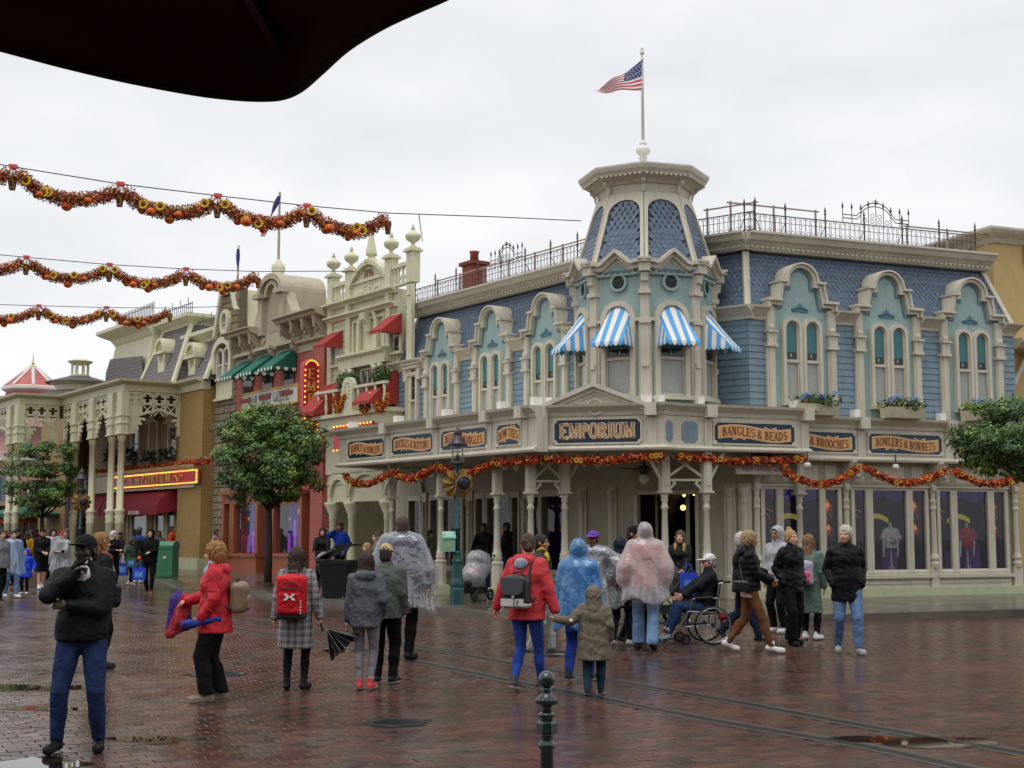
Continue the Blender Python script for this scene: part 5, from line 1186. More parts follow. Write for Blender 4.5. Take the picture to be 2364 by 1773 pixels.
# awnings
for (x0,x1,yt,yb,pr) in ((748,794,762,800,.75),(880,931,722,766,.75),(738,792,880,945,1.1),(866,923,852,920,1.1)):
 u1 = lv(x1,yt)[0]; vt = lv(x1,yt)[1]; hw_ = .42 if pr < 1 else .58; uc = u1 - hw_
 vb = lv(x1,yb,0)[1] + .15; aw_ = awning(FLW,uc,hw_,vt,vb - (.1 if pr < 1 else .25),pr,CB,M_AWR)
 w_ = MB(); w_.ring(FLW,[(uc - hw_ + .05,vb - .75),(uc - hw_ + .05,vt),(uc + hw_ - .05,vt),(uc + hw_ - .05,vb - .75)],[(uc - hw_ + .14,vb - .68),(uc - hw_ + .14,vt - .08),(uc + hw_ - .14,vt - .08),(uc + hw_ - .14,vb - .68)],0,.08); w_.box(FLW,uc - hw_,uc + hw_,vb - .84,vb - .75,0,.14); ww = w_.obj('side_window',M_CR2,CB)
 with part('pane',M_GLASS,ww) as b: b.add([FLW.p(uc - hw_ + .14,vb - .75,.03),FLW.p(uc + hw_ - .14,vb - .75,.03),FLW.p(uc + hw_ - .14,vt - .08,.03),FLW.p(uc - hw_ + .14,vt - .08,.03)],[(0,1,2,3)])
 with part('dark_room',M_DARK,ww) as b: b.box(FLW,uc - hw_ + .14,uc + hw_ - .14,vb - .75,vt - .08,-.02,.012)
# red EMPORIUM light board behind the canopy end
z0,z1 = lv(790,1036)[1],lv(790,998)[1]; z2 = lv(830,1000)[1]; t = MB(); ua_,ub2_ = lv(772,1000,.8)[0],lv(862,1000,.8)[0]
t.box(FLW,ua_,ub2_,z1 - .75,z1 + .12,.76,.84); lb = t.obj('light_board',M_RED,CB)
for k in range(12):
 for z in (z1 + .08,z1 - .71):
  with part('bulb',M_BULB,lb) as b: b.ball(FLW.p(ua_ + .08 + k*(ub2_ - ua_ - .16)/11,z,.86),.03,6)
# ground floor arcade
ac = [lv(x,1200)[0] for x in (762,806,889)]
with part('arcade_wall',M_CR2,CB) as b:
 b.box(FLW,C0,C1,v_arc + .95,v_bal - .55,-.4,.05)
 for a,c in ((ac[0],ac[1]),(ac[1],ac[2]),(ac[2],ac[2]*2 - ac[1])):
  m = (a + c)/2; r = (c - a)/2 - .12; top = arc(m,v_arc + .2,r,0,180,14,min(r,.68)); b.ring(FLW,[(c + .0,v_arc)] + [(min(max(u,a),c),v_arc + 1.0) for u,v in top] + [(a,v_arc)],[(m + r,v_arc)] + top + [(m - r,v_arc)],-.3,.05)
  b.ring(FLW,arc(m,v_arc + .2,r + .1,0,180,14,min(r,.68) + .1),top,.05,.1)
 b.prof(FLW,[(.05,v_bal - .6),(.15,v_bal - .6),(.22,v_bal - .5),(.05,v_bal - .5)],C0,C1)
for u in ac:
 with part('arcade_column',M_CR2,CB,True) as b: b.lathe(FLW.p(u,KZ,-.12),[(.28,0),(.28,.25),(.2,.3),(.17,.5),(.13,v_arc - KZ - .6),(.16,v_arc - KZ - .55),(.14,v_arc - KZ - .45),(.3,v_arc - KZ - .1),(.32,v_arc - KZ)],12)
# ---------------- Gazette building (red brick)
G0,G1 = lv(546,900)[0],C0 - .02
GZ = thing('brick_building','red brick building with MAIN STREET GAZETTE sign, green awnings and bracketed stone cornice','building',FLW.p(G0,KZ,0))
M_TAUPE = M('taupe stone trim','#b5a992',.6,.07,3,dirt=.3)
v_b0,v_b1,v_ct = lv(756,800)[1],lv(756,779)[1],lv(748,716)[1]; print('GZ',G0,G1,v_b0,v_ct)
with part('wall',M_RBRICK,GZ) as b: b.box(FLW,G0,G1,KZ + 3.0,v_b0,-.4,0); b.box(FLW,G0,G0 + .5,KZ,KZ + 3,-.4,0.0); b.box(FLW,G1 - 1.1,G1,KZ,KZ + 3,-.4,.0)
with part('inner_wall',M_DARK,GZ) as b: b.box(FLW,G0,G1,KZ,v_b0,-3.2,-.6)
with part('corner_pier',M_RBRICK,GZ) as b: b.box(FLW,G1 - .95,G1 - .02,KZ,v_b0,0,.14)
with part('stone_band',M_TAUPE,GZ) as b:
 b.prof(FLW,[(-.4,v_b0),(.04,v_b0),(.06,v_b0 + .25),(.2,v_b0 + .33),(.22,v_b0 + .42),(.03,v_b0 + .44),(.02,v_ct - .32),(-.4,v_ct - .32)],G0,G1)
ug0,ug1 = lv(607,700)[0],lv(664,700)[0]
for a,c in ((G0 - .15,ug0),(ug1,G1 + .05)):
 with part('cornice',M_TAUPE,GZ) as b: b.prof(FLW,[(-.4,v_ct - .32),(.05,v_ct - .32),(.5,v_ct - .2),(.55,v_ct - .1),(.68,v_ct - .04),(.68,v_ct),(-.4,v_ct + .05)],a,c)
nb = 9
for k in range(nb):
 u = G0 + .3 + k*(G1 - G0 - .6)/(nb - 1)
 if ug0 - .1 < u < ug1 + .1: continue
 with part('cornice_bracket',M_TAUPE,GZ) as b: b.prof(FLW,[(0,v_b0 + .42),(.12,v_b0 + .5),(.16,v_ct - .75),(.42,v_ct - .5),(.5,v_ct - .22),(0,v_ct - .22)],u - .09,u + .09); b.lathe(FLW.p(u,v_ct - .68,.42),[(.01,0),(.06,.06),(.05,.12),(.07,.18),(.07,.25)],8)
 with part('frieze_lozenge',M_TAUPE,GZ) as b: q = u + (G1 - G0)/nb/2*.95; b.prism(FLW,[(q - .2,v_b0 + .8),(q,v_b0 + .6),(q + .2,v_b0 + .8),(q,v_b0 + 1.0)],0,.09)
# arched gable
gm = (ug0 + ug1)/2; gr = (ug1 - ug0)/2; vg = lv(628,680)[1]; vt_ = lv(628,636)[1]
with part('gable',M_TAUPE,GZ) as b:
 ry = vt_ - vg; o_ = arc(gm,vg,gr,0,180,16,ry); b.prism(FLW,[(ug1,v_ct - .35)] + o_ + [(ug0,v_ct - .35)],-1.6,0); i_ = arc(gm,vg,gr - .22,0,180,16,ry - .22)
 b.ring(FLW,o_,i_,0,.28); b.ring(FLW,arc(gm,vg - .1,gr*.55,0,180,12),arc(gm,vg - .1,gr*.4,0,180,12),0,.2)
 for s in (-1,1): b.box(FLW,gm + s*gr*.86 - .2,gm + s*gr*.86 + .2,v_ct - .35,vg,0,.2); b.box(FLW,gm + s*gr*.86 - .3,gm + s*gr*.86 + .3,vg - .12,vg + .06,0,.4)
 for s in (-1,1): b.ring(FLW,[(gm + s*gr,v_ct + 1.1),(gm + s*(gr + .15),v_ct + .8),(gm + s*(gr + .5),v_ct + .35),(gm + s*(gr + .6),v_ct)],[(gm + s*gr*.95,v_ct + 1.0)]*1 + [(gm + s*gr*.95,v_ct + .7),(gm + s*gr*.95,v_ct + .3),(gm + s*gr*.95,v_ct)],-.3,.1)
with part('gable_niche',M('niche shade taupe','#a89c85',.7,.05),GZ) as b: b.prism(FLW,[(gm + gr*.4,v_ct - .3)] + arc(gm,vg - .1,gr*.4,0,180,12) + [(gm - gr*.4,v_ct - .3)],0,.02)
q = FLW.p(lv(643,600,-.8)[0],0,-.8); zf0,zf1 = atY(643,617,q[1]).z,atY(643,447,q[1]).z
fp2 = thing('flagpole','white flagpole with a bulb foot on the arched gable of the brick building','flagpole',(q[0],q[1],vt_ - .1))
with part('finial',M_CR2,fp2,True) as b: b.lathe((q[0],q[1],0),[(.3,vt_ - .15),(.3,vt_),(.15,vt_ + .08),(.28,zf0 - .08),(.26,zf0 + .06),(.13,zf0 + .18),(.08,zf0 + .3)],12)
with part('pole',M_WHITE,fp2,True) as b: b.lathe((q[0],q[1],0),[(.06,zf0),(.04,zf1),(.07,zf1 + .02),(.02,zf1 + .1)],8)
def limp_flag(px0,py0,px1,py1,wpx,Y,label):
 vs = []; n = 12
 for i in range(n + 1):
  for j in range(5):
   f = i/n; p = atY(px0 + (px1 - px0)*f + wpx*(j/4 - .5)*(.7 + .5*sin(f*9)),py0 + (py1 - py0)*f,Y + .08*sin(j*1.9 + f*5)); vs.append(tuple(p))
 fs = []; mi = []
 for i in range(n):
  for j in range(4): a = i*5 + j; fs.append((a,a + 1,a + 6,a + 5)); mi.append(2 if i < 6 else (j + i//2) % 2)
 tag(mesh_np('flag',vs,fs,None,[MATS['flag red'],MATS['flag white'],MATS['flag blue']],True,mi),label,'flag')
limp_flag(645,452,606,546,11,q[1] - .1,'furled stars and stripes flag on the brick building gable')
# green awnings and windows
for (x0,x1,yt,yb) in ((547,590,830,868),(592,636,816,858),(640,687,804,846)):
 u1 = lv(x1,yt)[0]; hw_ = .62; uc = u1 - hw_; vt2 = lv(x1,yt)[1]; vb = lv(x1,yb)[1]
 awning(FLW,uc,hw_,vt2,vb - .05,1.0,GZ,M_AWG,[M_STONEW,M_AWG],scal=9)
 w_ = MB(); w_.box(FLW,uc - .42,uc + .42,vb - .85,vt2,-.05,.02); ww = w_.obj('slot_window',M_DARK,GZ)
 with part('sill',M('brick sill','#96423a',.6,.08),ww) as b: b.box(FLW,uc - .5,uc + .5,vb - 1.0,vb - .85,0,.14)
 with part('pane',M_GLASS,ww) as b: b.add([FLW.p(uc - .4,vb - .8,.03),FLW.p(uc + .4,vb - .8,.03),FLW.p(uc + .4,vt2,.03),FLW.p(uc - .4,vt2,.03)],[(0,1,2,3)])
 with part('console',M_TAUPE,GZ) as b: b.prof(FLW,[(0,vt2 - .25),(.25,vt2),(.3,vt2 + .2),(0,vt2 + .25)],u1 - .1,u1 + .12); b.box(FLW,uc - hw_ - .1,uc + hw_ + .15,vt2 + .16,vt2 + .28,0,.34)
# sign
u0,u1 = lv(566,905)[0],lv(693,900)[0]; z1 = lv(693,889)[1]; z0 = lv(693,925)[1]
b = MB(); b.box(FLW,u0,u1,z0,z1,0,.1); gs = b.obj('gazette_sign',M('sign ivory','#dcd8cc',.5,.06),GZ)
with part('sign_border',M('sign gold','#d0a63c',.5,.05),gs) as b: b.ring(FLW,[(u0 - .07,z0 - .07),(u1 + .07,z0 - .07),(u1 + .07,z1 + .07),(u0 - .07,z1 + .07),(u0 - .07,z0 - .07)],[(u0,z0),(u1,z0),(u1,z1),(u0,z1),(u0,z0)],0,.13)
with part('lettering',M('sign grey letters','#7d8c92',.5,0),gs) as b:
 h = (z1 - z0)*.66; tw = text_w('MAIN STREET GAZETTE',.1)*h; lettering(b,FLW,'MAIN STREET GAZETTE',u0 + (u1 - u0)*.12,z0 + (z1 - z0)*.17,h,.1,.12,(u1 - u0)*.74/tw,None,.1,TK=.15)
# blade sign EMPORIUM
qb = FLW.p(lv(738,900)[0],0,.3); FBL = Fr(qb[0],qb[1],-FLW.n[0],-FLW.n[1]); z1,z0 = atY(715,829,qb[1]).z,atY(715,1040,qb[1]).z
ul,ur = FBL.uv(696,900)[0],FBL.uv(734,900)[0]; um = (ul + ur)/2; rr = (ur - ul)/2
t = thing('blade_sign','tall red vertical EMPORIUM sign edged with light bulbs on the brick building','sign',FBL.p(um,z0,0))
out = [(ur,z0)] + arc(um,z1 - rr,rr,0,180,14) + [(ul,z0)]
with part('panel',M_RED,t) as b: b.prism(FBL,out,-.12,.1)
with part('bulb_border',M('sign rose','#cf3d52',.45,.04),t) as b: i_ = [(ur - .13,z0)] + arc(um,z1 - rr,rr - .13,0,180,14) + [(ul + .13,z0)]; b.ring(FBL,out,i_,.1,.14)
with part('lettering',M('sign gilt letters','#d9b25a',.35,.05),t) as b: lettering(b,FBL,'EMPORIUM',um,z1 - .62 - .1,.36,.1,.14,1.05,vertical=True)
nb = 16
for k in range(nb):
 for s in (ul + .065,ur - .065):
  with part('bulb',M_BULB,t) as b: b.ball(FBL.p(s,z1 - rr - .1 - k*.19,.155),.03,6)
for k in range(7):
 a = R(25 + k*130/6)
 with part('bulb',M_BULB,t) as b: b.ball(FBL.p(um + (rr - .065)*cos(a),z1 - rr + (rr - .065)*sin(a),.155),.03,6)
for z in (z1 - 1.2,z1 - 2.9):
 with part('bracket_arm',M_IRON,t) as b: b.tube([FBL.p(ur,z,0),FBL.p(ur + .95,z,0)],.03,6)
# ground floor shop windows, brick building
M_WOOD = M('red brown shop timber','#9a5436',.5,.1,6)
for x0,x1 in ((528,541),(551,601),(643,703)):
 a,c = lv(x0,1220)[0],lv(x1,1220)[0]; zt,zb = lv(x1,1163)[1],lv(x1,1277)[1]
 b = MB(); b.ring(FLW,[(a - .2,zb - .05),(a - .2,zt + .35),(c + .2,zt + .35),(c + .2,zb - .05)],[(a,zb),(a,zt),(c,zt),(c,zb)],-.1,.22); b.box(FLW,a - .22,c + .22,KZ,zb - .05,-.1,.25); b.box(FLW,a - .28,c + .28,zt + .35,zt + .5,-.1,.34); b.box(FLW,a - .25,c + .25,zb - .14,zb - .02,-.1,.32); sw = b.obj('shop_window',M_WOOD,GZ)
 with part('pane',M_GLASS,sw) as b: b.add([FLW.p(a,zb,.08),FLW.p(c,zb,.08),FLW.p(c,zt,.08),FLW.p(a,zt,.08)],[(0,1,2,3)])
 with part('display_back',M('display indigo','#2b2080',.6,.5,1.8,emit=.35),sw) as b: b.box(FLW,a - .1,c + .1,zb,zt,-.5,-.45)  # indigo back and magenta towers glow, standing in for lamps in the window
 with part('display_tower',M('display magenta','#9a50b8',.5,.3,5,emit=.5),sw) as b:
  m = (a + c)/2
  for k in range(5): h = random.uniform(.5,1.6); u = a + .15 + (c - a - .3)*k/4; b.box(FLW,u - .06,u + .06,zb,zb + h,-.4,-.34)
 with part('star',M_STAR,sw) as b:
  for (fx,fy,s) in ((.6,.85,.12),(.25,.7,.06),(.85,.6,.05)): cu,cv = a + fx*(c - a),zb + fy*(zt - zb); b.prism(FLW,[(cu + s*(1 if k % 2 == 0 else .35)*sin(pi*k/8),cv + s*(1 if k % 2 == 0 else .35)*cos(pi*k/8)) for k in range(16)],-.2,-.18)
# ---------------- stone building
S0,S1 = lv(497,900)[0],G0 - .02
ST = thing('stone_building','narrow brown stone house with arched windows between the brick and ochre buildings','building',FLW.p(S0,KZ,0))
M_STN = M('brown rubble stone','#8d8068',.8,.2,3,bump=.5,bscale=14); vs1 = lv(545,665)[1]
with part('wall',M('stone mortar','#6f6552',.9,.1),ST) as b: b.box(FLW,S0,S1,KZ,vs1,-.4,-.06)
um = (S0 + S1)/2
rows = int((vs1 - KZ)/.3)
STM = []
for k in range(4):
 me = bpy.data.meshes.new('stone_block'); s = [random.uniform(-.012,.012) for _ in range(8)]
 Vv = [(x*.5,y*.5,z) for z in (0,.08) for x,y in ((-1,-1),(1,-1),(1,1),(-1,1))]; Vv = [(x*(.94 if z > 0 else 1),y*(.94 if z > 0 else 1),z + s[i]) for i,(x,y,z) in enumerate(Vv)]
 me.from_pydata(Vv,[],[(4,5,6,7),(0,1,5,4),(1,2,6,5),(2,3,7,6),(3,0,4,7)]); me.materials.append(M_STN); STM.append(me)
for r in range(rows):
 v = KZ + r*.3 + .15; u = S0
 lean = max(0,(v - (vs1 - 1.6)))*.25
 while u < S1 - .05:
  wd = min(random.uniform(.4,.7),S1 - u)
  o = bpy.data.objects.new('stone_block',random.choice(STM)); COL.objects.link(o); o.parent = ST
  c = Vector(FLW.p(u + wd/2,v,-.065)) - ST.location
  o.matrix_local = Matrix(((FLW.d[0]*(wd - .025),0,FLW.n[0],c.x),(FLW.d[1]*(wd - .025),0,FLW.n[1],c.y),(0,.275,0,c.z),(0,0,0,1)))
  u += wd
with part('verge',M_CR2,ST) as b: b.ring(FLW,[(S0 - .1,vs1 - 1.8),(S0 + .5,vs1),(S1 - .4,vs1 + .02),(S1,vs1 - .9)],[(S0 + .1,vs1 - 1.8),(S0 + .65,vs1 - .16),(S1 - .5,vs1 - .16),(S1 - .15,vs1 - .9)],-.1,.15)
with part('roof',M('pale zinc roof','#d0cba8',.5,.05),ST) as b: b.prism(FLW,[(S1 - .35,vs1),(S1 + .2,vs1 - 2.2),(S0 + .3,vs1 - 2.2),(S0 + .45,vs1 - .02)],-5,-.42)
zw = lv(525,815)[1]
for s in (-1,1): arch_win(FLW.off(w=.03),um + s*.34,lv(535,870)[1],zw - .1,.24,ST,blind=None,fw=.1)
with part('window_hood',M_CR2,ST) as b: b.ring(FLW,[(um + 1.0,zw - .8)] + arc(um,zw - .1,1.0,0,180,16,.75) + [(um - 1.0,zw - .8)],[(um + .72,zw - .8)] + arc(um,zw - .1,.72,0,180,16,.5) + [(um - .72,zw - .8)],0,.25)
with part('apron_panel',M_CR2,ST) as b: z = lv(535,873)[1]; b.box(FLW,um - .8,um + .8,z - .75,z - .05,0,.08); b.box(FLW,um - .9,um + .9,z - .85,z - .75,0,.16)
zo = lv(527,745)[1]
with part('oval_window',M_CR2,ST) as b: b.ring(FLW,arc(um,zo,.42,0,360,20,.55),arc(um,zo,.28,0,360,20,.4),0,.16); b.box(FLW,um - .02,um + .02,zo - .4,zo + .4,.03,.08); b.box(FLW,um - .28,um + .28,zo - .02,zo + .02,.03,.08)
with part('oval_glass',M('dull glass','#9aa7ad',.2,.1),ST) as b: b.prism(FLW,arc(um,zo,.29,0,342,19,.41),0,.04)
q = FLW.p(lv(550,620,-.6)[0],0,-.6); t = thing('flagpole','short white flagpole on the stone house roof','flagpole',(q[0],q[1],vs1))
with part('finial',M_CR2,t,True) as b: b.lathe((q[0],q[1],vs1 - .1),[(.2,0),(.1,.2),(.22,.35),(.22,.45),(.08,.55)],10)
with part('pole',M_WHITE,t) as b: b.lathe((q[0],q[1],0),[(.05,vs1),(.04,atY(550,570,q[1]).z),(.07,atY(550,568,q[1]).z),(.02,atY(550,564,q[1]).z)],8)
limp_flag(550,574,547,676,8,q[1] - .12,'furled stars and stripes flag hanging on the stone house pole')
# ---------------- ochre building with the tall fretwork porch
Y0,Y1 = lv(200,1000)[0],S0 - .02
def proj(p):
 d = Vector(p) - Vector((0,0,CH)); f = d.y*cos(PITCH) + d.z*sin(PITCH); h = -d.y*sin(PITCH) + d.z*cos(PITCH)
 return CX + d.x/f*FPX,CY - h/f*FPX
def w_for(u,px,v):
 lo,hi = 0,14
 for _ in range(40):
  m = (lo + hi)/2
  if proj(FLW.p(u,v,m))[0] > px: lo = m
  else: hi = m
 return lo
ue = lv(441,900)[0]; vpor = lv(441,892)[1]
WP = w_for(ue,289,vpor); print('porch w',WP,'v',vpor,'u',ue,Y0,Y1)
vtop = FLW.uv(289,875,WP)[1]; vfr0,vfr1 = FLW.uv(289,957,WP)[1],FLW.uv(289,903,WP)[1]; vcap = FLW.uv(295,1001,WP)[1]; vsh = FLW.uv(295,1180,WP)[1]
print('porch heights',vtop,vfr1,vfr0,vcap,vsh)
OB = thing('ochre_building','ochre brick building with dark mansard roofs behind a tall cream fretwork porch','building',FLW.p(Y1,KZ,0))
M_OCH = M_YBRICK
with part('wall',M_OCH,OB) as b: b.box(FLW,Y0 - 8,Y1 - .02,KZ,vtop - .3,-1.0,0); b.box(FLW,ue + .05,Y1 - .02,KZ,vtop - .35,0,.5)
with part('base_course',M_PLINTH,OB) as b: b.box(FLW,ue + .0,Y1 + .0,KZ,KZ + .45,0,.58)
for u in [Y0 + .2 + k*3.2 for k in range(5)]:
 with part('wall_pier',M_OCH,OB) as b: b.box(FLW,u - .3,u + .3,KZ,vtop - .4,0,.14)
# upper windows, first floor band, light board, red awnings, shop windows
for px in (272,317,358,403):
 u = lv(px,1000)[0]; z0,z1 = lv(px,1075)[1],lv(px,985)[1]
 wn = arch_win(FLW,u,z0,z1,.42,OB,square=True,blind=None,fw=.16)
 with part('hood',M_CR2,wn) as b: b.prism(FLW,[(u - .85,z1 + .16),(u + .85,z1 + .16),(u,z1 + .55)],0,.25)
 bx = thing('flower_box','window box of white flowers on the ochre building, ' + {272: 'leftmost',317: 'second from left',358: 'third from left',403: 'rightmost'}[px],'flower box',FLW.p(u,z0,.3),'window boxes on the ochre building')
 with part('trough',M('terracotta trough','#6a5a48',.7,.1),bx) as b: b.box(FLW,u - .55,u + .55,z0 - .02,z0 + .24,.13,.42)
 V,Fq = [],[]
 for k in range(160):
  c = np.array(FLW.p(u + random.uniform(-.6,.6),z0 + .2 + random.random()*.5,.28 + random.uniform(-.2,.25))); a = RNG.normal(0,.08,(3,3)); V += [c + a[0],c + a[1],c + a[2]]; Fq.append((3*k,3*k + 1,3*k + 2))
 o = mesh_np('foliage',V,Fq,bx,[M('box foliage','#2c4026',.7,.2),M('white blossom','#d8d8cc',.7,.05)],False,[1 if random.random() < .18 else 0 for _ in Fq]); o['kind'] = 'stuff'
zb0,zb1 = lv(461,1118)[1],lv(461,1090)[1]
with part('first_floor_band',M_CR2,OB) as b: b.box(FLW,Y0,Y1 - .5,zb0 - .15,zb1 + .25,0,.62); b.prof(FLW,[(.62,zb1 + .12),(.75,zb1 + .2),(.8,zb1 + .28),(.0,zb1 + .3)],Y0,Y1 - .45)
ua,ub2 = lv(257,1115,.63)[0],lv(461,1100,.63)[0]; b = MB(); b.box(FLW,ua,ub2,zb0 - .02,zb1 + .08,.62,.7); lb = b.obj('light_board',M_RED,OB)
with part('lettering',M('sign gilt letters'),lb) as b:
 h = (zb1 - zb0)*.66; tw = text_w('EMPORIUM',.3)*h; lettering(b,FLW,'EMPORIUM',ua + (ub2 - ua)*.27,zb0 + .15,h,.7,.74,(ub2 - ua)*.45/tw,None,.3)
 for s in (.16,.8): c = ua + (ub2 - ua)*s; b.tube([FLW.p(c - .5 + k*.1,(zb0 + zb1)/2 + .12*sin(k*.9),.72) for k in range(11)],.03,5)
n_ = 46
for k in range(n_):
 for z in (zb0 + .03,zb1 + .03):
  with part('bulb',M_BULB,lb) as b: b.ball(FLW.p(ua + .1 + k*(ub2 - ua - .2)/(n_ - 1),z,.73),.032,6)
for k in range(5):
 for u in (ua + .1,ub2 - .1):
  with part('bulb',M_BULB,lb) as b: b.ball(FLW.p(u,zb0 + .1 + k*(zb1 - zb0 - .14)/4,.73),.032,6)
M_AWD = M('deep red awning','#8f1f30',.75,.08,6)
for px0,px1 in ((250,285),(288,330),(331,421)):
 a,c = lv(px0,1180)[0],lv(px1,1180)[0]; zt,zv = lv(421,1154)[1],lv(421,1176)[1]; zt = zv + .85
 pts = [(.62*0 + .05,zt)] + [(.05 + 1.1*sin(R(t)),zv + (zt - zv)*cos(R(t))) for t in (20,40,60,80,90)] + [(1.15,zv - .22)]
 b = MB(); vs = [FLW.p(a,v,w_) for w_,v in pts] + [FLW.p(c,v,w_) for w_,v in pts]; m = len(pts); b.add(vs,[(i,i + 1,m + i + 1,m + i) for i in range(m - 1)]); b.add([FLW.p(c,v,w_) for w_,v in pts] + [FLW.p(c,zv,.05)],[list(range(m + 1))]); aw = b.obj('barrel_awning',M_AWD,OB)
 if px1 == 421:
  with part('lettering',M_WHITE,aw) as b: h = .16; lettering(b,FLW,'NOTIONS',a + (c - a)*.28,zv - .2,h,1.155,1.17,1.6)
for px0,px1 in ((262,300),(310,345),(365,384),(392,416)):
 a,c = lv(px0,1220)[0],lv(px1,1220)[0]; z1_,z0_ = lv(421,1185)[1],KZ + .9
 b = MB(); b.ring(FLW,[(a - .12,z0_),(a - .12,z1_ + .6),(c + .12,z1_ + .6),(c + .12,z0_)],[(a,z0_),(a,z1_ + .5),(c,z1_ + .5),(c,z0_)],0,.16); b.box(FLW,a - .2,c + .2,KZ + .45,z0_,0,.2); sw = b.obj('shop_window',M_CR2,OB)
 with part('dark_room',M('shop dim','#3a342c',.6,.3,2),sw) as b: b.box(FLW,a,c,z0_,z1_ + .5,.0,.02)
 with part('pane',M_GLASS,sw) as b: b.add([FLW.p(a,z0_,.08),FLW.p(c,z0_,.08),FLW.p(c,z1_ + .5,.08),FLW.p(a,z1_ + .5,.08)],[(0,1,2,3)])
# autumn garland lying on the band
def leaf_cloud(path,rad,n,leaf,cols,seed=0):
 """n small folded leaves scattered round a path; returns V, F, material index"""
 g = np.random.default_rng(seed); P = np.array([list(p) for p in path]); seg = np.linalg.norm(np.diff(P,axis=0),axis=1); cum = np.concatenate([[0],np.cumsum(seg)])
 t = g.random(n)*cum[-1]; C = np.stack([np.interp(t,cum,P[:,k]) for k in range(3)],1)
 d = g.normal(size=(n,3)); d/= np.linalg.norm(d,axis=1)[:,None]; C = C + d*(rad*(g.random(n)**.45))[:,None]
 a = g.normal(size=(n,3)); a/= np.linalg.norm(a,axis=1)[:,None]; b = np.cross(a,d); b/= np.linalg.norm(b,axis=1)[:,None] + 1e-9
 s = leaf*g.uniform(.6,1.3,n)[:,None]
 V = np.stack([C - a*s,C + b*s*.45 + d*s*.15,C + a*s,C - b*s*.45 + d*s*.15],1)
 F = np.arange(4*n).reshape(n,4)[:,[0,1,2,3]]; F = np.concatenate([F[:,[0,1,2]],F[:,[0,2,3]]],1).reshape(-1,3)
 mi = np.repeat(g.choice(len(cols),n,p=np.array(cols)/sum(cols)),2)
 return V.reshape(-1,3),F,mi
M_LF = [M('leaf red','#b8321c',.6,.2,20),M('leaf orange','#d8641c',.6,.2,20),M('leaf rust','#8e2a1c',.6,.2,20),M('leaf gold','#d9a02a',.6,.2,20),M('leaf olive','#6b6a2a',.6,.2,20),M('leaf maroon','#5a2030',.6,.2,20),M('leaf pink','#d8786a',.6,.2,20)]
def garland(path,rad,dens,label,group,cols=(5,5,2,1.2,.6,.4,.3),leaf=.06,flowers=0,seed=1,cat='garland'):
 t = thing('leaf_garland',label,cat,path[0],group); L_ = sum((Vector(path[i + 1]) - Vector(path[i])).length for i in range(len(path) - 1))
 V,F,mi = leaf_cloud(path,rad,int(dens*L_),leaf,cols,seed); o = mesh_np('leaves',V,F,t,M_LF,False,mi); o['kind'] = 'stuff'
 with part('stem',M_LF[2],t) as b: b.tube(path,rad*.35,5)
 rnd = random.Random(seed)
 for k in range(flowers):
  i = rnd.randrange(len(path) - 1); c = Vector(path[i]).lerp(Vector(path[i + 1]),rnd.random()) + Vector((0,-rad*.9,rnd.uniform(-.4,.5)*rad)); r = rad*.62
  fl = MB(); fl.lathe(c,[(.001,.02),(r*.42,.012),(r*.42,-.01)],8,axis=(0,-1,.1)); f = fl.obj('sunflower',M('flower eye','#3a2418',.7,.1),t)
  pb = MB()
  for q in range(11):
   a = 2*pi*q/11; e = Vector((cos(a),0,sin(a))); s = Vector((-sin(a),0,cos(a)))*r*.22; pb.add([tuple(c + e*r*.38 - s),tuple(c + e*r*.75 - s*1.2 + Vector((0,-.02,0))),tuple(c + e*r*1.05),tuple(c + e*r*.75 + s*1.2 + Vector((0,-.02,0))),tuple(c + e*r*.38 + s)],[(0,1,2,3,4)])
  pb.obj('petals',M('sunflower yellow','#e3b21e',.6,.1),f)
 return t
garland([FLW.p(Y0 + 3 + (ub2 - Y0 - 3 + .8)*k/20,zb1 + .36,.6) for k in range(21)],.13,130,'red and orange leaf garland lying above the red light board of the ochre building','autumn leaf garlands',leaf=.09,seed=5)
# --- porch
M_POR = M('porch cream','#ccc8a8',.5,.05,3,dirt=.2)
PO = thing('fretwork_porch','tall two storey cream porch with paired slim columns and pierced fretwork arches','porch',FLW.p(ue,KZ,WP))
u2 = FLW.uv(145,940,WP)[0]; W2P = None
def w_for2(u,px,v): return w_for(u,px,v)
W2 = w_for(u2,49,vtop); u3 = FLW.uv(15,950,W2)[0]; print('porch2',u2,W2,u3)
pth = [FLW.p(u3 - 6,0,W2),FLW.p(u2,0,W2),FLW.p(u2,0,WP),FLW.p(ue,0,WP),FLW.p(ue,0,.5),FLW.p(Y1,0,.5)]
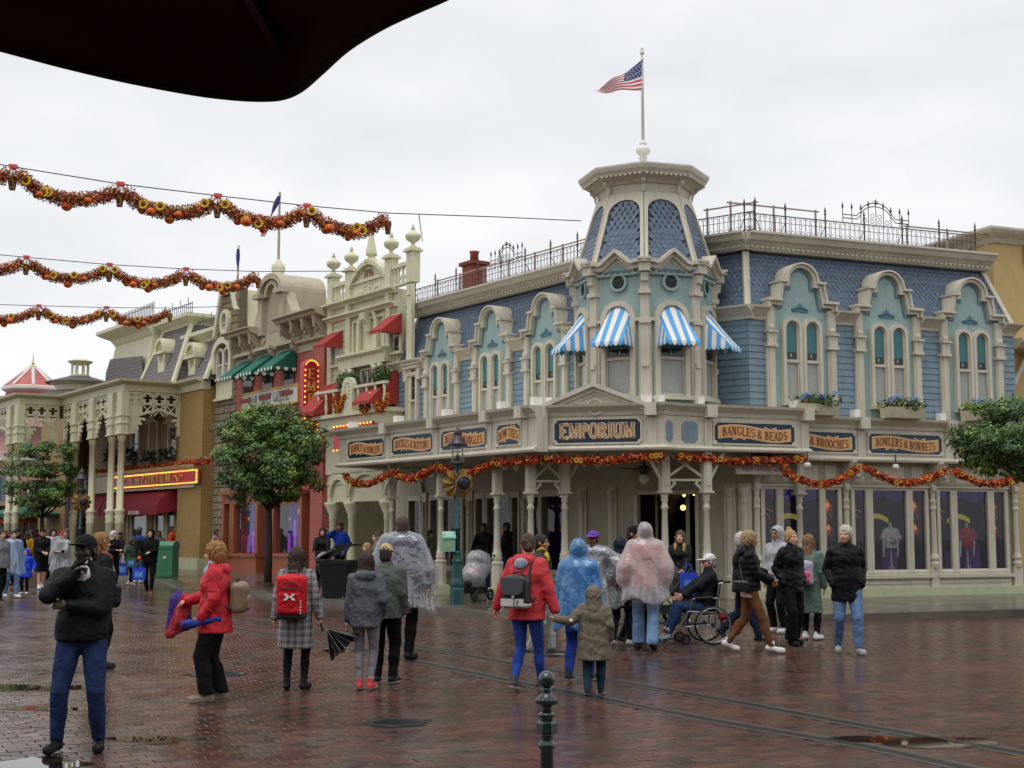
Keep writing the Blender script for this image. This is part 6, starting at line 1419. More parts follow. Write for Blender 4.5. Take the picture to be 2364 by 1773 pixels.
# going left to right in the picture the outward side is to the right of travel
with part('cornice',M_POR,PO) as b: b.sweep([Vector(p[:2]) for p in pth],[(-.3,vfr1 + .02),(.06,vfr1 + .02),(.08,vfr1 + .32),(.16,vfr1 + .36),(.2,vtop - .18),(.34,vtop - .1),(.36,vtop - .01),(-.3,vtop)])
with part('porch_roof',M('porch tin roof','#8d887a',.5,.1),PO) as b: b.add([(*FLW.p(u3 - 6,0,W2)[:2],vtop - .02),(*FLW.p(u2,0,W2)[:2],vtop - .02),(*FLW.p(u2,0,WP)[:2],vtop - .02),(*FLW.p(ue,0,WP)[:2],vtop - .02),(*FLW.p(ue,0,0)[:2],vtop - .02),(*FLW.p(u3 - 6,0,0)[:2],vtop - .02)],[(0,1,2,3,4,5)])
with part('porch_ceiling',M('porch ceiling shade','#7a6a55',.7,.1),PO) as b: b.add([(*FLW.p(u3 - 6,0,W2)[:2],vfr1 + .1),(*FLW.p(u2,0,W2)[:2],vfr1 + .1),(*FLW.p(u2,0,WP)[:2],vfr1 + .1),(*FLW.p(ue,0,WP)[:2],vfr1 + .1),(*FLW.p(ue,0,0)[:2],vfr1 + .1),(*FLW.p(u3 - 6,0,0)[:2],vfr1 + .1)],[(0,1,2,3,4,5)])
def fret_bay(F,a,c):
 """pierced frieze with crosses above X lattice, pointed opening below and saw-tooth brackets"""
 W = c - a; m = (a + c)/2; t_ = .035; z3,z2,z1 = vfr1,vfr1 - (vfr1 - vfr0)*.48,vfr0
 zi = vfr0 - .12
 with part('fret_panel',M_POR,PO) as b:
  for z in (z3 - .04,z2,): b.box(F,a,c,z - .05,z + .04,-t_,t_)
  n_ = max(3,int(round(W/.55))); s = W/n_
  for k in range(n_ + 1): b.box(F,a + k*s - .045,a + k*s + .045,zi if abs(a + k*s - m) > W*.33 else z1 + .1,z3,-t_,t_)
  for k in range(n_):
   x0,x1 = a + k*s + .045,a + (k + 1)*s - .045; cx = (x0 + x1)/2; cz = (z2 + z3)/2; hh = (z3 - z2)/2 - .04
   edge = n_ > 3 and (k == 0 or k == n_ - 1)
   if edge: b.box(F,x0,x1,zi,z3,-t_*.6,t_*.6)
   for sx in (-1,1):          # corner lobes leave a cross-shaped hole
    for sz in (-1,1): b.prism(F,[(cx + sx*(x1 - x0)/2,cz + sz*hh),(cx + sx*.07,cz + sz*hh),(cx + sx*.09,cz + sz*hh*.55),(cx + sx*.06,cz + sz*hh*.3),(cx + sx*(x1 - x0)*.3,cz + sz*hh*.25),(cx + sx*(x1 - x0)/2,cz + sz*.04)][::sx*sz],-t_*.6,t_*.6)
   zl = z1 - .0 if not edge else zi
   b.ring(F,[(x0,zl - .02),(x1,z2 - .07)],[(x0,zl + .05),(x1,z2)],-t_*.7,t_*.7); b.ring(F,[(x0,z2 - .07),(x1,zl - .02)],[(x0,z2),(x1,zl + .05)],-t_*.5,t_*.5)
  pk = z1 + (z2 - z1)*.45
  b.ring(F,[(a,zi - .05),(m - W*.02,pk),(m + W*.02,pk),(c,zi - .05)],[(a,zi + .08),(m - W*.02,pk + .1),(m + W*.02,pk + .1),(c,zi + .08)],-t_*1.3,t_*1.3)
 for sg,x in ((1,a),(-1,c)):
  with part('saw_bracket',M_POR,PO) as b:
   top,bot = zi + .05,vcap; P = [(x,top)]
   n_ = 4
   for k in range(n_):
    z_a = top - (top - bot)*k/n_; z_b = top - (top - bot)*(k + 1)/n_; d = .55*(1 - k/n_)*min(1,W/2.2) + .12
    P += [(x + sg*d,z_a - .02),(x + sg*d*1.08,z_a - .14),(x + sg*d*.7,z_b + .06)]
   P += [(x,bot)]; b.prism(F,P[::-sg],-t_,t_)
def col_pair(F,u,d=.3):
 for s in (-d/2,d/2):
  c = F.p(u + s,0,0)
  with part('slim_column',M_POR,PO,True) as b: b.lathe((c[0],c[1],0),[(.13,KZ),(.13,vsh - .5),(.16,vsh - .45),(.12,vsh - .35),(.16,vsh - .2),(.12,vsh - .1),(.17,vsh),(.17,vsh + .06),(.1,vsh + .12),(.085,vcap - .3),(.11,vcap - .28),(.13,vcap - .1),(.15,vcap)],10)
 with part('column_head',M_POR,PO) as b: b.box(F,u - d/2 - .17,u + d/2 + .17,vcap,vfr1,-.16,.16); [b.box(F,u - d/2 - .2,u + d/2 + .2,z,z + .06,-.2,.2) for z in (vcap,vcap + (vfr0 - vcap)*.55,vfr0 - .05)]
 with part('column_base',M_POR,PO) as b: b.box(F,u - d/2 - .2,u + d/2 + .2,KZ,KZ + .9,-.2,.2)
FPR = FLW.off(w=WP); cols = [FPR.uv(x,1050)[0] for x in (258,214,174)]
us = [u2] + sorted(cols) + [ue]
for u in us[1:]: col_pair(FPR,u if u != ue else u - .2)
for a,c in zip(us[:-1],us[1:]): fret_bay(FPR,a + .3,c - .3)
FSD = Fr(*FLW.p(ue,0,WP)[:2],-FLW.n[0],-FLW.n[1]); fret_bay(FSD,.2,WP - .1)
with part('side_pier',M_POR,PO) as b: b.box(FSD,WP - .55,WP - .02,vcap,vfr1,-.12,.12)
FSD2 = Fr(*FLW.p(u2,0,W2)[:2],-FLW.n[0],-FLW.n[1]); fret_bay(FSD2,.2,W2 - WP - .2)
FP2 = FLW.off(w=W2); us2 = [FP2.uv(x,1100)[0] for x in (-60,22)] + [u2 - .15]
for u in us2: col_pair(FP2,u)
for a,c in zip(us2[:-1],us2[1:]): fret_bay(FP2,a + .3,c - .3)
# --- mansard blocks above the porch
def mans_block(pxs,yb,yt,wfront,label_cols,inset=.7,oval=True):
 a,c = FLW.uv(pxs[0],800,wfront)[0],FLW.uv(pxs[1],800,wfront)[0]; z0,z1 = vtop - .1,FLW.uv(pxs[1],yt,wfront - inset)[1]
 b = MB(); P = FLW.p; b.hexa([P(a,z0,wfront),P(c,z0,wfront),P(c,z0,wfront - 5),P(a,z0,wfront - 5),P(a + inset*.6,z1,wfront - inset),P(c - inset*.6,z1,wfront - inset),P(c - inset*.6,z1,wfront - 5),P(a + inset*.6,z1,wfront - 5)]); o = b.obj('mansard_roof',M_PSLATE,OB)
 for (ua_,ub_2) in ((a,a + inset*.6),(c,c - inset*.6)):
  with part('hip',M_CR2,o) as b:
   p,q_ = Vector(P(ua_,z0,wfront + .02)),Vector(P(ub_2,z1,wfront - inset + .02)); s = Vector((FLW.d[0],FLW.d[1],0))*.14; n2 = Vector((FLW.n[0],FLW.n[1],0))*.06
   b.hexa([tuple(p - s + n2),tuple(p + s + n2),tuple(p + s - n2),tuple(p - s - n2),tuple(q_ - s + n2),tuple(q_ + s + n2),tuple(q_ + s - n2),tuple(q_ - s - n2)])
 with part('roof_cornice',M_CR2,OB) as b: b.sweep([Vector(P(a + inset*.6,0,wfront - 5)[:2]),Vector(P(a + inset*.6,0,wfront - inset)[:2]),Vector(P(c - inset*.6,0,wfront - inset)[:2]),Vector(P(c - inset*.6,0,wfront - 5)[:2])],[(-.4,z1 - .02),(.05,z1 - .02),(.12,z1 + .1),(.3,z1 + .22),(.42,z1 + .3),(.42,z1 + .45),(-.4,z1 + .5)])
 with part('roof_railing',M('grey iron','#55555c',.5,.1),OB) as b:
  for z in (z1 + .55,z1 + .95): b.tube([P(a + .6,z,wfront - inset),P(c - .6,z,wfront - inset)],.02,4)
  k = int((c - a - 1.2)/.22)
  for i in range(k + 1): u = a + .6 + i*(c - a - 1.2)/k; b.tube([P(u,z1 + .45,wfront - inset),P(u,z1 + (1.25 if i % 4 == 0 else 1.0),wfront - inset)],.016,4)
 if oval:
  u = (a + c)/2; zc = z0 + (z1 - z0)*.52; wv = wfront - inset*.52 + .25
  with part('oval_dormer',M_CR2,OB) as b:
   b.prism(FLW,[(u - .38,zc - 1.0),(u + .38,zc - 1.0),(u + .34,zc - .3),(u + .45,zc)] + arc(u,zc + .2,.45,0,180,10,.5) + [(u - .45,zc),(u - .34,zc - .3)],wv - .9,wv); b.ring(FLW,arc(u,zc + .2,.55,0,180,10,.62),arc(u,zc + .2,.42,0,180,10,.48),wv - .9,wv + .12); b.box(FLW,u - .6,u + .6,zc + .12,zc + .22,wv - .5,wv + .15)
  with part('louvre',M('oval shade','#a39d7c',.6,.05),OB) as b: b.prism(FLW,arc(u,zc + .1,.2,0,340,18,.36),wv,wv + .02)
mans_block((395,477),878,790,.5,'',.8); mans_block((318,402),878,762,.9,'',1.0)
# pale tower block behind
zt = FLW.uv(262,772,.5)[1]; a,c = FLW.uv(262,830,.3)[0],FLW.uv(352,830,.3)[0]
with part('attic_tower',M_CR2,OB) as b:
 P = FLW.p; b.hexa([P(a - .6,vtop - .2,.6),P(c,vtop - .2,.6),P(c,vtop - .2,-4),P(a - .6,vtop - .2,-4),P(a + .3,zt - .5,.3),P(c,zt - .5,.3),P(c,zt - .5,-4),P(a + .3,zt - .5,-4)])
with part('attic_cornice',M_CR2,OB) as b: b.sweep([Vector(P(a + .3,0,-4)[:2]),Vector(P(a + .3,0,.3)[:2]),Vector(P(c,0,.3)[:2])],[(-.4,zt - .55),(.05,zt - .55),(.2,zt - .3),(.6,zt - .1),(.75,zt),(.75,zt + .15),(-.4,zt + .2)])
with part('attic_slate',M_PSLATE,OB) as b: b.prism(FLW,[(a - .35,vtop - .2),(c - .3,vtop - .2),(c - .5,vtop + 1.6),(a + .5,vtop + 1.9),(a - .05,vtop + 1.3)],.56,.63)
with part('attic_railing',M('grey iron'),OB) as b:
 for z in (zt + .3,zt + .8): b.tube([P(a + .3,z,.3),P(c,z,.3)],.02,4)
 for i in range(26): u = a + .3 + i*(c - a - .3)/25; b.tube([P(u,zt + .2,.3),P(u,zt + .95,.3)],.018,4)
# ---------------- far buildings
def Fl(px,Y,ang=0): p = ln(px,Y); return Fr(p.x,p.y,cos(R(ang)),sin(R(ang)))
CUP = ln(178,66); cz = lambda py: atY(178,py,66).z
t = thing('round_pavilion','dark roofed pavilion with a cream lantern behind the fretwork porch','building',(CUP.x,CUP.y,KZ))
M_DSL = M('dark shingle roof','#5a5150',.7,.12,6)
with part('core',M('arcade brown','#5d4c42',.7,.25,.8),t) as b: b.lathe((CUP.x,CUP.y,0),[(.5,KZ),(.5,cz(925))],12)
with part('drum',M_CR2,t) as b: b.lathe((CUP.x,CUP.y,0),[(2.0,cz(928)),(2.0,cz(915)),(1.15,cz(905)),(1.15,cz(892)),(1.4,cz(888)),(1.45,cz(882))],16)
with part('roof',M_DSL,t) as b: b.lathe((CUP.x,CUP.y,0),[(2.9,cz(930)),(2.9,cz(926)),(1.0,cz(902)),(1.0,cz(886)),(1.65,cz(886)),(1.6,cz(884)),(.4,cz(868))],16)
with part('lantern',M_CR2,t) as b:
 b.lathe((CUP.x,CUP.y,0),[(.5,cz(872)),(.5,cz(867)),(.35,cz(865))],14); b.lathe((CUP.x,CUP.y,0),[(.4,cz(842)),(.55,cz(838)),(.62,cz(835)),(.3,cz(829)),(.02,cz(828))],14)
for k in range(8):
 a = 2*pi*k/8
 with part('lantern_post',M_CR2,t) as b: b.lathe((CUP.x + .4*cos(a),CUP.y + .4*sin(a),0),[(.055,cz(868)),(.055,cz(840))],6)
# pink hotel
HY = 120; FH = Fl(0,HY); hz = lambda py: atY(0,py,HY).z; hu = lambda px: (px - 0)/FPX*HY
M_PINK = M('pink plaster','#d5a8a2',.6,.06,1,dirt=.1); M_PWH = M('hotel white trim','#dcd4d0',.6,.03); M_RRF = M('rose tile roof','#b8605e',.6,.16,1.6)
HO = thing('pink_hotel','far pink hotel with rose tiled turret roof seen behind the trees','building',FH.p(0,0,0))
with part('wall',M_PINK,HO) as b: b.box(FH,hu(-160),hu(330),0,hz(992),-14,0)
with part('roof',M_RRF,HO) as b: b.prof(FH,[(.6,hz(992)),(-3.5,hz(905)),(-14,hz(905)),(-14,hz(992))],hu(-160),hu(120)); b.prof(FH,[(.6,hz(992)),(-1.6,hz(960)),(-14,hz(960)),(-14,hz(992))],hu(120),hu(330))
with part('eaves',M_PWH,HO) as b: b.prof(FH,[(.0,hz(1000)),(.7,hz(996)),(.9,hz(990)),(0,hz(990))],hu(-160),hu(330)); b.box(FH,hu(-160),hu(330),hz(1062),hz(1054),0,1.2); b.box(FH,hu(-160),hu(330),hz(1090),hz(1084),0,.5)
for px in range(-60,330,38):
 b = MB(); b.box(FH,hu(px),hu(px + 16),hz(1042),hz(1002),0,.15); wn = b.obj('window',M_PWH,HO)
 for k in range(2):
  with part('pane',M('hotel glass','#7f8f9a',.2,.1),wn) as b: b.box(FH,hu(px + 1.5 + 7*k),hu(px + 7 + 7*k),hz(1040),hz(1005),.1,.17)
with part('balcony_rail',M_PWH,HO) as b: b.box(FH,hu(-160),hu(330),hz(1064),hz(1060),1.2,1.35); b.box(FH,hu(-160),hu(330),hz(1046),hz(1044),1.2,1.35); [b.box(FH,hu(px),hu(px + 1),hz(1062),hz(1045),1.22,1.32) for px in range(-160,330,5)]
tc_ = ln(68,HY - 2); tz = lambda py: atY(68,py,HY - 2).z; tr = lambda px: px/FPX*HY
with part('turret',M_PINK,HO) as b: b.lathe((tc_.x,tc_.y,0),[(tr(56),hz(992)),(tr(52),tz(930)),(tr(50),tz(908))],8,pi/8)
with part('turret_roof',M_RRF,HO) as b: b.lathe((tc_.x,tc_.y,0),[(tr(66),tz(934)),(tr(54),tz(905)),(tr(64),tz(898)),(tr(60),tz(894)),(tr(10),tz(850)),(tr(8),tz(846))],8,pi/8)
with part('turret_ring',M_PWH,HO) as b: b.lathe((tc_.x,tc_.y,0),[(tr(56),tz(908)),(tr(66),tz(902)),(tr(66),tz(896)),(tr(58),tz(893))],8,pi/8)
for k in range(8):
 a = pi/8 + k*pi/4
 with part('turret_hip',M_PWH,HO) as b: b.tube([(tc_.x + tr(61)*cos(a),tc_.y + tr(61)*sin(a),tz(893.5)),(tc_.x + tr(10)*cos(a),tc_.y + tr(10)*sin(a),tz(850))],.14,4)
with part('spire',M('spire gilt','#c9b48a',.4,.1),HO) as b: b.lathe((tc_.x,tc_.y,0),[(tr(11),tz(852)),(tr(9),tz(846)),(tr(3),tz(843)),(tr(3.5),tz(838)),(tr(1.5),tz(834)),(tr(.4),tz(814))],8)
with part('ground_arcade',M('hotel base brown','#6b5a50',.7,.2,1),HO) as b: b.box(FH,hu(-160),hu(330),0,hz(1120),0,2.5)
for px in range(-40,260,22):
 with part('arcade_post',M_PWH,HO) as b: b.box(FH,hu(px),hu(px + 2),0,hz(1120),2.5,2.8)
# low terrace and shops under the far end of the street
TY = 88; FT = Fl(0,TY); tzz = lambda py: atY(0,py,TY).z; tu = lambda px: px/FPX*TY
t = thing('station_arcade','low brown arcade with a row of warm lamps at the far end of the street','building',FT.p(0,0,0))
with part('wall',M('arcade brown','#5d4c42',.7,.25,.8),t) as b: b.box(FT,tu(-120),tu(270),0,tzz(1165),-3,0)
with part('roof_band',M('arcade band','#8d7b6c',.7,.1),t) as b: b.box(FT,tu(-120),tu(270),tzz(1168),tzz(1157),0,1.2)
with part('upper_wall',M('teal arcade glass','#31505a',.4,.3,1),t) as b: b.box(FT,tu(-120),tu(-0),tzz(1157),tzz(1100),-2,-.5)
for px in range(-20,250,16):
 with part('arch_opening',M_DARK,t) as b: b.box(FT,tu(px),tu(px + 11),0,tzz(1185),.02,.06)
for px in (8,28,52,118,132,150,225):
 with part('bulb',M_GLOW,t) as b: b.ball(FT.p(tu(px),tzz(1187),1.4),.16,8)
# ---------------- ochre building beyond the right wing
FY = FRW.off(u=uR_end + .15,w=-.9); zy = atY(2300,540,FY.p(1,0)[1]).z
t = thing('yellow_building','plain yellow building beyond the right end of the corner shop','building',FY.p(0,KZ,0)); M_YEL = M('yellow plaster','#c4a86e',.6,.06,3,dirt=.2)
with part('wall',M_YEL,t) as b: b.box(FY,.1,9,KZ,zy - .3,-9,0)
with part('cornice',M_CREAM,t) as b: b.sweep([Vector(FY.p(.1,0,-9)[:2]),Vector(FY.p(.1,0,0)[:2]),Vector(FY.p(9,0,0)[:2])],[(-.3,zy - .32),(.04,zy - .32),(.12,zy - .2),(.3,zy - .08),(.36,zy),(.36,zy + .06),(-.3,zy + .1)])
with part('balcony',M_CREAM,t) as b: zz = atY(2345,790,FY.o[1]).z; b.prof(FY,[(0,zz - .25),(.5,zz - .2),(.7,zz - .05),(.7,zz + .05),(0,zz + .1)],.35,9); b.ring(FY,[(.5,zz - 1.2),(1.1,zz - .25)],[(.5,zz - 1.0),(.95,zz - .25)],.1,.2)
# ---------------- unseen cafe row added behind the camera to darken reflections and front light
for k,(x0,x1,hgt,col,nm) in enumerate(((-46,-16,9.5,'#8a6a55','brown brick'),(-15.9,13,8.5,'#7d7a66','olive painted'),(13.1,46,10.0,'#6e4a42','dark red'))):
 FBK = Fr(x1,-9,-1,0); t = thing('unseen_cafe_building',nm + ' cafe building behind the camera, mirrored in the shop glass','building',(x0,-9,0)); W_ = x1 - x0
 with part('wall',M('cafe wall ' + nm,col,.7,.12,2),t) as b: b.box(FBK,0,W_,0,hgt,-8,0)
 with part('cornice',M_CREAM,t) as b: b.prof(FBK,[(0,hgt - .5),(.3,hgt - .3),(.5,hgt),(0,hgt + .1)],0,W_)
 with part('awning',M('cafe awning','#3a070c',.85,.1),t) as b: b.prof(FBK,[(0,3.6),(2.6,2.9),(2.6,2.6),(2.55,2.6),(2.55,2.86),(0,3.5)],0,W_)
 for i in range(int(W_/3)):
  for z in (.8,4.6):
   with part('window',M_DARK,t) as b: b.box(FBK,1 + i*3,2.6 + i*3,z,z + 1.9,0,.04)
# ================================================================ TREES
M_BARK = M('wet bark','#3d342b',.8,.25,14,bump=.5,bscale=40)
M_GR = [M('leaf dark green','#2e4a22',.5,.25,9),M('leaf green','#47682c',.5,.25,9),M('leaf light green','#6d9138',.5,.25,9),M('leaf yellow green','#8f9c40',.5,.25,9)]
for m_ in M_GR: m_.node_tree.nodes['Principled BSDF'].inputs['Subsurface Weight'].default_value = 0
def tree(base,crown_c,rx,ry,rz,label,n_clump,leaves,leaf,seed,layers=0,squash=2.6,cs=.2):
 g = np.random.default_rng(seed); rnd = random.Random(seed); t = thing('street_tree',label,'tree',base,'clipped street trees')
 cc = np.array(crown_c); z0 = cc[2] - rz
 # clump centres in a superellipsoid, most of them near the skin
 C = []
 while len(C) < n_clump:
  p = g.uniform(-1,1,3); q = (abs(p)**squash).sum()**(1/squash)
  if q > 1 or q < .42 and rnd.random() < .8: continue
  if layers:
   ph = (p[2] + 1)/2*layers; 
   if (ph % 1) > .62: continue
   p = p*np.array([1,1,1]); lim = [.75,1.0,.92,.62,.4][min(int(ph),4)] if layers == 5 else 1
   if abs(p[0]) > lim or abs(p[1]) > lim: continue
  C.append(p)
 C = np.array(C)*np.array([rx,ry,rz])*(1 + .07*g.normal(size=(n_clump,1))) + cc
 # trunk and limbs
 tb = MB(); B = Vector(base); top = Vector((cc[0],cc[1],cc[2] + rz*.5)); fork = Vector((base[0] + (cc[0] - base[0])*.3,base[1],z0 - .15))
 path = [B,B.lerp(fork,.5) + Vector((.02,0,0)),fork,fork.lerp(top,.5) + Vector((.08,.05,0)),top]
 r0 = .115 if rx < 2 else .16
 vs = []; tb.tube([B + Vector((0,0,-.05)),B + Vector((0,0,.12))],r0*1.5,10,r0); tb.tube([B + Vector((0,0,.1))] + path[1:3],r0,10,r0*.8); tb.tube(path[2:],r0*.75,8,r0*.2)
 for k in range(16):
  f = rnd.random(); s = fork.lerp(top,f*.8); e = Vector(C[rnd.randrange(n_clump)]); 
  if e.z < s.z: e.z = s.z + rnd.random()*.3
  m = s.lerp(e,.5) + Vector((0,0,-.12)); tb.tube([s,m,e],r0*.38,6,r0*.1)
 for k in range(5):
  a = rnd.uniform(0,6.28); s = fork + Vector((0,0,.0)); e = Vector((cc[0] + rx*.7*cos(a),cc[1] + ry*.7*sin(a),z0 + rz*.55)); tb.tube([s,s.lerp(e,.45) + Vector((0,0,-.1)),e],r0*.5,7,r0*.15)
 tb.obj('trunk',M_BARK,t,True)
 n = n_clump*leaves; ci = np.repeat(np.arange(n_clump),leaves)
 d = g.normal(size=(n,3)); d/= np.linalg.norm(d,axis=1)[:,None]; d[:,2] = d[:,2]*.75 + .12
 P = C[ci] + d*(cs*g.random(n)**.4)[:,None]*np.array([1.15,1.15,.8])
 out = (P - cc)/np.array([rx,ry,rz]); out/= np.linalg.norm(out,axis=1)[:,None] + 1e-6
 nrm = d*.6 + out*.5 + np.array([0,0,.5]) + g.normal(0,.35,(n,3)); nrm/= np.linalg.norm(nrm,axis=1)[:,None]
 a = np.cross(nrm,g.normal(size=(n,3))); a/= np.linalg.norm(a,axis=1)[:,None]; b = np.cross(nrm,a); s = (leaf*g.uniform(.7,1.3,n))[:,None]
 V = np.stack([P - a*s,P + b*s*.5,P + a*s,P - b*s*.5],1).reshape(-1,3)
 tone = g.random(n_clump)[ci]*.6 + g.random(n)*.4; mi = np.digitize(tone,[.3,.62,.84])
 o = mesh_np('crown',V,np.arange(4*n).reshape(n,4),t,M_GR,False,mi); o['kind'] = 'stuff'; return t
b1_ = ground(618,1354,KZ); k1 = b1_.y/FPX
tree(b1_,(b1_.x - .05,b1_.y,CH + (HOR - 1052)*k1),125*k1,125*k1,112*k1,'round clipped tree with dark trunk in front of the brick building',300,85,.055,3,0,2.6,.27)
Y2 = 60; k2 = Y2/FPX; b2_ = Vector(((103 - CX)*k2,Y2,KZ))
tree(b2_,(b2_.x - .05,Y2,CH + (HOR - 1100)*k2),86*k2,86*k2,88*k2,'dark layered tree on the left in front of the fretwork porch',150,70,.07,8,4,2.3,.3)
Y3 = 25; k3 = Y3/FPX; b3_ = Vector(((2500 - CX)*k3,Y3 + 1.5,KZ))
tree(b3_,(b3_.x - .05,Y3 + 1.5,CH + (HOR - 1000)*k3),215*k3,200*k3,104*k3,'leafy tree reaching in from the right picture edge',240,85,.05,5,0,2.3,.25)
# ================================================================ STREET FURNITURE
M_LAMP = M('dark green lamp iron','#1f4a4c',.4,.1,8,dirt=.15); M_LCAP = M('lamp bronze','#4a4346',.35,.12,metal=.5); M_GLD = M('ornament gold','#8a6526',.5,.2,12,metal=.3); M_DISC = M('ornament navy','#15142a',.4,.1)
M_LGL = film('lamp glass','#f0f2f0','#ffffff',.03,1.45)
def lamp_post(base,label,orn_side=1):
 x,y,z = base; t = thing('street_lamp',label,'street lamp',base,'green street lamps')
 with part('foot',M_LAMP,t) as b: b.lathe(base,[(.165,0),(.165,.33),(.15,.36)],8,pi/8)
 with part('pedestal',M_LAMP,t,False) as b: b.lathe(base,[(.14,.36),(.155,.42),(.15,.48),(.125,.56),(.11,.86),(.12,.9),(.13,.93),(.1,.97),(.085,1.06),(.1,1.1),(.075,1.16)],16)
 sh = MB(); n_,m_ = 18,26; prof = [(.066,1.16),(.06,1.6),(.08,1.62),(.08,1.67),(.055,1.7),(.046,2.9),(.05,2.95),(.07,3.0),(.06,3.04)]
 sh.lathe(base,prof,12); so_ = sh.obj('shaft',M_LAMP,t,True)
 with part('spiral',M_LAMP,so_) as b:
  for q in range(4): b.tube([(x + .052*cos(a),y + .052*sin(a),z + 1.72 + .58*(a - q*pi/2)/(2*pi*1.0)) for a in [q*pi/2 + 2*pi*k/14 for k in range(15)]],.009,4)
 with part('lantern_frame',M_LCAP,t) as b:
  b.lathe(base,[(.05,3.02),(.13,3.04),(.15,3.07),(.14,3.09)],16)
  for k in range(4): a = pi/4 + k*pi/2; b.tube([(x + .145*cos(a),y + .145*sin(a),z + 3.07),(x + .155*cos(a),y + .155*sin(a),z + 3.48)],.009,4)
 with part('lantern_glass',M_LGL,t,True) as b: b.lathe(base,[(.135,3.09),(.148,3.47)],16,cap=False)
 with part('burner',M('burner','#3c3c3a',.5,.1),t) as b: b.lathe(base,[(.03,3.08),(.015,3.15),(.03,3.2),(.008,3.3)],8); [b.tube([(x,y,z + 3.12),(x + .04*s,y,z + 3.16),(x + .035*s,y,z + 3.24)],.007,4) for s in (-1,1)]
 with part('lantern_cap',M_LCAP,t,True) as b: b.lathe(base,[(.19,3.46),(.2,3.49),(.165,3.52),(.15,3.58),(.09,3.66),(.085,3.7),(.1,3.72),(.06,3.78),(.03,3.84),(.015,3.86),(.004,3.93)],20)
 with part('cap_crown',M_LCAP,t) as b:
  for k in range(20): a = 2*pi*k/20; b.ball((x + .195*cos(a),y + .195*sin(a),z + 3.47),.022,6)
 # sunflower ornament with plain dark discs
 c = Vector((x,y,z + 2.62)); orn = MB()
 orn.lathe(c + Vector((.13*orn_side,-.12,0)),[(.18,0),(.18,.03),(.155,.045),(.15,.03),(.02,.03)],24,axis=(.35*orn_side,-.93,0)); oo = orn.obj('ornament_ring',M_GLD,t)
 with part('ornament_disc',M_DISC,oo,True) as b: b.lathe(c + Vector((.13*orn_side,-.12,0)),[(.15,.0),(.15,.036),(.06,.045),(.01,.046)],24,axis=(.35*orn_side,-.93,0))
 for k in range(11):
  a = 2*pi*k/11; ax = Vector((.35*orn_side,-.93,0)).normalized(); e1_ = Vector((.93,.35*orn_side,0)).normalized(); e2_ = Vector((0,0,1)); d = e1_*cos(a) + e2_*sin(a); s = ax.cross(d); cc = c + Vector((.02,-.02,0))
  with part('petal',M_GLD,oo,True) as b:
   pts = [(0.12,.02,0),(.2,.075,.02),(.28,.085,.0),(.34,.05,-.05)]; vs = []
   for (r_,hw,l) in pts: vs += [tuple(cc + d*r_ + s*hw + ax*(l + .03)),tuple(cc + d*r_ + ax*(l - .01)),tuple(cc + d*r_ - s*hw + ax*(l + .03))]
   vs.append(tuple(cc + d*.37 - ax*.07)); b.add(vs,[(0,3,4,1),(1,4,5,2),(3,6,7,4),(4,7,8,5),(6,9,10,7),(7,10,11,8),(9,12,10),(10,12,11)])
 return t
LB = ground(1055,1395,KZ); lamp_post(LB,'green street lamp with gold flower ornament in front of the porch',1)
LB2 = Vector(((191 - CX)/FPX*50,50,KZ)); lamp_post(LB2,'green street lamp among the crowd on the left, beside the porch columns',1)
# post box on the lamp
k = LB.y/FPX; t = thing('post_box','mint green letter box fixed to the street lamp','letter box',(LB.x - .17,LB.y - .1,KZ + 1.1)); FM_ = Fr(LB.x - .33,LB.y - .12,.93,.25)
M_MINT = M('mint green paint','#7fb09a',.45,.08,6,dirt=.2)
with part('box',M_MINT,t) as b: b.prof(FM_,[(-.14,KZ + 1.14),(.13,KZ + 1.14),(.13,KZ + 1.44),(.02,KZ + 1.56),(-.14,KZ + 1.56)],0,.27)
with part('hood',M_MINT,t) as b: b.prof(FM_,[(.145,KZ + 1.42),(.16,KZ + 1.43),(.03,KZ + 1.58),(-.15,KZ + 1.58),(-.15,KZ + 1.565),(.025,KZ + 1.565)],-.015,.285)
with part('flap',M('mint pale','#9cc4b2',.4,.05),t) as b: b.prof(FM_,[(.125,KZ + 1.46),(.145,KZ + 1.46),(.05,KZ + 1.565),(.04,KZ + 1.56)],.06,.21)
with part('plate',M('pale gilt plate','#a9b26a',.5,.1),t) as b: b.box(FM_,.07,.15,KZ + 1.22,KZ + 1.34,.131,.137)
with part('strap',M_IRON,t) as b: b.box(FM_,.24,.36,KZ + 1.3,KZ + 1.36,-.1,-.02)
# bollard
bx,by = ground(1262,1548,1.0).xy; t = thing('bollard','dark green ball topped iron bollard in the foreground','bollard',(bx,by,0)); M_BOL = M('wet bollard green','#17302e',.22,.15,10,coat=.5)
bp = lambda d: 1.0 - d
with part('ball',M_BOL,t,True) as b: b.ball((bx,by,bp(.046)),.046,24)
with part('neck',M_BOL,t,True) as b: b.lathe((bx,by,0),[(.03,bp(.22)),(.024,bp(.2)),(.03,bp(.185)),(.05,bp(.172)),(.058,bp(.158)),(.05,bp(.148)),(.052,bp(.138)),(.03,bp(.126)),(.024,bp(.112)),(.03,bp(.098)),(.022,bp(.088))],24)
for q in range(16):
 a = 2*pi*q/16
 with part('gadroon',M_BOL,t,True) as b: b.ball((bx + .05*cos(a),by + .05*sin(a),bp(.158)),.012,6,1.5)
with part('collar',M_BOL,t,True) as b: b.lathe((bx,by,0),[(.036,bp(.265)),(.03,bp(.25)),(.045,bp(.236)),(.046,bp(.226)),(.032,bp(.216))],24)
with part('octagon_block',M_BOL,t) as b: b.lathe((bx,by,0),[(.044,bp(.332)),(.06,bp(.32)),(.06,bp(.272)),(.046,bp(.262))],8,pi/8)
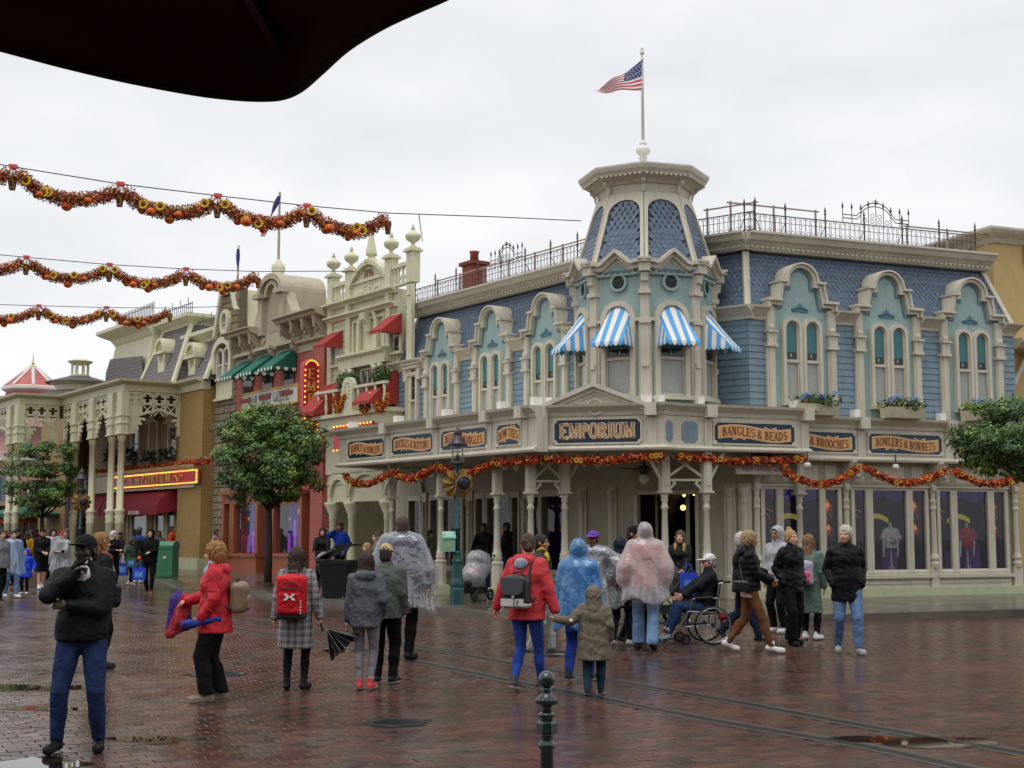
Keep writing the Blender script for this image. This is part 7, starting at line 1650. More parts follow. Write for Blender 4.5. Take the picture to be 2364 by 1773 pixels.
with part('shaft',M_BOL,t,True) as b: b.lathe((bx,by,0),[(.055,0),(.055,.25),(.04,.28),(.034,bp(.41)),(.046,bp(.4)),(.046,bp(.382)),(.036,bp(.372)),(.034,bp(.345)),(.044,bp(.33))],24)
# black wheelie bin with open lid
q = ground(772,1394); M_BIN = M('black wet plastic','#17181a',.35,.15,6); FBN = Fr(q.x - .36,q.y,.97,-.22); t = thing('wheelie_bin','large black wheeled bin with its lid propped open, standing at the kerb','bin',q)
with part('body',M_BIN,t) as b:
 P = FBN.p; b.hexa([P(.1,.1,.0),P(.62,.1,.0),P(.62,.1,-.55),P(.1,.1,-.55),P(0,.98,.1),P(.74,.98,.1),P(.74,.98,-.68),P(0,.98,-.68)]); b.box(FBN,-.04,.78,.94,1.02,-.72,.14); b.box(FBN,.06,.14,.12,.2,.01,.05)
with part('lid',M_BIN,t) as b:
 P = FBN.p; b.hexa([P(-.03,1.03,.16),P(.5,1.34,.16),P(.5,1.34,-.7),P(-.03,1.03,-.7),P(-.03,1.07,.16),P(.5,1.40,.16),P(.5,1.40,-.7),P(-.03,1.07,-.7)]); b.hexa([P(.5,1.34,.16),P(.78,1.36,.16),P(.78,1.36,-.7),P(.5,1.34,-.7),P(.5,1.395,.16),P(.78,1.405,.16),P(.78,1.405,-.7),P(.5,1.395,-.7)])
with part('lid_rail',M('bin grey rail','#4a4c50',.35,.1),t) as b: b.tube([FBN.p(-.05,1.03,.2),FBN.p(.4,1.28,.2),FBN.p(.5,1.3,.1)],.02,6)
for s,w_ in ((.12,-.02),(.6,-.02),(.12,-.55),(.6,-.55)):
 wh = MB(); c = FBN.p(s,.1,w_); wh.lathe((c[0],c[1],c[2]),[(.1,-.035),(.1,.035)],16,axis=(FBN.d[0],FBN.d[1],0)); wo2 = wh.obj('wheel',M('tyre black','#101010',.6,.05),t)
 with part('hub',M('bin grey rail'),wo2) as b: b.lathe((c[0],c[1],c[2]),[(.04,-.04),(.04,.04)],10,axis=(FBN.d[0],FBN.d[1],0))
# green litter bin
q = ground(380,1334,KZ); FG = Fr(q.x - .28,q.y,.98,-.2); M_GBIN = M('green litter bin','#3d7d5a',.4,.08,5,dirt=.15); t = thing('litter_bin','tall green park litter bin beside the hooded man in black','bin',q)
with part('body',M_GBIN,t) as b: b.box(FG,0,.56,KZ,KZ + .98,-.5,0)
with part('dome',M_GBIN,t,False) as b: b.prof(FG,[(.02,KZ + .98),(.02,KZ + 1.08),(-.06,KZ + 1.17),(-.2,KZ + 1.22),(-.32,KZ + 1.22),(-.46,KZ + 1.17),(-.52,KZ + 1.08),(-.52,KZ + .98)],-.02,.58)
with part('front_panel',M('green panel edge','#5c9a74',.4,.05),t) as b: b.ring(FG,[(.06,KZ + .1),(.06,KZ + .9),(.5,KZ + .9),(.5,KZ + .1),(.06,KZ + .1)],[(.08,KZ + .12),(.08,KZ + .88),(.48,KZ + .88),(.48,KZ + .12),(.08,KZ + .12)],0,.008)
with part('emblem',M('bin emblem cream','#c9c39a',.5,.1),t) as b: b.prism(FG,arc(.28,KZ + .68,.07,0,340,17,.05),0,.008)
with part('base',M_DARK,t) as b: b.box(FG,.03,.53,KZ - .01,KZ + .03,-.47,.012)
# ================================================================ FLOWER BOXES, TOPIARY
def blooms(c,rx,ry,rz,n,leaf,mats,wts,parent,seed,name='foliage'):
 g = np.random.default_rng(seed); d = g.normal(size=(n,3)); d/= np.linalg.norm(d,axis=1)[:,None]; P = np.array(c) + d*(g.random(n)**.4)[:,None]*np.array([rx,ry,rz])
 nr = d + g.normal(0,.5,(n,3)); nr/= np.linalg.norm(nr,axis=1)[:,None]; a = np.cross(nr,g.normal(size=(n,3))); a/= np.linalg.norm(a,axis=1)[:,None]; b = np.cross(nr,a); s = leaf*g.uniform(.6,1.3,n)[:,None]
 V = np.stack([P - a*s,P + b*s*.55,P + a*s,P - b*s*.55],1).reshape(-1,3); o = mesh_np(name,V,np.arange(4*n).reshape(n,4),parent,mats,False,g.choice(len(mats),n,p=np.array(wts)/sum(wts))); o['kind'] = 'stuff'; return o
M_BLU = M('hydrangea blue','#7f9fcf',.6,.15,20); M_PNK = M('small pink flower','#d8a898',.6,.1)
for px,lab in ((1884,'under the left dormer'),(2084,'under the middle dormer'),(2268,'under the right dormer, beside the tree')):
 u = FRW.uv(px,940,.6)[0]; t = thing('planter','trough of blue hydrangeas on the right canopy ' + lab,'planter',FRW.p(u,CHR,.6),'hydrangea troughs on the canopy')
 with part('trough',M('stone trough','#bdb39a',.7,.1),t) as b: b.prof(FRW,[(.42,CHR),(.78,CHR),(.82,CHR + .26),(.38,CHR + .26)],u - .52,u + .52)
 blooms(FRW.p(u,CHR + .34,.6),.62,.3,.2,520,.05,M_GR[:3] + [M_PNK],(3,4,2,1.1),t,px)
 for k in range(8): blooms(FRW.p(u + random.uniform(-.45,.45),CHR + .44 + random.uniform(-.03,.08),.62 + random.uniform(0,.15)),.1,.1,.08,70,.025,[M_BLU,M('hydrangea pale','#a9bcdc',.6,.1)],(2,1),t,px + k,'bloom')
for px,py,r_,lab in ((803,885,.42,'left'),(882,868,.36,'right')):
 c = FLW.p(lv(px,py,.5)[0],lv(px,py,.5)[1],.5); t = thing('topiary_ball','clipped round topiary ball on the cream balcony, the %s one' % lab,'topiary',(c[0],c[1],v_bal),'balcony topiary')
 blooms(c,r_,r_,r_,900,.05,M_GR[:3],(5,4,1),t,px)
 with part('stem',M_BARK,t) as b: b.tube([(c[0],c[1],v_bal),c],.04,6)
 with part('pot',M('terracotta pot','#9c6a48',.7,.1),t) as b: b.lathe((c[0],c[1],v_bal),[(.14,0),(.2,.3),(.22,.32)],12)
# ================================================================ LEAF GARLANDS
def trace(F,pts,w): return [F.p(*F.uv(x,y,w),w) for x,y in pts]
FGL = FPP.off(w=.3); GRP = 'autumn leaf garlands'
garland(trace(FGL,[(797,1098),(806,1108),(820,1116),(845,1118),(870,1110),(890,1098),(905,1090)],.0),.1,330,'autumn leaf garland hanging at the left end of the shop canopy',GRP,flowers=2,seed=21)
garland(trace(FGL,[(908,1090),(925,1100),(943,1104),(960,1103),(985,1090),(1004,1080),(1020,1080),(1040,1088)],0),.105,330,'autumn leaf garland hanging left of the street lamp',GRP,flowers=3,seed=22)
garland(trace(FGL,[(1045,1090),(1065,1094),(1087,1091),(1110,1082),(1130,1074),(1150,1068),(1185,1066),(1214,1064),(1235,1062)],0),.1,330,'autumn leaf garland hanging right of the street lamp',GRP,flowers=4,seed=23)
FEG = FE.off(w=-.02)
garland(trace(FEG,[(1238,1062),(1290,1060),(1340,1062),(1400,1064),(1450,1058),(1500,1054),(1535,1054)],0),.095,340,'autumn leaf garland below the EMPORIUM board',GRP,flowers=6,seed=24)
garland(trace(FB.off(w=-.02),[(1562,1055),(1610,1056),(1660,1062),(1700,1066),(1760,1064),(1820,1062),(1857,1060)],0),.095,340,'autumn leaf garland below the BANGLES & BEADS board',GRP,flowers=6,seed=25)
FG3 = FRW.off(w=.75)
garland(trace(FG3,[(1805,1072),(1812,1088),(1835,1104),(1870,1114),(1905,1118),(1940,1108),(1965,1092),(1982,1078)],0),.1,340,'autumn leaf garland across the left of the right shop windows',GRP,flowers=3,seed=26)
garland(trace(FG3,[(1998,1082),(2025,1096),(2060,1110),(2095,1117),(2130,1110),(2160,1098),(2182,1086)],0),.1,340,'autumn leaf garland above the white T-shirt window',GRP,flowers=3,seed=27)
garland(trace(FG3,[(2198,1085),(2225,1100),(2260,1114),(2300,1118),(2340,1108),(2364,1100),(2390,1090)],0),.1,340,'autumn leaf garland above the red shirt window at the right edge',GRP,flowers=4,seed=28)
for px0,px1,lab in ((770,795,'left'),(828,858,'middle'),(862,896,'right')):
 y0 = 925; garland(trace(FLW,[(px0,y0 - 8),(px0 + (px1 - px0)*.3,y0 + 22),(px0 + (px1 - px0)*.6,y0 + 22),(px1,y0 - 14)],.85),.1,260,'yellow and red leaf swag on the cream balcony, the %s one' % lab,GRP,cols=(2,5,1,5,.6,.2,.2),seed=30 + px0)
# ---- overhead garlands with pumpkins and lanterns
M_PUMP = M('pumpkin orange','#d9651a',.45,.1,8); M_FACE = M('pumpkin face','#2a120a',.7,0); M_LAN = M('rusty lantern','#5e4632',.6,.2,15); M_LANG = M('lantern amber','#c98a35',.4,.2,20); M_CLIP = M('red clip','#d8504a',.5,.05)
def pumpkin(c,r,parent):
 b = MB(); vs = []; n,m = 20,9
 for i in range(m + 1):
  th = pi*i/m
  for k in range(n):
   a = 2*pi*k/n; q = r*(1 - .07*(1 - abs(cos(2.5*a))))*sin(th); vs.append((c[0] + q*cos(a),c[1] + q*sin(a),c[2] + r*.86*cos(th)))
 b.add(vs,[(i*n + k,i*n + (k + 1) % n,(i + 1)*n + (k + 1) % n,(i + 1)*n + k) for i in range(m) for k in range(n)]); o = b.obj('pumpkin',M_PUMP,parent,True)
 with part('face',M_FACE,o) as b:
  def P(x,z,d=1.0): yy = math.sqrt(max(0,1 - x*x - z*z)); return (c[0] + r*x*1.02,c[1] - r*1.03*yy,c[2] + r*z*.9)
  for s in (-1,1): b.add([P(s*.34 - .1,.12),P(s*.34 + .1,.12),P(s*.34,.42)],[(0,1,2)])
  top = [P(-.5 + i*.125,-.18 - .24*sin(pi*i/8)) for i in range(9)]; bot = [P(-.46 + i*.115,-.2 - .42*sin(pi*i/8)) for i in range(9)]
  b.add(top + bot,[(i,i + 1,10 + i,9 + i) for i in range(8)])
 with part('stalk',M_LF[4],o) as b: b.tube([(c[0],c[1],c[2] + r*.8),(c[0] + r*.1,c[1],c[2] + r*1.15)],r*.12,5)
def lantern(c,s,parent):
 b = MB(); b.lathe((c[0],c[1],c[2]),[(.085*s,-.34*s),(.14*s,0)],4,pi/4); o = b.obj('lantern',M_LANG,parent)
 with part('lantern_frame',M_LAN,o) as b:
  for k in range(4): a = pi/4 + k*pi/2; b.tube([(c[0] + .088*s*cos(a),c[1] + .088*s*sin(a),c[2] - .34*s),(c[0] + .145*s*cos(a),c[1] + .145*s*sin(a),c[2])],.017*s,4)
  b.lathe((c[0],c[1],c[2]),[(.155*s,-.01*s),(.165*s,.03*s),(.08*s,.08*s)],4,pi/4); b.lathe((c[0],c[1],c[2]),[(.1*s,-.37*s),(.1*s,-.33*s)],4,pi/4); b.tube([(c[0],c[1],c[2] + .07*s),(c[0],c[1],c[2] + .3*s)],.012,4)
 with part('silhouette',M_FACE,o) as b: b.ball((c[0],c[1] - .125*s,c[2] - .13*s),.03*s,6); b.lathe((c[0],c[1] - .115*s,c[2] - .27*s),[(.025*s,0),(.035*s,.06*s),(.02*s,.12*s)],6)
WIRES = ((28.7,[(-600,280),(-230,340),(30,385),(278,425),(503,452),(709,475),(897,492)],[(1150,501),(1342,510)],'nearest'),
   (38.3,[(-350,556),(-140,575),(61,594),(253,611),(430,621),(597,627)],[(760,626),(830,628)],'middle'),
   (46.5,[(-240,695),(-70,701),(90,706),(246,710),(393,711)],[(505,708),(540,712)],'farthest'))
ordn = ['leftmost, cut by the picture edge','first from the left','second from the left','third from the left','fourth from the left']
for wi,(Yw,H_,ext,nm) in enumerate(WIRES):
 x0 = ln(30,Yw); FWI = Fr(x0.x,x0.y,RD.x,RD.y); hp_ = [FWI.uv(x,y) for x,y in H_]; ex = [FWI.uv(x,y) for x,y in ext]
 wire = MB(); wire.tube([FWI.p(u,v,0) for u,v in hp_ + ex],.013,5); tag(wire.obj('overhead_wire',M('steel wire','#2c2c30',.5,0)),'thin steel wire over the street carrying the %s pumpkin garlands' % nm,'wire','overhead wires')
 for i in range(1,len(hp_) - 1):
  (ua_,va),(ub_2,vb) = hp_[i],hp_[i + 1]; dr = .17; pts = []
  for k in range(17):
   f = k/16; u = ua_ + .12 + (ub_2 - ua_ - .24)*f; pts.append(FWI.p(u,va + (vb - va)*f - dr - .36*(1 - (2*f - 1)**2)**.9,.06*sin(f*9 + i)))
  t = garland(pts,.19,1500,'leaf and pumpkin garland on the %s wire, %s' % (nm,ordn[min(4,i - 1)]),'overhead pumpkin garlands',cols=(2.2,3.4,1.6,1.8,4.2,1.2,2.2),leaf=.043,flowers=3,seed=100 + wi*10 + i)
  for f,dz in ((.3 + .05*sin(i*5),-.1),(.72 + .05*cos(i*3),-.08),(.2,-.14),(.5,-.16)):
   j = int(f*16); p = Vector(pts[j]); off_ = Vector((0,-.17,dz)) if dz > -.12 else Vector((0,.02,dz)); pumpkin(p + off_,.105 + .02*sin(j*7 + i),t)
  with part('clip',M_CLIP,t) as b: b.box(FWI,ua_ - .09,ua_ + .09,va - .03,va + .05,-.04,.04); b.tube([FWI.p(ua_,va,0),FWI.p(ua_ + .12,va - .15,0)],.02,5); b.tube([FWI.p(ua_,va,0),FWI.p(ua_ - .12,va - .15,0)],.02,5)
  lantern(FWI.p(ua_,va - .24,-.05),.72,t)
  if i == len(hp_) - 2: lantern(FWI.p(ub_2,vb - .24,-.05),.72,t)
q = FLW.p(lv(962,640,.0)[0],0,-.2); w1 = MB(); FWI = Fr(ln(30,28.7).x,28.7,RD.x,RD.y); u,v = FWI.uv(967,495); w1.tube([FWI.p(u,v,0),(q[0],q[1],v_par + hp + .3)],.012,4); tag(w1.obj('stay_cable',M('steel wire')),'stay cable dropping from the nearest wire to the cream building parapet','cable')
# ================================================================ PARASOL over the camera
C = atY(640,226,2.6); a_ = Vector((-.838,-.546,0)); b_ = Vector((.546,-.838,0)); M_PAR = M('maroon canvas','#3a070c',.85,.1,8)
PS = thing('parasol','dark maroon parasol canopy overhead at the top left','parasol',(C + (a_ + b_)*1.5).xy.to_3d())
ctr = C + (a_ + b_)*1.5; n_ = 24; vs = []; fs = []
zrim = C.z
rimpx = [(-700,-60),(-300,34),(0,112),(150,152),(300,187),(450,215),(540,226),(610,229),(655,224),(695,205),(740,166),(800,112),(880,62),(960,24),(1015,0),(1100,-40)]
rim = smooth_path([ground(x,y,zrim) for x,y in rimpx],4)
cn = [C,rim[0] + a_*1.2,rim[0] + a_*1.2 + b_*3,rim[-1] + b_*1.6]
rim = [cn[1]] + rim + [cn[3],cn[3] + a_*1.5,cn[3] + a_*3.0,cn[1] + b_*1.5]
b = MB(); m = len(rim); ap = ctr + Vector((0,0,.75))
rings = [[p + Vector((0,0,.0)) for p in rim],[p + Vector((0,0,.12)) for p in rim],[p.lerp(ap,.5) + Vector((0,0,.06)) for p in rim]]
vs = [tuple(p) for r_ in rings for p in r_] + [tuple(ap)]
b.add(vs,[(i,(i + 1) % m,m + (i + 1) % m,m + i) for i in range(m)] + [(m + i,m + (i + 1) % m,2*m + (i + 1) % m,2*m + i) for i in range(m)] + [(2*m + i,2*m + (i + 1) % m,3*m) for i in range(m)])
can = b.obj('canopy',M_PAR,PS,True); so2 = can.modifiers.new('thick','SOLIDIFY'); so2.thickness = .004
with part('hem',M('maroon hem','#2a1a1c',.9,.1),PS) as b: b.tube(rim + [rim[0]],.007,5)
for p in cn:
 with part('rib',M('parasol wood','#4a3020',.6,.1),PS) as b: b.tube([p + Vector((0,0,.1)),ap + Vector((0,0,-.03))],.012,5)
with part('pole',M('parasol wood'),PS) as b: b.tube([(ctr.x,ctr.y,0),(ctr.x,ctr.y,ap.z)],.03,8)
with part('foot',M('parasol base','#444444',.7,.1),PS) as b: b.lathe((ctr.x,ctr.y,0),[(.3,0),(.3,.06),(.05,.1),(.05,.4)],16)
# far parasols
for px,py,r_,c_,lab in ((58,1180,1.9,'#1e6a5c','green parasol'),(20,1192,1.5,'#d0562a','orange parasol')):
 Y = 72; p = atY(px,py,Y); t = thing('market_parasol',lab + ' far down the street at the left','parasol',(p.x,p.y,0))
 with part('canopy',M(lab + ' canvas',c_,.7,.08),t) as b: b.lathe((p.x,p.y,p.z),[(r_,-.35),(r_,-.15),(.05,.45)],8)
 with part('pole',M('parasol wood'),t) as b: b.tube([(p.x,p.y,0),(p.x,p.y,p.z + .4)],.04,6)
# ================================================================ PEOPLE: figures grown as one smooth skin
def smin(D,sl,d,k):
 A = D[sl]; h = np.clip(.5 + .5*(A - d)/k,0,1); D[sl] = A*(1 - h) + d*h - k*h*(1 - h)
class Grid:
 def __init__(s,lo,hi,h):
  s.lo = np.array(lo,np.float32); s.h = h; s.n = np.ceil((np.array(hi) - np.array(lo))/h).astype(int) + 1
  s.ax = [s.lo[i] + h*np.arange(s.n[i],dtype=np.float32) for i in range(3)]; s.D = np.full(s.n,1.0,np.float32)
 def sl(s,lo,hi,m=.07):
  r = []
  for i in range(3):
   a = max(0,int((lo[i] - m - s.lo[i])/s.h)); b = min(s.n[i],int((hi[i] + m - s.lo[i])/s.h) + 2)
   if b <= a: return None
   r.append(slice(a,b))
  return tuple(r)
 def xyz(s,sl): return s.ax[0][sl[0]][:,None,None],s.ax[1][sl[1]][None,:,None],s.ax[2][sl[2]][None,None,:]
 def cap(s,a,b,ra,rb,k=.03,sc=(1,1)):
  a,b = np.array(a,float),np.array(b,float); m = max(ra,rb); e = np.array([m*sc[0],m*sc[1],m])
  sl = s.sl(np.minimum(a,b) - e,np.maximum(a,b) + e)
  if sl is None: return s
  X,Y,Z = s.xyz(sl); ux,uy,uz = (b[0] - a[0])/sc[0],(b[1] - a[1])/sc[1],b[2] - a[2]; L = ux*ux + uy*uy + uz*uz + 1e-9
  px,py,pz = (X - a[0])/sc[0],(Y - a[1])/sc[1],Z - a[2]
  t = np.clip((px*ux + py*uy + pz*uz)/L,0,1)
  d = (np.sqrt((px - ux*t)**2 + (py - uy*t)**2 + (pz - uz*t)**2) - (ra + (rb - ra)*t))*min(sc[0],sc[1],1); smin(s.D,sl,d,k); return s
 def ell(s,c,r,k=.02,sub=False):
  c,r = np.array(c,float),np.array(r,float); sl = s.sl(c - r,c + r)
  if sl is None: return s
  X,Y,Z = s.xyz(sl); x,y,z = X - c[0],Y - c[1],Z - c[2]
  k0 = np.sqrt((x/r[0])**2 + (y/r[1])**2 + (z/r[2])**2); k1 = np.sqrt((x/r[0]**2)**2 + (y/r[1]**2)**2 + (z/r[2]**2)**2) + 1e-6
  d = k0*(k0 - 1)/k1
  if sub: h = np.clip(.5 - .5*(s.D[sl] + d)/k,0,1); s.D[sl] = s.D[sl]*(1 - h) - d*h + k*h*(1 - h)
  else: smin(s.D,sl,d,k)
  return s
 def rbox(s,c,hf,r=.03,k=.01):
  c,hf = np.array(c,float),np.array(hf,float); sl = s.sl(c - hf,c + hf)
  if sl is None: return s
  X,Y,Z = s.xyz(sl); q = [np.abs(v - c[i]) - hf[i] + r for i,v in enumerate((X,Y,Z))]
  d = np.sqrt(np.maximum(q[0],0)**2 + np.maximum(q[1],0)**2 + np.maximum(q[2],0)**2) + np.minimum(np.maximum(np.maximum(q[0],q[1]),q[2]),0) - r; smin(s.D,sl,d,k); return s
 def zcut(s,z,above=True):
  Z = s.ax[2][None,None,:]; s.D = np.maximum(s.D,(z - Z) if above else (Z - z)); return s
 def noise(s,amp,f,seed,zs=1.0):
  g = np.random.default_rng(seed); X,Y,Z = s.ax[0][:,None,None],s.ax[1][None,:,None],s.ax[2][None,None,:]; N_ = 0
  for i in range(4):
   w_ = g.normal(size=3)*f*(1 + .5*i); w_[2]*= zs; N_ = N_ + np.sin(X*w_[0] + Y*w_[1] + Z*w_[2] + g.uniform(0,6.28))/(1 + .6*i)
  s.D = s.D + (amp*N_/1.6).astype(np.float32); return s
 def mesh(s):
  D = s.D; S = D < 0; n = D.shape
  c = [S[i:n[0] - 1 + i,j:n[1] - 1 + j,k:n[2] - 1 + k] for i in (0,1) for j in (0,1) for k in (0,1)]
  cnt = sum(x.astype(np.int8) for x in c); act = (cnt > 0) & (cnt < 8); idx = np.argwhere(act)
  if len(idx) == 0: return np.zeros((0,3)),np.zeros((0,4),int)
  off = np.array([(i,j,k) for i in (0,1) for j in (0,1) for k in (0,1)])
  V8 = np.stack([D[idx[:,0] + o[0],idx[:,1] + o[1],idx[:,2] + o[2]] for o in off],1)
  pos = np.zeros((len(idx),3)); ct = np.zeros(len(idx))
  for a in range(8):
   for b in range(a + 1,8):
    if np.abs(off[a] - off[b]).sum() != 1: continue
    va,vb = V8[:,a],V8[:,b]; m = (va < 0) != (vb < 0); t = np.where(m,va/(va - vb + 1e-12),0)
    pos += np.where(m[:,None],off[a] + t[:,None]*(off[b] - off[a]),0); ct += m
  P = s.lo + s.h*(idx + pos/ct[:,None]); mp = np.full(act.shape,-1,np.int32); mp[act] = np.arange(len(idx)); Q = []
  for ax in range(3):
   sa = [slice(None)]*3; sb = [slice(None)]*3; sa[ax] = slice(0,n[ax] - 1); sb[ax] = slice(1,n[ax])
   A = S[tuple(sa)]; B = S[tuple(sb)]; e = np.argwhere(A != B); o1,o2 = [i for i in range(3) if i != ax]
   ok = (e[:,o1] > 0) & (e[:,o2] > 0) & (e[:,o1] < n[o1] - 1) & (e[:,o2] < n[o2] - 1); e = e[ok]
   if len(e) == 0: continue
   def cell(d1,d2): q = e.copy(); q[:,o1] += d1; q[:,o2] += d2; return mp[q[:,0],q[:,1],q[:,2]]
   q = np.stack([cell(-1,-1),cell(0,-1),cell(0,0),cell(-1,0)],1); inn = A[tuple(e.T)]
   flip = inn if ax != 1 else ~inn; q[~flip] = q[~flip][:,::-1]; Q.append(q)
  Q = np.concatenate(Q); return P,Q[(Q >= 0).all(1)]
M_SKIN = {'pale': M('skin pale','#d6a48c',.5,.06,30),'tan': M('skin tan','#b57e5c',.5,.06,30),'brown': M('skin brown','#7a4c34',.48,.06,30),'dark': M('skin dark','#3d2519',.42,.08,30)}
M_LIP = {'pale': M('lips pale','#b0705f',.5,0),'tan': M('lips tan','#955844',.5,0),'brown': M('lips brown','#6a3a30',.5,0),'dark': M('lips dark','#3a1f1a',.45,0)}; M_EYE = M('eye dark','#1c1412',.3,0); M_SOLE = M('white sole','#d5d3cd',.6,.05)
def cloth(name,col='#808080',rough=.75,sheen=0.0,bump=.15):
 if 'cloth ' + name in MATS: return MATS['cloth ' + name]
 m = M('cloth ' + name,col,rough,.2,9,spec=.2); t = m.node_tree; b = t.nodes['Principled BSDF']; g = t.nodes.new('ShaderNodeNewGeometry'); h = None      # creases and weave
 for sc,dist,st,ds in ((6.5,1.6,.45,.06),(130,0,bump,.012)):
  n = t.nodes.new('ShaderNodeTexNoise'); n.inputs['Scale'].default_value = sc; n.inputs['Detail'].default_value = 3; n.inputs['Distortion'].default_value = dist; t.links.new(g.outputs['Position'],n.inputs['Vector'])
  q = t.nodes.new('ShaderNodeBump'); q.inputs['Strength'].default_value = st; q.inputs['Distance'].default_value = ds; t.links.new(n.outputs[0],q.inputs['Height'])
  if h: t.links.new(h,q.inputs['Normal'])
  h = q.outputs[0]
 t.links.new(h,b.inputs['Normal']); return m
def ik(a,b,l1,l2,pole):
 a,b,pole = np.array(a,float),np.array(b,float),np.array(pole,float); d = b - a; L = np.linalg.norm(d)
 if L > (l1 + l2)*.999: b = a + d/L*(l1 + l2)*.999; d = b - a; L = np.linalg.norm(d)
 u = d/L; x = (l1*l1 - l2*l2 + L*L)/(2*L); h = math.sqrt(max(1e-6,l1*l1 - x*x)); p = pole - u*(pole @ u); p/= np.linalg.norm(p) + 1e-9
 return a + u*x + p*h,b
ARMS = {'down': ((.235,.04,.90),(-.235,.04,.90)),'pockets': ((.19,.06,.95),(-.19,.06,.95)),'phone': ((.09,.27,1.16),(-.09,.27,1.16)),'walk': ((.24,.20,.94),(-.23,-.16,.93)),'walk2': ((.24,-.16,.93),(-.23,.20,.94)),'push': ((.2,.42,1.05),(-.2,.42,1.05)),'front': ((.07,.25,1.08),(-.07,.25,1.06))}
LEGS = {'stand': ((.10,.0,.085),(-.10,.02,.085)),'wide': ((.16,.0,.085),(-.15,.06,.085)),'walkR': ((.08,.27,.085),(-.08,-.30,.16)),'walkL': ((.08,-.30,.16),(-.08,.27,.085)),'stepR': ((.09,.16,.085),(-.09,-.16,.11)),'stepL': ((.09,-.16,.11),(-.09,.16,.085)),'sit': ((.11,.44,.10),(-.11,.44,.10))}
def person(pos,H,face,label,skin='pale',top=None,legs=None,shoes=('#222226','#222226'),hair=None,arms='down',leg='stand',w=1.0,head=(0,0),hat=None,hood=None,poncho=None,lean=0.0,female=False,h=.018,pelvis=None,grip=(0,0),poles=None,bare=False,collar=None,group='people on the street',skirt=None,scarf=None,glasses=False,sway=0.0,headh=.0085,hdk=1.0):
 """pos = ground point under the pelvis; face: 0 to camera, 90 to picture right, 180 away"""
 s = H/1.75; th = R(180 + face); ct,st_ = cos(th),sin(th); P0 = Vector(pos)
 root = thing('person',label,'person',P0,group)
 def W(V):
  V = np.asarray(V)*s; return np.stack([P0.x + V[:,0]*ct - V[:,1]*st_,P0.y + V[:,0]*st_ + V[:,1]*ct,P0.z + V[:,2]],1)
 def put(nm,V,F,mat,mi=None,parent=None):
  if len(V) == 0: return None
  return mesh_np(nm,W(V),F,parent or root,mat,True,mi)
 hs = h/s; sid = sum(ord(c)*(i + 1) for i,c in enumerate(label)) % 9973
 pz = pelvis if pelvis else .965 - (.03 if 'walk' in leg else 0); shx = (.155 if female else .172)*w**.5
 FT = LEGS[leg] if isinstance(leg,str) else leg; HD = ARMS[arms] if isinstance(arms,str) else arms
 pel = np.array([0,0,pz]); ch = np.array([sway,lean*.75,pz + .345]); nk = np.array([sway,lean,pz + .50])
 hipz = pz - .045; J = {}
 for i,sg in ((0,1),(1,-1)):
  hip = np.array([sg*.092,0,hipz]); an = np.array(FT[i]); kn,an = ik(hip,an,.435,.425,(sg*.12,1,.15)); J['hip',i],J['knee',i],J['ank',i] = hip,kn,an
  sh = np.array([sway + sg*shx,lean*.9,pz + .455]); pl = (poles[i] if poles else (sg*.45,-1,-.15)); el,wr = ik(sh,HD[i],.285,.255,pl); J['sh',i],J['el',i],J['wr',i] = sh,el,wr
 hc = nk + np.array([0,.022 + lean*.15,.158]); hy,hp_ = R(head[0]),R(head[1])
 Rz = np.array([[cos(hy),-sin(hy),0],[sin(hy),cos(hy),0],[0,0,1]]); Rx = np.array([[1,0,0],[0,cos(hp_),-sin(hp_)],[0,sin(hp_),cos(hp_)]]); HR = Rz @ Rx
 def HV(V): return (np.asarray(V) @ HR.T)*hdk + hc
 # ---- body: limbs and trunk (skin)
 g = Grid((-.75,-.75,-.0),(.75,.75,1.5),max(hs,.026))
 g.cap(pel,ch,.12*w,.13*w,.05,(1.15,.78)); g.cap(ch,nk,.12*w,.055,.05,(1.1,.8)); g.cap(nk - (0,0,.04),hc - (0,0,.02),.054,.05,.02)
 for i in (0,1):
  g.cap(J['sh',i],J['el',i],.048*w,.038,.03); g.cap(J['el',i],J['wr',i],.038,.027,.02)
  lk = .74 if legs and not legs.get('short') else 1.0; g.cap(J['hip',i],J['knee',i],.078*w*lk,.052*lk,.02); g.cap(J['knee',i],J['ank',i],.054*lk,.036*lk,.015); g.ell(J['knee',i]*.6 + J['ank',i]*.4 + (0,-.016,0),(.048*lk,.052*lk,.1),.02)
 bv,bf = g.mesh(); VV,FF,MI = [bv],[bf],[np.zeros(len(bf),int)]; nv = len(bv)
 # ---- head (fine)
 g = Grid((-.13,-.16,-.2),(.13,.17,.16),headh/s)
 g.ell((0,-.012,.03),(.074,.094,.092),.01).ell((0,.028,-.045),(.056,.066,.072),.03).ell((0,.045,-.085),(.032,.038,.03),.02)
 g.cap((0,.086,.012),(0,.108,-.022),.010,.0135,.012); g.ell((0,.098,-.03),(.019,.013,.010),.008)
 g.ell((0,.07,.032),(.056,.022,.013),.018)
 for sg in (-1,1): g.ell((sg*.032,.096,.012),(.018,.014,.012),.008,True); g.ell((sg*.031,.079,.011),(.013,.011,.010),.004); g.ell((sg*.078,-.012,.0),(.011,.022,.032),.008); g.ell((sg*.04,.058,-.022),(.022,.024,.024),.02)
 g.ell((0,.086,-.058),(.024,.011,.007),.006); g.ell((0,.098,-.0645),(.022,.006,.0025),.003,True); g.cap((0,-.025,-.05),(0,-.03,-.22),.052,.056,.02)
 hv,hf = g.mesh(); cen = hv[hf].mean(1)
 mi = np.zeros(len(hf),int); mi[(np.abs(cen[:,0]) < .025) & (np.abs(cen[:,2] + .06) < .012) & (cen[:,1] > .08)] = 1
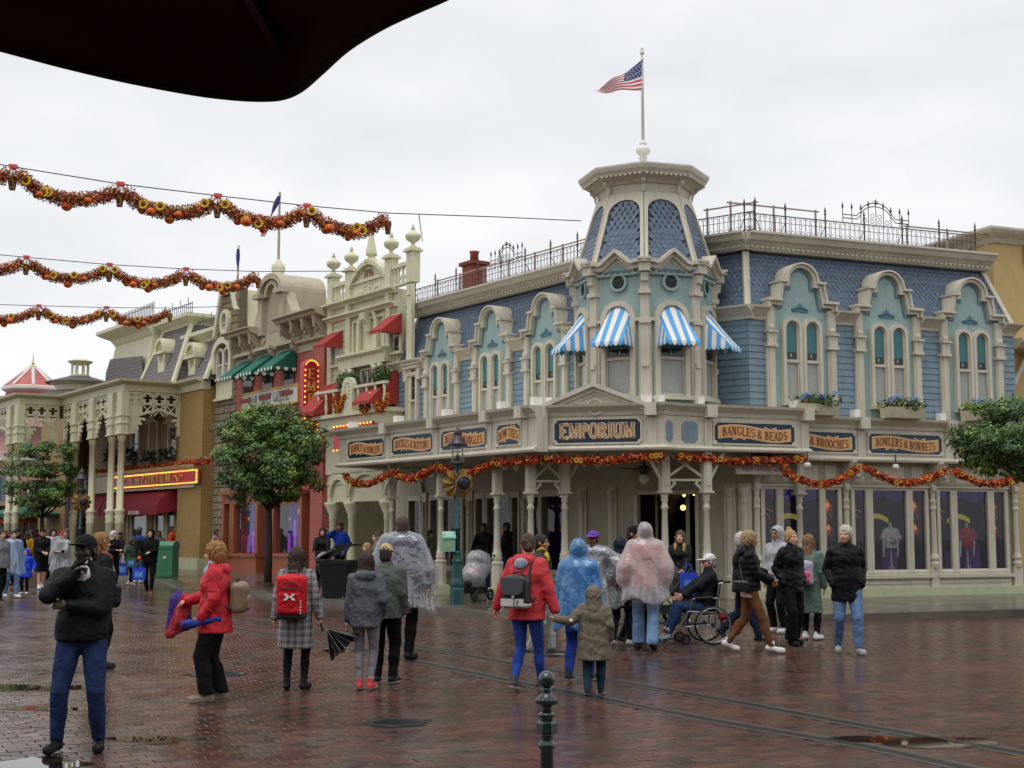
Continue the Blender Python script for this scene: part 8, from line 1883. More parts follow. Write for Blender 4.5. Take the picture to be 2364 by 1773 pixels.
 ex = np.abs(np.abs(cen[:,0]) - .031); mi[(ex < .011) & (np.abs(cen[:,2] - .010) < .006) & (cen[:,1] > .07)] = 2
 mi[(ex < .02) & (np.abs(cen[:,2] - .034) < .005) & (cen[:,1] > .07)] = 3
 VV.append(HV(hv)); FF.append(hf + nv); MI.append(mi); nv += len(hv)
 # ---- hands with five fingers
 for i,sg in ((0,1),(1,-1)) if arms != 'pockets' else ():
  wr,el = J['wr',i],J['el',i]; fd = wr - el; fd/= np.linalg.norm(fd); fwd = np.array([0,1.,0]) if abs(fd[1]) < .85 else np.array([-sg*1.,0,0]); pn = np.array([-sg*1.,0,0]) if abs(fd[1]) < .85 else np.array([0,0,-1.])
  pn = pn - fd*(pn @ fd); pn/= np.linalg.norm(pn); sd = np.cross(fd,pn); 
  if sd @ fwd < 0: sd = -sd          # thumb side
  cu = grip[i]; g2 = Grid(wr - .2,wr + .2,.0088/s); q = wr + fd*.055
  g2.cap(wr,wr + fd*.03,.026,.026,.01); g2.cap(q - sd*.022,q + sd*.022,.02,.02,.015)
  for f in range(4):
   b0 = wr + fd*(.085 - .004*abs(f - 1)) + sd*(.03 - .0205*f); l = (.040,.046,.043,.034)[f]; c1 = .25 + 1.0*cu; c2 = c1 + .35 + 1.1*cu
   m = b0 + (fd*cos(c1) + pn*sin(c1))*l; e = m + (fd*cos(c2) + pn*sin(c2))*l*.9; g2.cap(b0 - fd*.02,m,.0102,.0094,.006); g2.cap(m,e,.0094,.0078,.004)
  t0 = wr + fd*.03 + sd*.03; t1 = t0 + (fd*.6 + sd*.7 + pn*.35)*.04; t2 = t1 + (fd*.85 + sd*.1 + pn*.5)*.035; g2.cap(t0,t1,.0125,.0115,.01); g2.cap(t1,t2,.0115,.0085,.004)
  v_,f_ = g2.mesh(); VV.append(v_); FF.append(f_ + nv); MI.append(np.zeros(len(f_),int)); nv += len(v_)
 hcol = hair[1] if hair else '#2a1c14'
 put('body',np.vstack(VV),np.vstack(FF),[M_SKIN[skin],M_LIP[skin],M_EYE,M('brow ' + hcol,hcol,.7,.1)],np.concatenate(MI))
 if glasses:
  b = MB()
  for sg in (-1,1): b.tube([tuple(W(HV([(sg*.033 + .022*cos(a),.105,.012 + .018*sin(a))]))[0]) for a in [k*pi/5 for k in range(11)]],.003,4); b.tube([tuple(W(HV([(sg*.055,.102,.015)]))[0]),tuple(W(HV([(sg*.08,.0,.015)]))[0])],.003,4)
  b.obj('glasses',M('spectacle frame','#1d1a1a',.3,0),root)
 # ---- legs
 if legs:
  lt = legs.get('t',.014); lc = legs.get('cut',.095); bag = legs.get('bag',1.0); g = Grid((-.42,-.75,0),(.42,.75,pz + .12),hs)
  g.cap(pel + (0,0,.03),pel - (0,0,.02),.128*w + lt,.135*w + lt,.05,(1.15,.86)); g.ell(pel + (0,-.045,-.05),(.12*w,.075*w,.09),.04)
  for i in (0,1):
   kn = J['knee',i]; an = J['ank',i]; g.cap(J['hip',i],kn,(.084*w + lt)*(bag**.5),(.053 + lt)*bag,.02); g.cap(kn,an - (0,0,.0),(.053 + lt)*bag,(.036 + lt)*bag*legs.get('flare',1.0),.012); g.ell(kn*.62 + an*.38 + (0,-.014,0),((.046 + lt)*bag,(.05 + lt)*bag,.11),.02)
  g.noise(.003,18,sid,1.6); g.noise(.0025,48,sid + 1,.5)
  if lc > .03 and 'sit' not in str(leg): g.zcut(lc if not legs.get('short') else legs['short'])
  v_,f_ = g.mesh(); put('trousers' if not legs.get('short') else 'shorts',v_,f_,legs['m'])
 # ---- shoes
 for i,sg in ((0,1),(1,-1)):
  an = J['ank',i]; kn = J['knee',i]; lift = max(0,an[2] - .09); pit = min(1.0,lift*6); yaw = sg*.18; dr = np.array([sin(yaw)*cos(pit),cos(yaw)*cos(pit),-sin(pit)]); up = np.array([sin(yaw)*sin(pit),cos(yaw)*sin(pit),cos(pit)])
  heel = an - up*.05 - dr*.045; toe = heel + dr*.215; g = Grid(np.minimum(heel,toe) - .1,np.maximum(heel,toe) + (.1,.1,.13),.011/s)
  g.cap(heel + up*.018,toe + up*.008,.041,.038,.02); g.cap(heel + dr*.035 + up*.03,an + up*.04,.042,.045,.03); g.ell(toe - dr*.03 + up*.008,(.05,.06,.042),.02)
  if lift < .02: g.zcut(.004)
  v_,f_ = g.mesh()
  if len(v_) == 0: continue
  cen = v_[f_].mean(1); rel = (cen - heel) @ up; so = put('shoe',v_,f_,[cloth('shoe ' + shoes[0],shoes[0],.5),M('sole ' + shoes[1],shoes[1],.6,.05)],(rel < .004).astype(int))
 # ---- top
 if skirt:
  g = Grid((-.42,-.4,skirt['hem'] - .02),(.42,.4,pz + .2),hs); g.cap(pel + (0,0,.1),(0,0,skirt['hem']),.125*w + .02,skirt['r'],.05,(1.12,.85)); g.noise(.006,22,5); g.zcut(skirt['hem']); v_,f_ = g.mesh(); put('skirt',v_,f_,skirt['m'])
 if top:
  tt = top.get('t',.028); hem = top.get('hem',.86); pf = top.get('puff',0); g = Grid((-.72,-.72,hem - .03),(.72,.72,pz + .66),hs)
  hb = np.array([0,0,hem]); fl = top.get('flare',1.0)
  g.cap(pel + (0,0,.06),hb,.125*w + tt,(.135*w + tt)*fl,.05,(1.16,.97)); g.cap(pel + (0,0,.05),ch,.12*w + tt,.135*w + tt,.06,(1.13,.82)); g.cap(ch,nk - (0,0,.04),.13*w + tt,.07 + tt,.05,(1.1,.82))
  if female: g.ell(ch + (0,.085,-.02),(.12*w,.06*w + .01,.07),.06)
  else: g.ell(pel + (0,.06*w,.12),(.12*w,.06*w,.12),.06)
  for i in (0,1):
   g.cap(J['sh',i] - (0,0,.015),J['el',i],.053*w + tt*.75,.046 + tt*.75,.045); g.cap(J['el',i],J['el',i] + (J['wr',i] - J['el',i])*top.get('sl',.97),.046 + tt*.75,.034 + tt*.6,.012)
  if top.get('collar',1): g.cap(nk - (0,0,.03),nk + (0,.02,.045),.068 + tt*.5,.064 + tt*.35,.03)
  if pf:
   Zg = g.ax[2][None,None,:]; g.D = g.D - (pf*(np.abs(np.sin(Zg*pi/top.get('q',.085))) - .5)).astype(np.float32)
  g.noise(top.get('wr',.007),24,sid + 2,.8); g.noise(.0035,60,sid + 3,.6)
  g.zcut(hem)
  if top.get('open'): g.cap(nk + (0,.12,.02),ch + (0,.25,-.02),.06,.05,.01) if False else None
  v_,f_ = g.mesh(); jo = put('jacket',v_,f_,top['m'])
  if hood == 'down':
   g = Grid(nk - .24,nk + .22,hs); g.cap(nk + (-.08,-.06,.0),nk + (.08,-.06,.0),.055,.055,.03); g.ell(nk + (0,-.1,-.02),(.11,.06,.08),.04); g.noise(.006,30,3); v_,f_ = g.mesh(); put('hood',v_,f_,top.get('hm',top['m']))
 if collar:
  g = Grid(nk - .2,nk + .2,.012); g.cap(nk + (0,.01,-.02),nk + (0,.02,.05),.082,.075,.02); g.ell(nk + (0,.09,-.06),(.07,.05,.09),.03); g.noise(.004,40,2); v_,f_ = g.mesh(); put('collar',v_,f_,collar)
 if scarf:
  g = Grid(nk - .3,nk + .25,hs); g.cap(nk + (-.06,.02,-.01),nk + (.06,.02,-.01),.085,.085,.03); g.cap(nk + (.06,.1,-.03),nk + (.09,.13,-.26),.045,.04,.03); g.noise(.008,34,4); v_,f_ = g.mesh(); put('scarf',v_,f_,scarf)
 # ---- hair, hats, hoods
 if hair:
  st,col = hair[0],hair[1]; mh = M('hair ' + col,col,.55,.35,60,bump=.6,bscale=160)
  g = Grid((-.2,-.24,-.5),(.2,.18,.24),max(.010,hs*.7)); e = {'short': .010,'curly': .026,'long': .018,'bun': .010,'pony': .010,'grey': .016,'messy': .02}[st]
  g.ell((0,-.018,.038),(.076 + e,.096 + e,.090 + e),.01)
  if st in ('short','grey','messy','curly'): g.ell((0,-.055,-.02),(.07 + e*.8,.06 + e*.6,.075 + e),.02)
  if st == 'curly': g.ell((0,-.03,-.02),(.098,.085,.085),.02)
  if st == 'long': g.cap((0,-.06,.0),(0,-.085,-.34),.088,.085,.03,(1.1,.7)); [g.cap((sg*.075,-.0,.0),(sg*.085,.03,-.3),.032,.03,.02) for sg in (-1,1)]
  if st == 'bun': g.ell((0,-.04,.145),(.04,.04,.036),.012); g.ell((0,-.06,-.02),(.06,.05,.06),.02)
  if st == 'pony': g.ell((0,-.115,-.02),(.035,.035,.04),.02); g.ell((0,-.055,-.02),(.068,.058,.065),.02)
  g.ell((0,.105,-.025),(.068 if st != 'long' else .06,.085,.088),.015,True); g.ell((0,.03,-.12),(.075,.11,.07),.02,True) if st != 'long' else None
  g.noise(.006 if st in ('short','bun','pony') else .012,70,8,.7); v_,f_ = g.mesh(); put('hair',HV(v_),f_,mh)
 if hat:
  kd,mm = hat[0],hat[1]; g = Grid((-.2,-.22,-.06),(.2,.3,.24),.0095)
  if kd == 'cap': g.ell((0,-.012,.045),(.088,.108,.098),.01); g.zcut(.042); b2 = Grid((-.2,-.1,0),(.2,.3,.1),.0085); b2.ell((0,.115,.05),(.076,.095,.011),.005); v2,f2 = b2.mesh()
  elif kd == 'beanie': g.ell((0,-.012,.05),(.09,.11,.112),.01); g.zcut(.03); g.noise(.003,90,3,.3); v2 = None
  else: g.ell((0,-.012,.05),(.089,.108,.098),.01); g.zcut(.03); v2 = None
  v_,f_ = g.mesh(); ho = put('cap' if kd == 'cap' else 'hat',HV(v_),f_,mm)
  if v2 is not None: put('brim',HV(v2),f2,hat[2] if len(hat) > 2 else mm)
 if hood and hood != 'down':
  g = Grid((-.22,-.26,-.26),(.22,.24,.2),max(.012,hs*.75)); g.ell((0,-.02,.025),(.108,.125,.122),.02); g.cap((0,-.03,-.03),(0,-.045,-.16),.098,.11,.03); g.ell((0,.125,-.005),(.07,.115,.1),.01,True); g.noise(.005,36,6); v_,f_ = g.mesh(); put('hood',HV(v_),f_,hood)
 # ---- rain poncho (thin sheet over everything)
 if poncho:
  hem = poncho['hem']; r1 = poncho.get('r',.36); g = Grid((-.8,-.7,hem - .05),(.8,.7,pz + .85),max(hs,.02)); 
  g.cap(nk - (0,0,.08),(0,0,hem),.17*w,r1,.06,(1.12,.95))
  for i,sg in ((0,1),(1,-1)): e = J['el',i] + (J['wr',i] - J['el',i])*poncho.get('sl',.35); g.cap(J['sh',i],e,.1*w,poncho.get('sr',.12),.07); g.cap(e,e - (0,0,.12),poncho.get('sr',.12)*.9,poncho.get('sr',.12),.06)
  if poncho.get('hood',True): g.ell(hc + (0,-.02,.03),(.112,.13,.128),.03); g.cap(hc + (0,-.03,-.05),nk,.1,.1,.05)
  else: g.ell(nk + (0,-.1,.0),(.13,.09,.08),.05)
  X,Y_,Z = g.ax[0][:,None,None],g.ax[1][None,:,None],g.ax[2][None,None,:]; an_ = np.arctan2(Y_,X); k_ = np.clip((pz + .45 - Z)/.7,0,1)
  g.D = g.D + (k_*(.040*(np.abs(np.sin(an_*5 + Z*1.6 + sid)) - .6) + .022*(np.abs(np.sin(an_*9 - Z*2.5 + 1)) - .6))).astype(np.float32) + (.012*(np.abs(np.sin(X*9 + Z*7 + Y_*5 + sid)) - .5)).astype(np.float32)
  if poncho.get('hood',True): fc = HV([(0,.13,-.01)])[0]; g.ell(fc,(.075,.1,.1),.01,True)
  X2 = hem + .05*np.sin(3*np.arctan2(g.ax[1][None,:,None],g.ax[0][:,None,None]) + sid % 7); g.D = np.maximum(g.D,(X2 - Z).astype(np.float32))
  v_,f_ = g.mesh(); c_ = v_[f_]; nrm = np.cross(c_[:,1] - c_[:,0],c_[:,2] - c_[:,0]); nz = nrm[:,2]/(np.linalg.norm(nrm,axis=1) + 1e-9); keep = ~((nz < -.75) & (c_[:,:,2].mean(1) < hem + .09)); put('poncho',v_,f_[keep],poncho['m']); J['pv'] = v_
 return dict(root=root,J=J,W=W,HV=HV,nk=nk,ch=ch,pel=pel,s=s,P0=P0,pt=lambda v: Vector(W([v])[0]))
BLK = cloth('black','#101013',.6); JEAN = cloth('jeans','#2b3f66',.85,bump=.35); LJEAN = cloth('light jeans','#7390b4',.85,bump=.35); BPANT = cloth('black trousers','#0d0d0f',.85); PUF = cloth('black puffer','#0c0c0f',.5,bump=.1)
gp = lambda px,py,z=0.0: ground(px,py,z)
def plaid():
 m = bpy.data.materials.new('grey plaid wool'); m.use_nodes = True; t = m.node_tree; b = t.nodes['Principled BSDF']; b.inputs['Roughness'].default_value = .9; g = t.nodes.new('ShaderNodeNewGeometry'); acc = None
 for rot,sc in (((0,0,0),26),((0,pi/2,0),26),((0,0,0),78),((0,pi/2,0),78)):
  mp_ = t.nodes.new('ShaderNodeMapping'); mp_.inputs['Rotation'].default_value = rot; t.links.new(g.outputs['Position'],mp_.inputs[0]); wv = t.nodes.new('ShaderNodeTexWave'); wv.inputs['Scale'].default_value = sc/6.28; wv.inputs['Distortion'].default_value = .3; t.links.new(mp_.outputs[0],wv.inputs['Vector'])
  if acc is None: acc = wv.outputs['Fac']
  else: a = t.nodes.new('ShaderNodeMath'); a.operation = 'ADD'; t.links.new(acc,a.inputs[0]); t.links.new(wv.outputs['Fac'],a.inputs[1]); acc = a.outputs[0]
 rp = t.nodes.new('ShaderNodeMapRange'); rp.inputs[1].default_value = .6; rp.inputs[2].default_value = 3.3; t.links.new(acc,rp.inputs[0]); cr_ = t.nodes.new('ShaderNodeValToRGB'); e = cr_.color_ramp.elements; e[0].color = (*hx('#2a2a2d'),1); e[1].color = (*hx('#aaa9a8'),1); t.links.new(rp.outputs[0],cr_.inputs[0]); t.links.new(cr_.outputs[0],b.inputs['Base Color']); return m
PLAID = plaid()
F_CLR = film('clear plastic','#f0f1f4','#dfe3ea',.09,2.1,.20); F_WHT = film('milky plastic','#eef0f4','#e6e6ea',.14,1.9,.40); F_PNK = film('white poncho plastic','#f6eeee','#efe6e6',.16,1.8,.46); F_BLU = film('blue poncho plastic','#6fb9ea','#4fa4e2',.14,1.8,.62); F_LBL = film('pale blue checked plastic','#c4d8ee','#b4cbe8',.14,1.8,.5)
def mesh_grid(P,g,name,mat,parent,mi=None): v_,f_ = g.mesh(); return mesh_np(name,P['W'](v_),f_,parent,mat,True,mi)
# ---------------- front rank
p1 = person(gp(182,1734),1.70,6,'man in black jacket, black cap and jeans holding a small device to his mouth','dark',dict(m=cloth('man black jacket','#101316',.65),t=.034,hem=.9),dict(m=cloth('dark jeans','#24355c',.85,bump=.35),bag=1.1),('#141416','#101012'),('short','#0c0a09'),
 arms=((.05,.19,1.44),(.07,.21,1.19)),poles=((.9,-.1,-.7),(-.9,-.3,-.5)),leg=((.17,.05,.085),(-.15,-.02,.085)),w=1.1,head=(-16,2),hat=('cap',cloth('black cap','#0e0e10')),grip=(.9,.5),collar=cloth('white shirt','#c9cbc8'),h=.0155,headh=.0072)
dv = p1['pt'](p1['J']['wr',0] + np.array([-.03,.07,.07])); t = thing('vaporiser','slim black device in the hand of the man in the black cap','device',dv)
with part('tube',BLK,t) as b: b.tube([dv + Vector((-.03,-.02,-.02)),dv + Vector((.08,-.01,.05))],.012,8)
with part('mouthpiece',M('device steel','#55565a',.3,.05,metal=.6),t) as b: b.tube([dv + Vector((.075,-.01,.047)),dv + Vector((.1,-.008,.062))],.007,6)
RED = cloth('red rain jacket','#c9303a',.5)
p2 = person(gp(492,1620),1.61,-84,'woman in a red rain jacket with curly blonde hair seen from the side','pale',dict(m=RED,t=.036,hem=.76,flare=1.06),dict(m=cloth('charcoal trousers','#121214',.85),bag=1.3,flare=1.35),('#8d8478','#d0cdc6'),('curly','#a97a48'),
 arms=((.17,.34,1.1),(-.21,.13,.93)),leg=((.1,-.08,.085),(-.1,.06,.085)),w=1.14,female=True,hood='down',head=(-8,0),collar=cloth('pale blue shirt','#9fb6d4'),grip=(.6,.9),h=.0155,headh=.0072)
g = Grid((-.4,.1,.6),(.5,.75,1.3),.018); g.cap((.25,.42,1.12),(.22,.4,.86),.09,.10,.05,(1,.8)); g.cap((.2,.46,1.1),(.18,.5,.74),.07,.06,.04); g.cap((.27,.36,1.1),(.3,.36,.82),.06,.06,.04); g.noise(.016,30,5,.4); v_,f_ = g.mesh()
t = thing('draped_jacket','red and purple jacket draped over the arm of the woman in red','jacket',p2['pt']((.22,.42,.8))); cen = v_[f_].mean(1); mesh_np('cloth',p2['W'](v_),f_,t,[cloth('coral lining','#b8424e',.6),cloth('purple cloth','#3b2a78',.6)],True,(np.sin(cen[:,1]*22 + cen[:,2]*9) > .3).astype(int))
g = Grid((-.5,-.2,.7),(.1,.6,1.1),.014); g.cap((-.24,.3,.86),(-.2,-.06,.92),.04,.03,.02); g.ell((-.24,.24,.87),(.05,.09,.05),.03); g.noise(.005,40,3); t = thing('folded_umbrella','folded blue umbrella in the hand of the woman in red','umbrella',p2['pt']((-.22,.2,.88))); mesh_grid(p2,g,'canopy',cloth('blue umbrella','#2e3f96',.55),t)
def backpack(P,label,mat,c,hf,pocket=None,base=None,straps=BLK,r=.06,logo=None,zs=1.0):
 t = thing('backpack',label,'backpack',P['pt'](np.array(c) - (0,0,hf[2])),'worn backpacks'); c = np.array(c,float); hf = np.array(hf,float); g = Grid(c - hf - .06,c + hf + .06,.013)
 g.rbox(c,hf,r,.02); g.ell(c + (0,-.02,hf[2]*.55),(hf[0]*.9,hf[1]*.9,hf[2]*.5),.03); g.noise(.004,34,7); mesh_grid(P,g,'body',mat,t)
 if pocket: g = Grid(c - hf - .1,c + hf + .1,.013); g.rbox(c + (0,-hf[1]*.75,-hf[2]*.3),(hf[0]*.82,hf[1]*.55,hf[2]*.52),.04,.01); g.noise(.003,40,4); mesh_grid(P,g,'pocket',pocket,t)
 if base is not None: g = Grid(c - hf - .08,c + hf + .08,.013); g.rbox(c + (0,0,-hf[2]*.86),(hf[0]*1.0,hf[1]*1.02,hf[2]*.2),.04,.01); mesh_grid(P,g,'base',base,t)
 for sg in (-1,1):
  with part('strap',straps,t) as b: pts = [c + (sg*hf[0]*.6,hf[1],hf[2]*.7),np.array([sg*.11,-.06,P['nk'][2] + .03]),np.array([sg*.13,.1,P['ch'][2] + .05]),np.array([sg*.2,.06,P['ch'][2] - .2]),c + (sg*hf[0]*.8,hf[1]*.6,-hf[2]*.7)]; b.tube([tuple(P['W']([q])[0]) for q in pts],.016,5)
 with part('handle',straps,t) as b: b.tube([tuple(P['W']([c + (x,.02,hf[2]*1.02 + z)])[0]) for x,z in ((-.06,-.02),(-.05,.04),(.05,.04),(.06,-.02))],.012,5)
 return t,c,hf
class BF:      # flat frame on a backpack's outer face
 def __init__(s,P,c,y): s.P = P; s.c = c; s.y = y
 def p(s,u,v,w=0.0): return tuple(s.P['W']([(s.c[0] + u,s.y - w,s.c[2] + v)])[0])
t,c,hf = backpack(p2,'brown leather backpack on the woman in the red jacket',M('taupe leather','#86705a',.45,.15,12),(0,-.26,1.14),(.15,.10,.17),M('taupe leather'),None,M('dark strap','#3a2c24',.5,.1))
with part('clasp',M('brass clasp','#c9a84a',.3,.05,metal=.8),t) as b: q = BF(p2,c + (-.12,-.0,-.07),-.33); b.box(q,-.03,.03,-.03,.03,0,.02)
p3 = person(gp(680,1594),1.55,178,'girl in a grey checked wool coat with long brown hair, seen from behind','pale',dict(m=PLAID,t=.034,hem=.52,flare=1.12,collar=0,wr=.005),dict(m=cloth('black tights','#141416',.8),t=.006),('#131315','#131315'),('long','#3c2a20'),
 arms=((.33,.0,.80),(-.27,.02,.86)),leg=((.11,0,.085),(-.1,.0,.085)),w=1.05,female=True,grip=(1.0,.3),h=.0155)
REDB = cloth('red backpack','#c8202a',.5); t,c,hf = backpack(p3,'red sports backpack with a white emblem on the girl in the checked coat',REDB,(0,-.27,1.16),(.18,.11,.26),REDB,cloth('dark grey base','#3a3a40'),cloth('grey strap','#6a6a70'))
q = BF(p3,c,c[1] - hf[1]*1.31)
with part('emblem',M_WHITE,t) as b:
 for sv in (-1,1): b.ring(q,[(-.062 + .124*i/10,.022*sv + sv*.020*(1 - (2*i/10 - 1)**2)*-1 + .0) for i in range(11)],[(-.068 + .136*i/10,.022*sv + sv*(.018 - .030*(1 - (2*i/10 - 1)**2))) for i in range(11)],.0,.012)
 for sg in (-1,1): b.ring(q,[(sg*.068,.042),(sg*.042,.018),(sg*.036,0),(sg*.042,-.018),(sg*.068,-.042)],[(sg*.03,.038),(sg*.022,.016),(sg*.018,0),(sg*.022,-.016),(sg*.03,-.038)],0,.014)
with part('piping',cloth('dark grey base'),t) as b: b.tube([q.p(.13*cos(R(a)),.06 + .12*sin(R(a)),.0) for a in range(0,181,15)],.006,4); b.tube([q.p(-.09,.1,.01),q.p(.09,.1,.01)],.006,4)
with part('reflector',M_WHITE,t) as b: [b.box(q,.128,.142,-.06 - k*.035,-.045 - k*.035,-.02,.006) for k in range(5)]
um_ = p3['pt']((.36,.02,.72)); t = thing('folded_umbrella','half folded black umbrella hanging from the hand of the girl in the checked coat','umbrella',um_)
for k in range(6):
 a0 = Vector(um_) + Vector((.02,0,.02)); d0 = Vector((.05 + .055*k,.03*sin(k*2),-.34 + .05*k)); d1 = Vector((.09 + .055*k,.04*sin(k*2 + 1),-.3 + .052*k)); dm = (d0 + d1)*.5 + Vector((0,-.05 if k % 2 else .05,-.02))
 with part('panel',M('umbrella black','#0f0f11',.5,.1),t) as b: b.add([tuple(a0),tuple(a0 + d0),tuple(a0 + dm),tuple(a0 + d1)],[(0,1,2),(0,2,3)]); b.add([tuple(a0 + Vector((0,.02,0))),tuple(a0 + d0 + Vector((0,.02,0))),tuple(a0 + d1 + Vector((0,.02,0)))],[(0,1,2)])
 with part('rib',M('umbrella rib','#8a8a8e',.35,.05,metal=.6),t) as b: b.tube([a0,a0 + d0*.55,a0 + d0],.004,4)
with part('handle',M('umbrella black'),t) as b: b.tube([um_ + Vector((-.02,0,.0)),um_ + Vector((-.05,0,.1)),um_ + Vector((-.02,0,.13))],.012,6)
p4 = person(gp(842,1594),1.50,176,'girl in a grey hooded jacket and pale grey leggings, seen from behind','pale',dict(m=cloth('grey soft shell','#5a5f66',.7),t=.028,hem=.80,hm=cloth('grey soft shell')),dict(m=cloth('pale grey leggings','#8b8a92',.8),t=.006),('#c64a50','#d8d4d0'),('long','#3f2a1e'),arms=((.2,.1,.96),(-.25,.03,.80)),leg=((.07,0,.085),(-.07,.0,.085)),w=1.08,female=True,hood='down',h=.0155)
with part('hood_lining',cloth('hot pink','#d9508e'),p4['root']) as b: b.tube([tuple(p4['W']([p4['nk'] + np.array(q)])[0]) for q in ((-.1,.02,.03),(-.06,-.06,.075),(.0,-.085,.085),(.06,-.06,.075),(.1,.02,.03))],.014,6)
p5 = person(gp(888,1580),1.58,172,'person in a beige cap and grey green jacket behind the girl in grey leggings','pale',dict(m=cloth('grey green jacket','#566058',.7),t=.034,hem=.82),dict(m=BPANT,bag=1.15),('#141416','#dcdad6'),('short','#2a211c'),hat=('cap',cloth('beige cap','#c6aa7a')),w=1.1,h=.0165,leg='stand')
p6 = person(gp(925,1524),1.92,168,'big man in a clear plastic poncho over a navy coat, seen from behind','pale',dict(m=cloth('navy coat','#2b3250',.7),t=.04,hem=.72),dict(m=BPANT,bag=1.15),('#161616','#161616'),('short','#4a3226'),arms=((.34,.02,.86),(-.28,.05,.92)),w=1.22,poncho=dict(m=F_CLR,hem=.60,r=.38,sr=.16,sl=.3,hood=False),h=.018,head=(20,0))
LRED = cloth('coral red hoodie','#d0444a',.7)
p8 = person(gp(1216,1598),1.70,152,'woman in a coral red hooded jacket and bright blue leggings walking with a child','pale',dict(m=LRED,t=.032,hem=.80),dict(m=cloth('royal blue leggings','#2d4ea6',.75),t=.008),('#4a4440','#dcd6cc'),('pony','#4b3426'),arms=((.36,.06,.80),(-.42,.02,.86)),poles=((.6,-.6,0),(-.6,-.6,0)),leg=((.08,.20,.085),(-.08,-.16,.12)),w=1.16,female=True,hood='down',head=(38,0),glasses=True,grip=(.9,.3),h=.0155,headh=.0075)
g = Grid(p8['nk'] - .25,p8['nk'] + .2,.014); g.ell(p8['nk'] + (0,-.14,-.04),(.085,.03,.065),.02); g.noise(.006,30,2); mesh_grid(p8,g,'hood_lining',M('striped lining','#a9aec4',.8,.45,70),p8['root'])
t,c,hf = backpack(p8,'black and white flap backpack on the woman in the coral hoodie',M('black leatherette','#1d1d20',.4,.1),(0.02,-.27,1.12),(.15,.1,.17),None,M('white leatherette','#c9c7c0',.4,.06),M('black leatherette'))
q = BF(p8,c,c[1] - hf[1] - .01)
with part('flap',M('grey flap','#4a4b50',.4,.08),t) as b: b.prism(q,[(-.14,.15),(-.125,.0),(-.08,-.03),(.08,-.03),(.125,.0),(.14,.15)],0,.025)
with part('white_panel',M('white leatherette'),t) as b: b.box(q,-.14,.14,-.155,-.075,.0,.012)
for k,(ch_,x,y,mt) in enumerate((('M',.0,-.065,M_WHITE),('I',.045,-.075,M_DARK),('C',.02,-.1,M_DARK),('K',.06,-.12,M_DARK),('E',.02,-.145,M_DARK),('Y',.06,-.16,M_DARK))):
 with part('letter',mt,t) as b: lettering(b,q,ch_,x,y,.03,.012,.016,TK=.24)
p9 = person(gp(1372,1606),1.12,172,'small child in a taupe hooded coat holding the hand of the woman in coral','pale',dict(m=cloth('taupe coat','#746c5c',.75),t=.05,hem=.58,flare=1.1),dict(m=cloth('dark teal jeans','#22394c',.85),bag=1.25),('#1a2226','#d8d8d4'),None,arms=((.26,.06,.92),(-.62,-.02,1.24)),poles=((.4,-1,0),(-.2,-.6,-1)),leg=((.1,.1,.085),(-.1,-.12,.1)),hood=cloth('taupe coat'),w=1.25,hdk=1.32,h=.0145)
with part('sleeve_patch',M_WHITE,p9['root']) as b: e = p9['pt'](p9['J']['el',1]); b.ball(e + Vector((0,-.075,.01)),.02,6)
p10 = person(gp(1336,1576),1.62,158,'boy in a bright blue plastic poncho with the hood up, walking','tan',dict(m=cloth('blue sweater','#4a7fb8'),t=.02,hem=.88),dict(m=cloth('indigo jeans','#273c8c',.85,bump=.3),bag=1.05),('#1c1c20','#d8d8d6'),('short','#1d1612'),arms=((.2,.12,.95),(-.26,.06,.86)),leg=((.09,.18,.085),(-.09,-.12,.10)),poncho=dict(m=F_BLU,hem=.66,r=.27,sr=.10,sl=.85),head=(32,0),h=.0165,glasses=True)
p11 = person(gp(1247,1516),1.68,80,'dark haired boy with a yellow collar beside the woman in coral','tan',dict(m=cloth('olive jacket','#3a3d36'),t=.028,hem=.85),dict(m=cloth('stone trousers','#9aa09a'),bag=1.15),('#3a3a3e','#d8d8d6'),('short','#17120f'),collar=cloth('yellow collar','#d8b83c'),leg='stepL')
p12 = person(gp(1372,1494),1.72,-28,'woman in a purple cap and clear plastic poncho behind the boy in blue','brown',dict(m=cloth('navy white jacket','#262b4a'),t=.034,hem=.8),dict(m=BPANT),('#222226','#ccccca'),('pony','#1c1512'),hat=('cap',cloth('purple cap','#6f3fae'),cloth('mauve brim','#a070c8')),scarf=cloth('violet scarf','#5a2f9a'),poncho=dict(m=F_CLR,hem=.62,r=.42,sr=.2,sl=.1,hood=False),arms=((.42,.05,1.05),(-.42,.05,1.05)),w=1.1)
p13 = person(gp(1434,1492),1.62,155,'person in a long black puffer with a navy hood, seen from behind','pale',dict(m=PUF,t=.045,hem=.62,puff=.007),dict(m=cloth('navy trousers','#1c2436'),bag=1.15),('#dcdcd8','#e4e4e0'),None,hood=cloth('navy hood','#1b2433',.6),w=1.1,arms=((.25,.05,.9),(-.24,.1,.95)),leg='stepR')
p14 = person(gp(1464,1486),1.80,62,'bearded man in a black cap beside the white poncho','tan',dict(m=cloth('dark plaid shirt','#2a2430'),t=.03),dict(m=BPANT),('#222224','#222224'),('short','#2a1d16'),hat=('cap',cloth('black cap')),leg='stepL')
with part('beard',M('hair #2a1d16'),p14['root'],True) as b: b.ball(p14['pt'](p14['HV']([(0,.06,-.085)])[0]),.05,10)
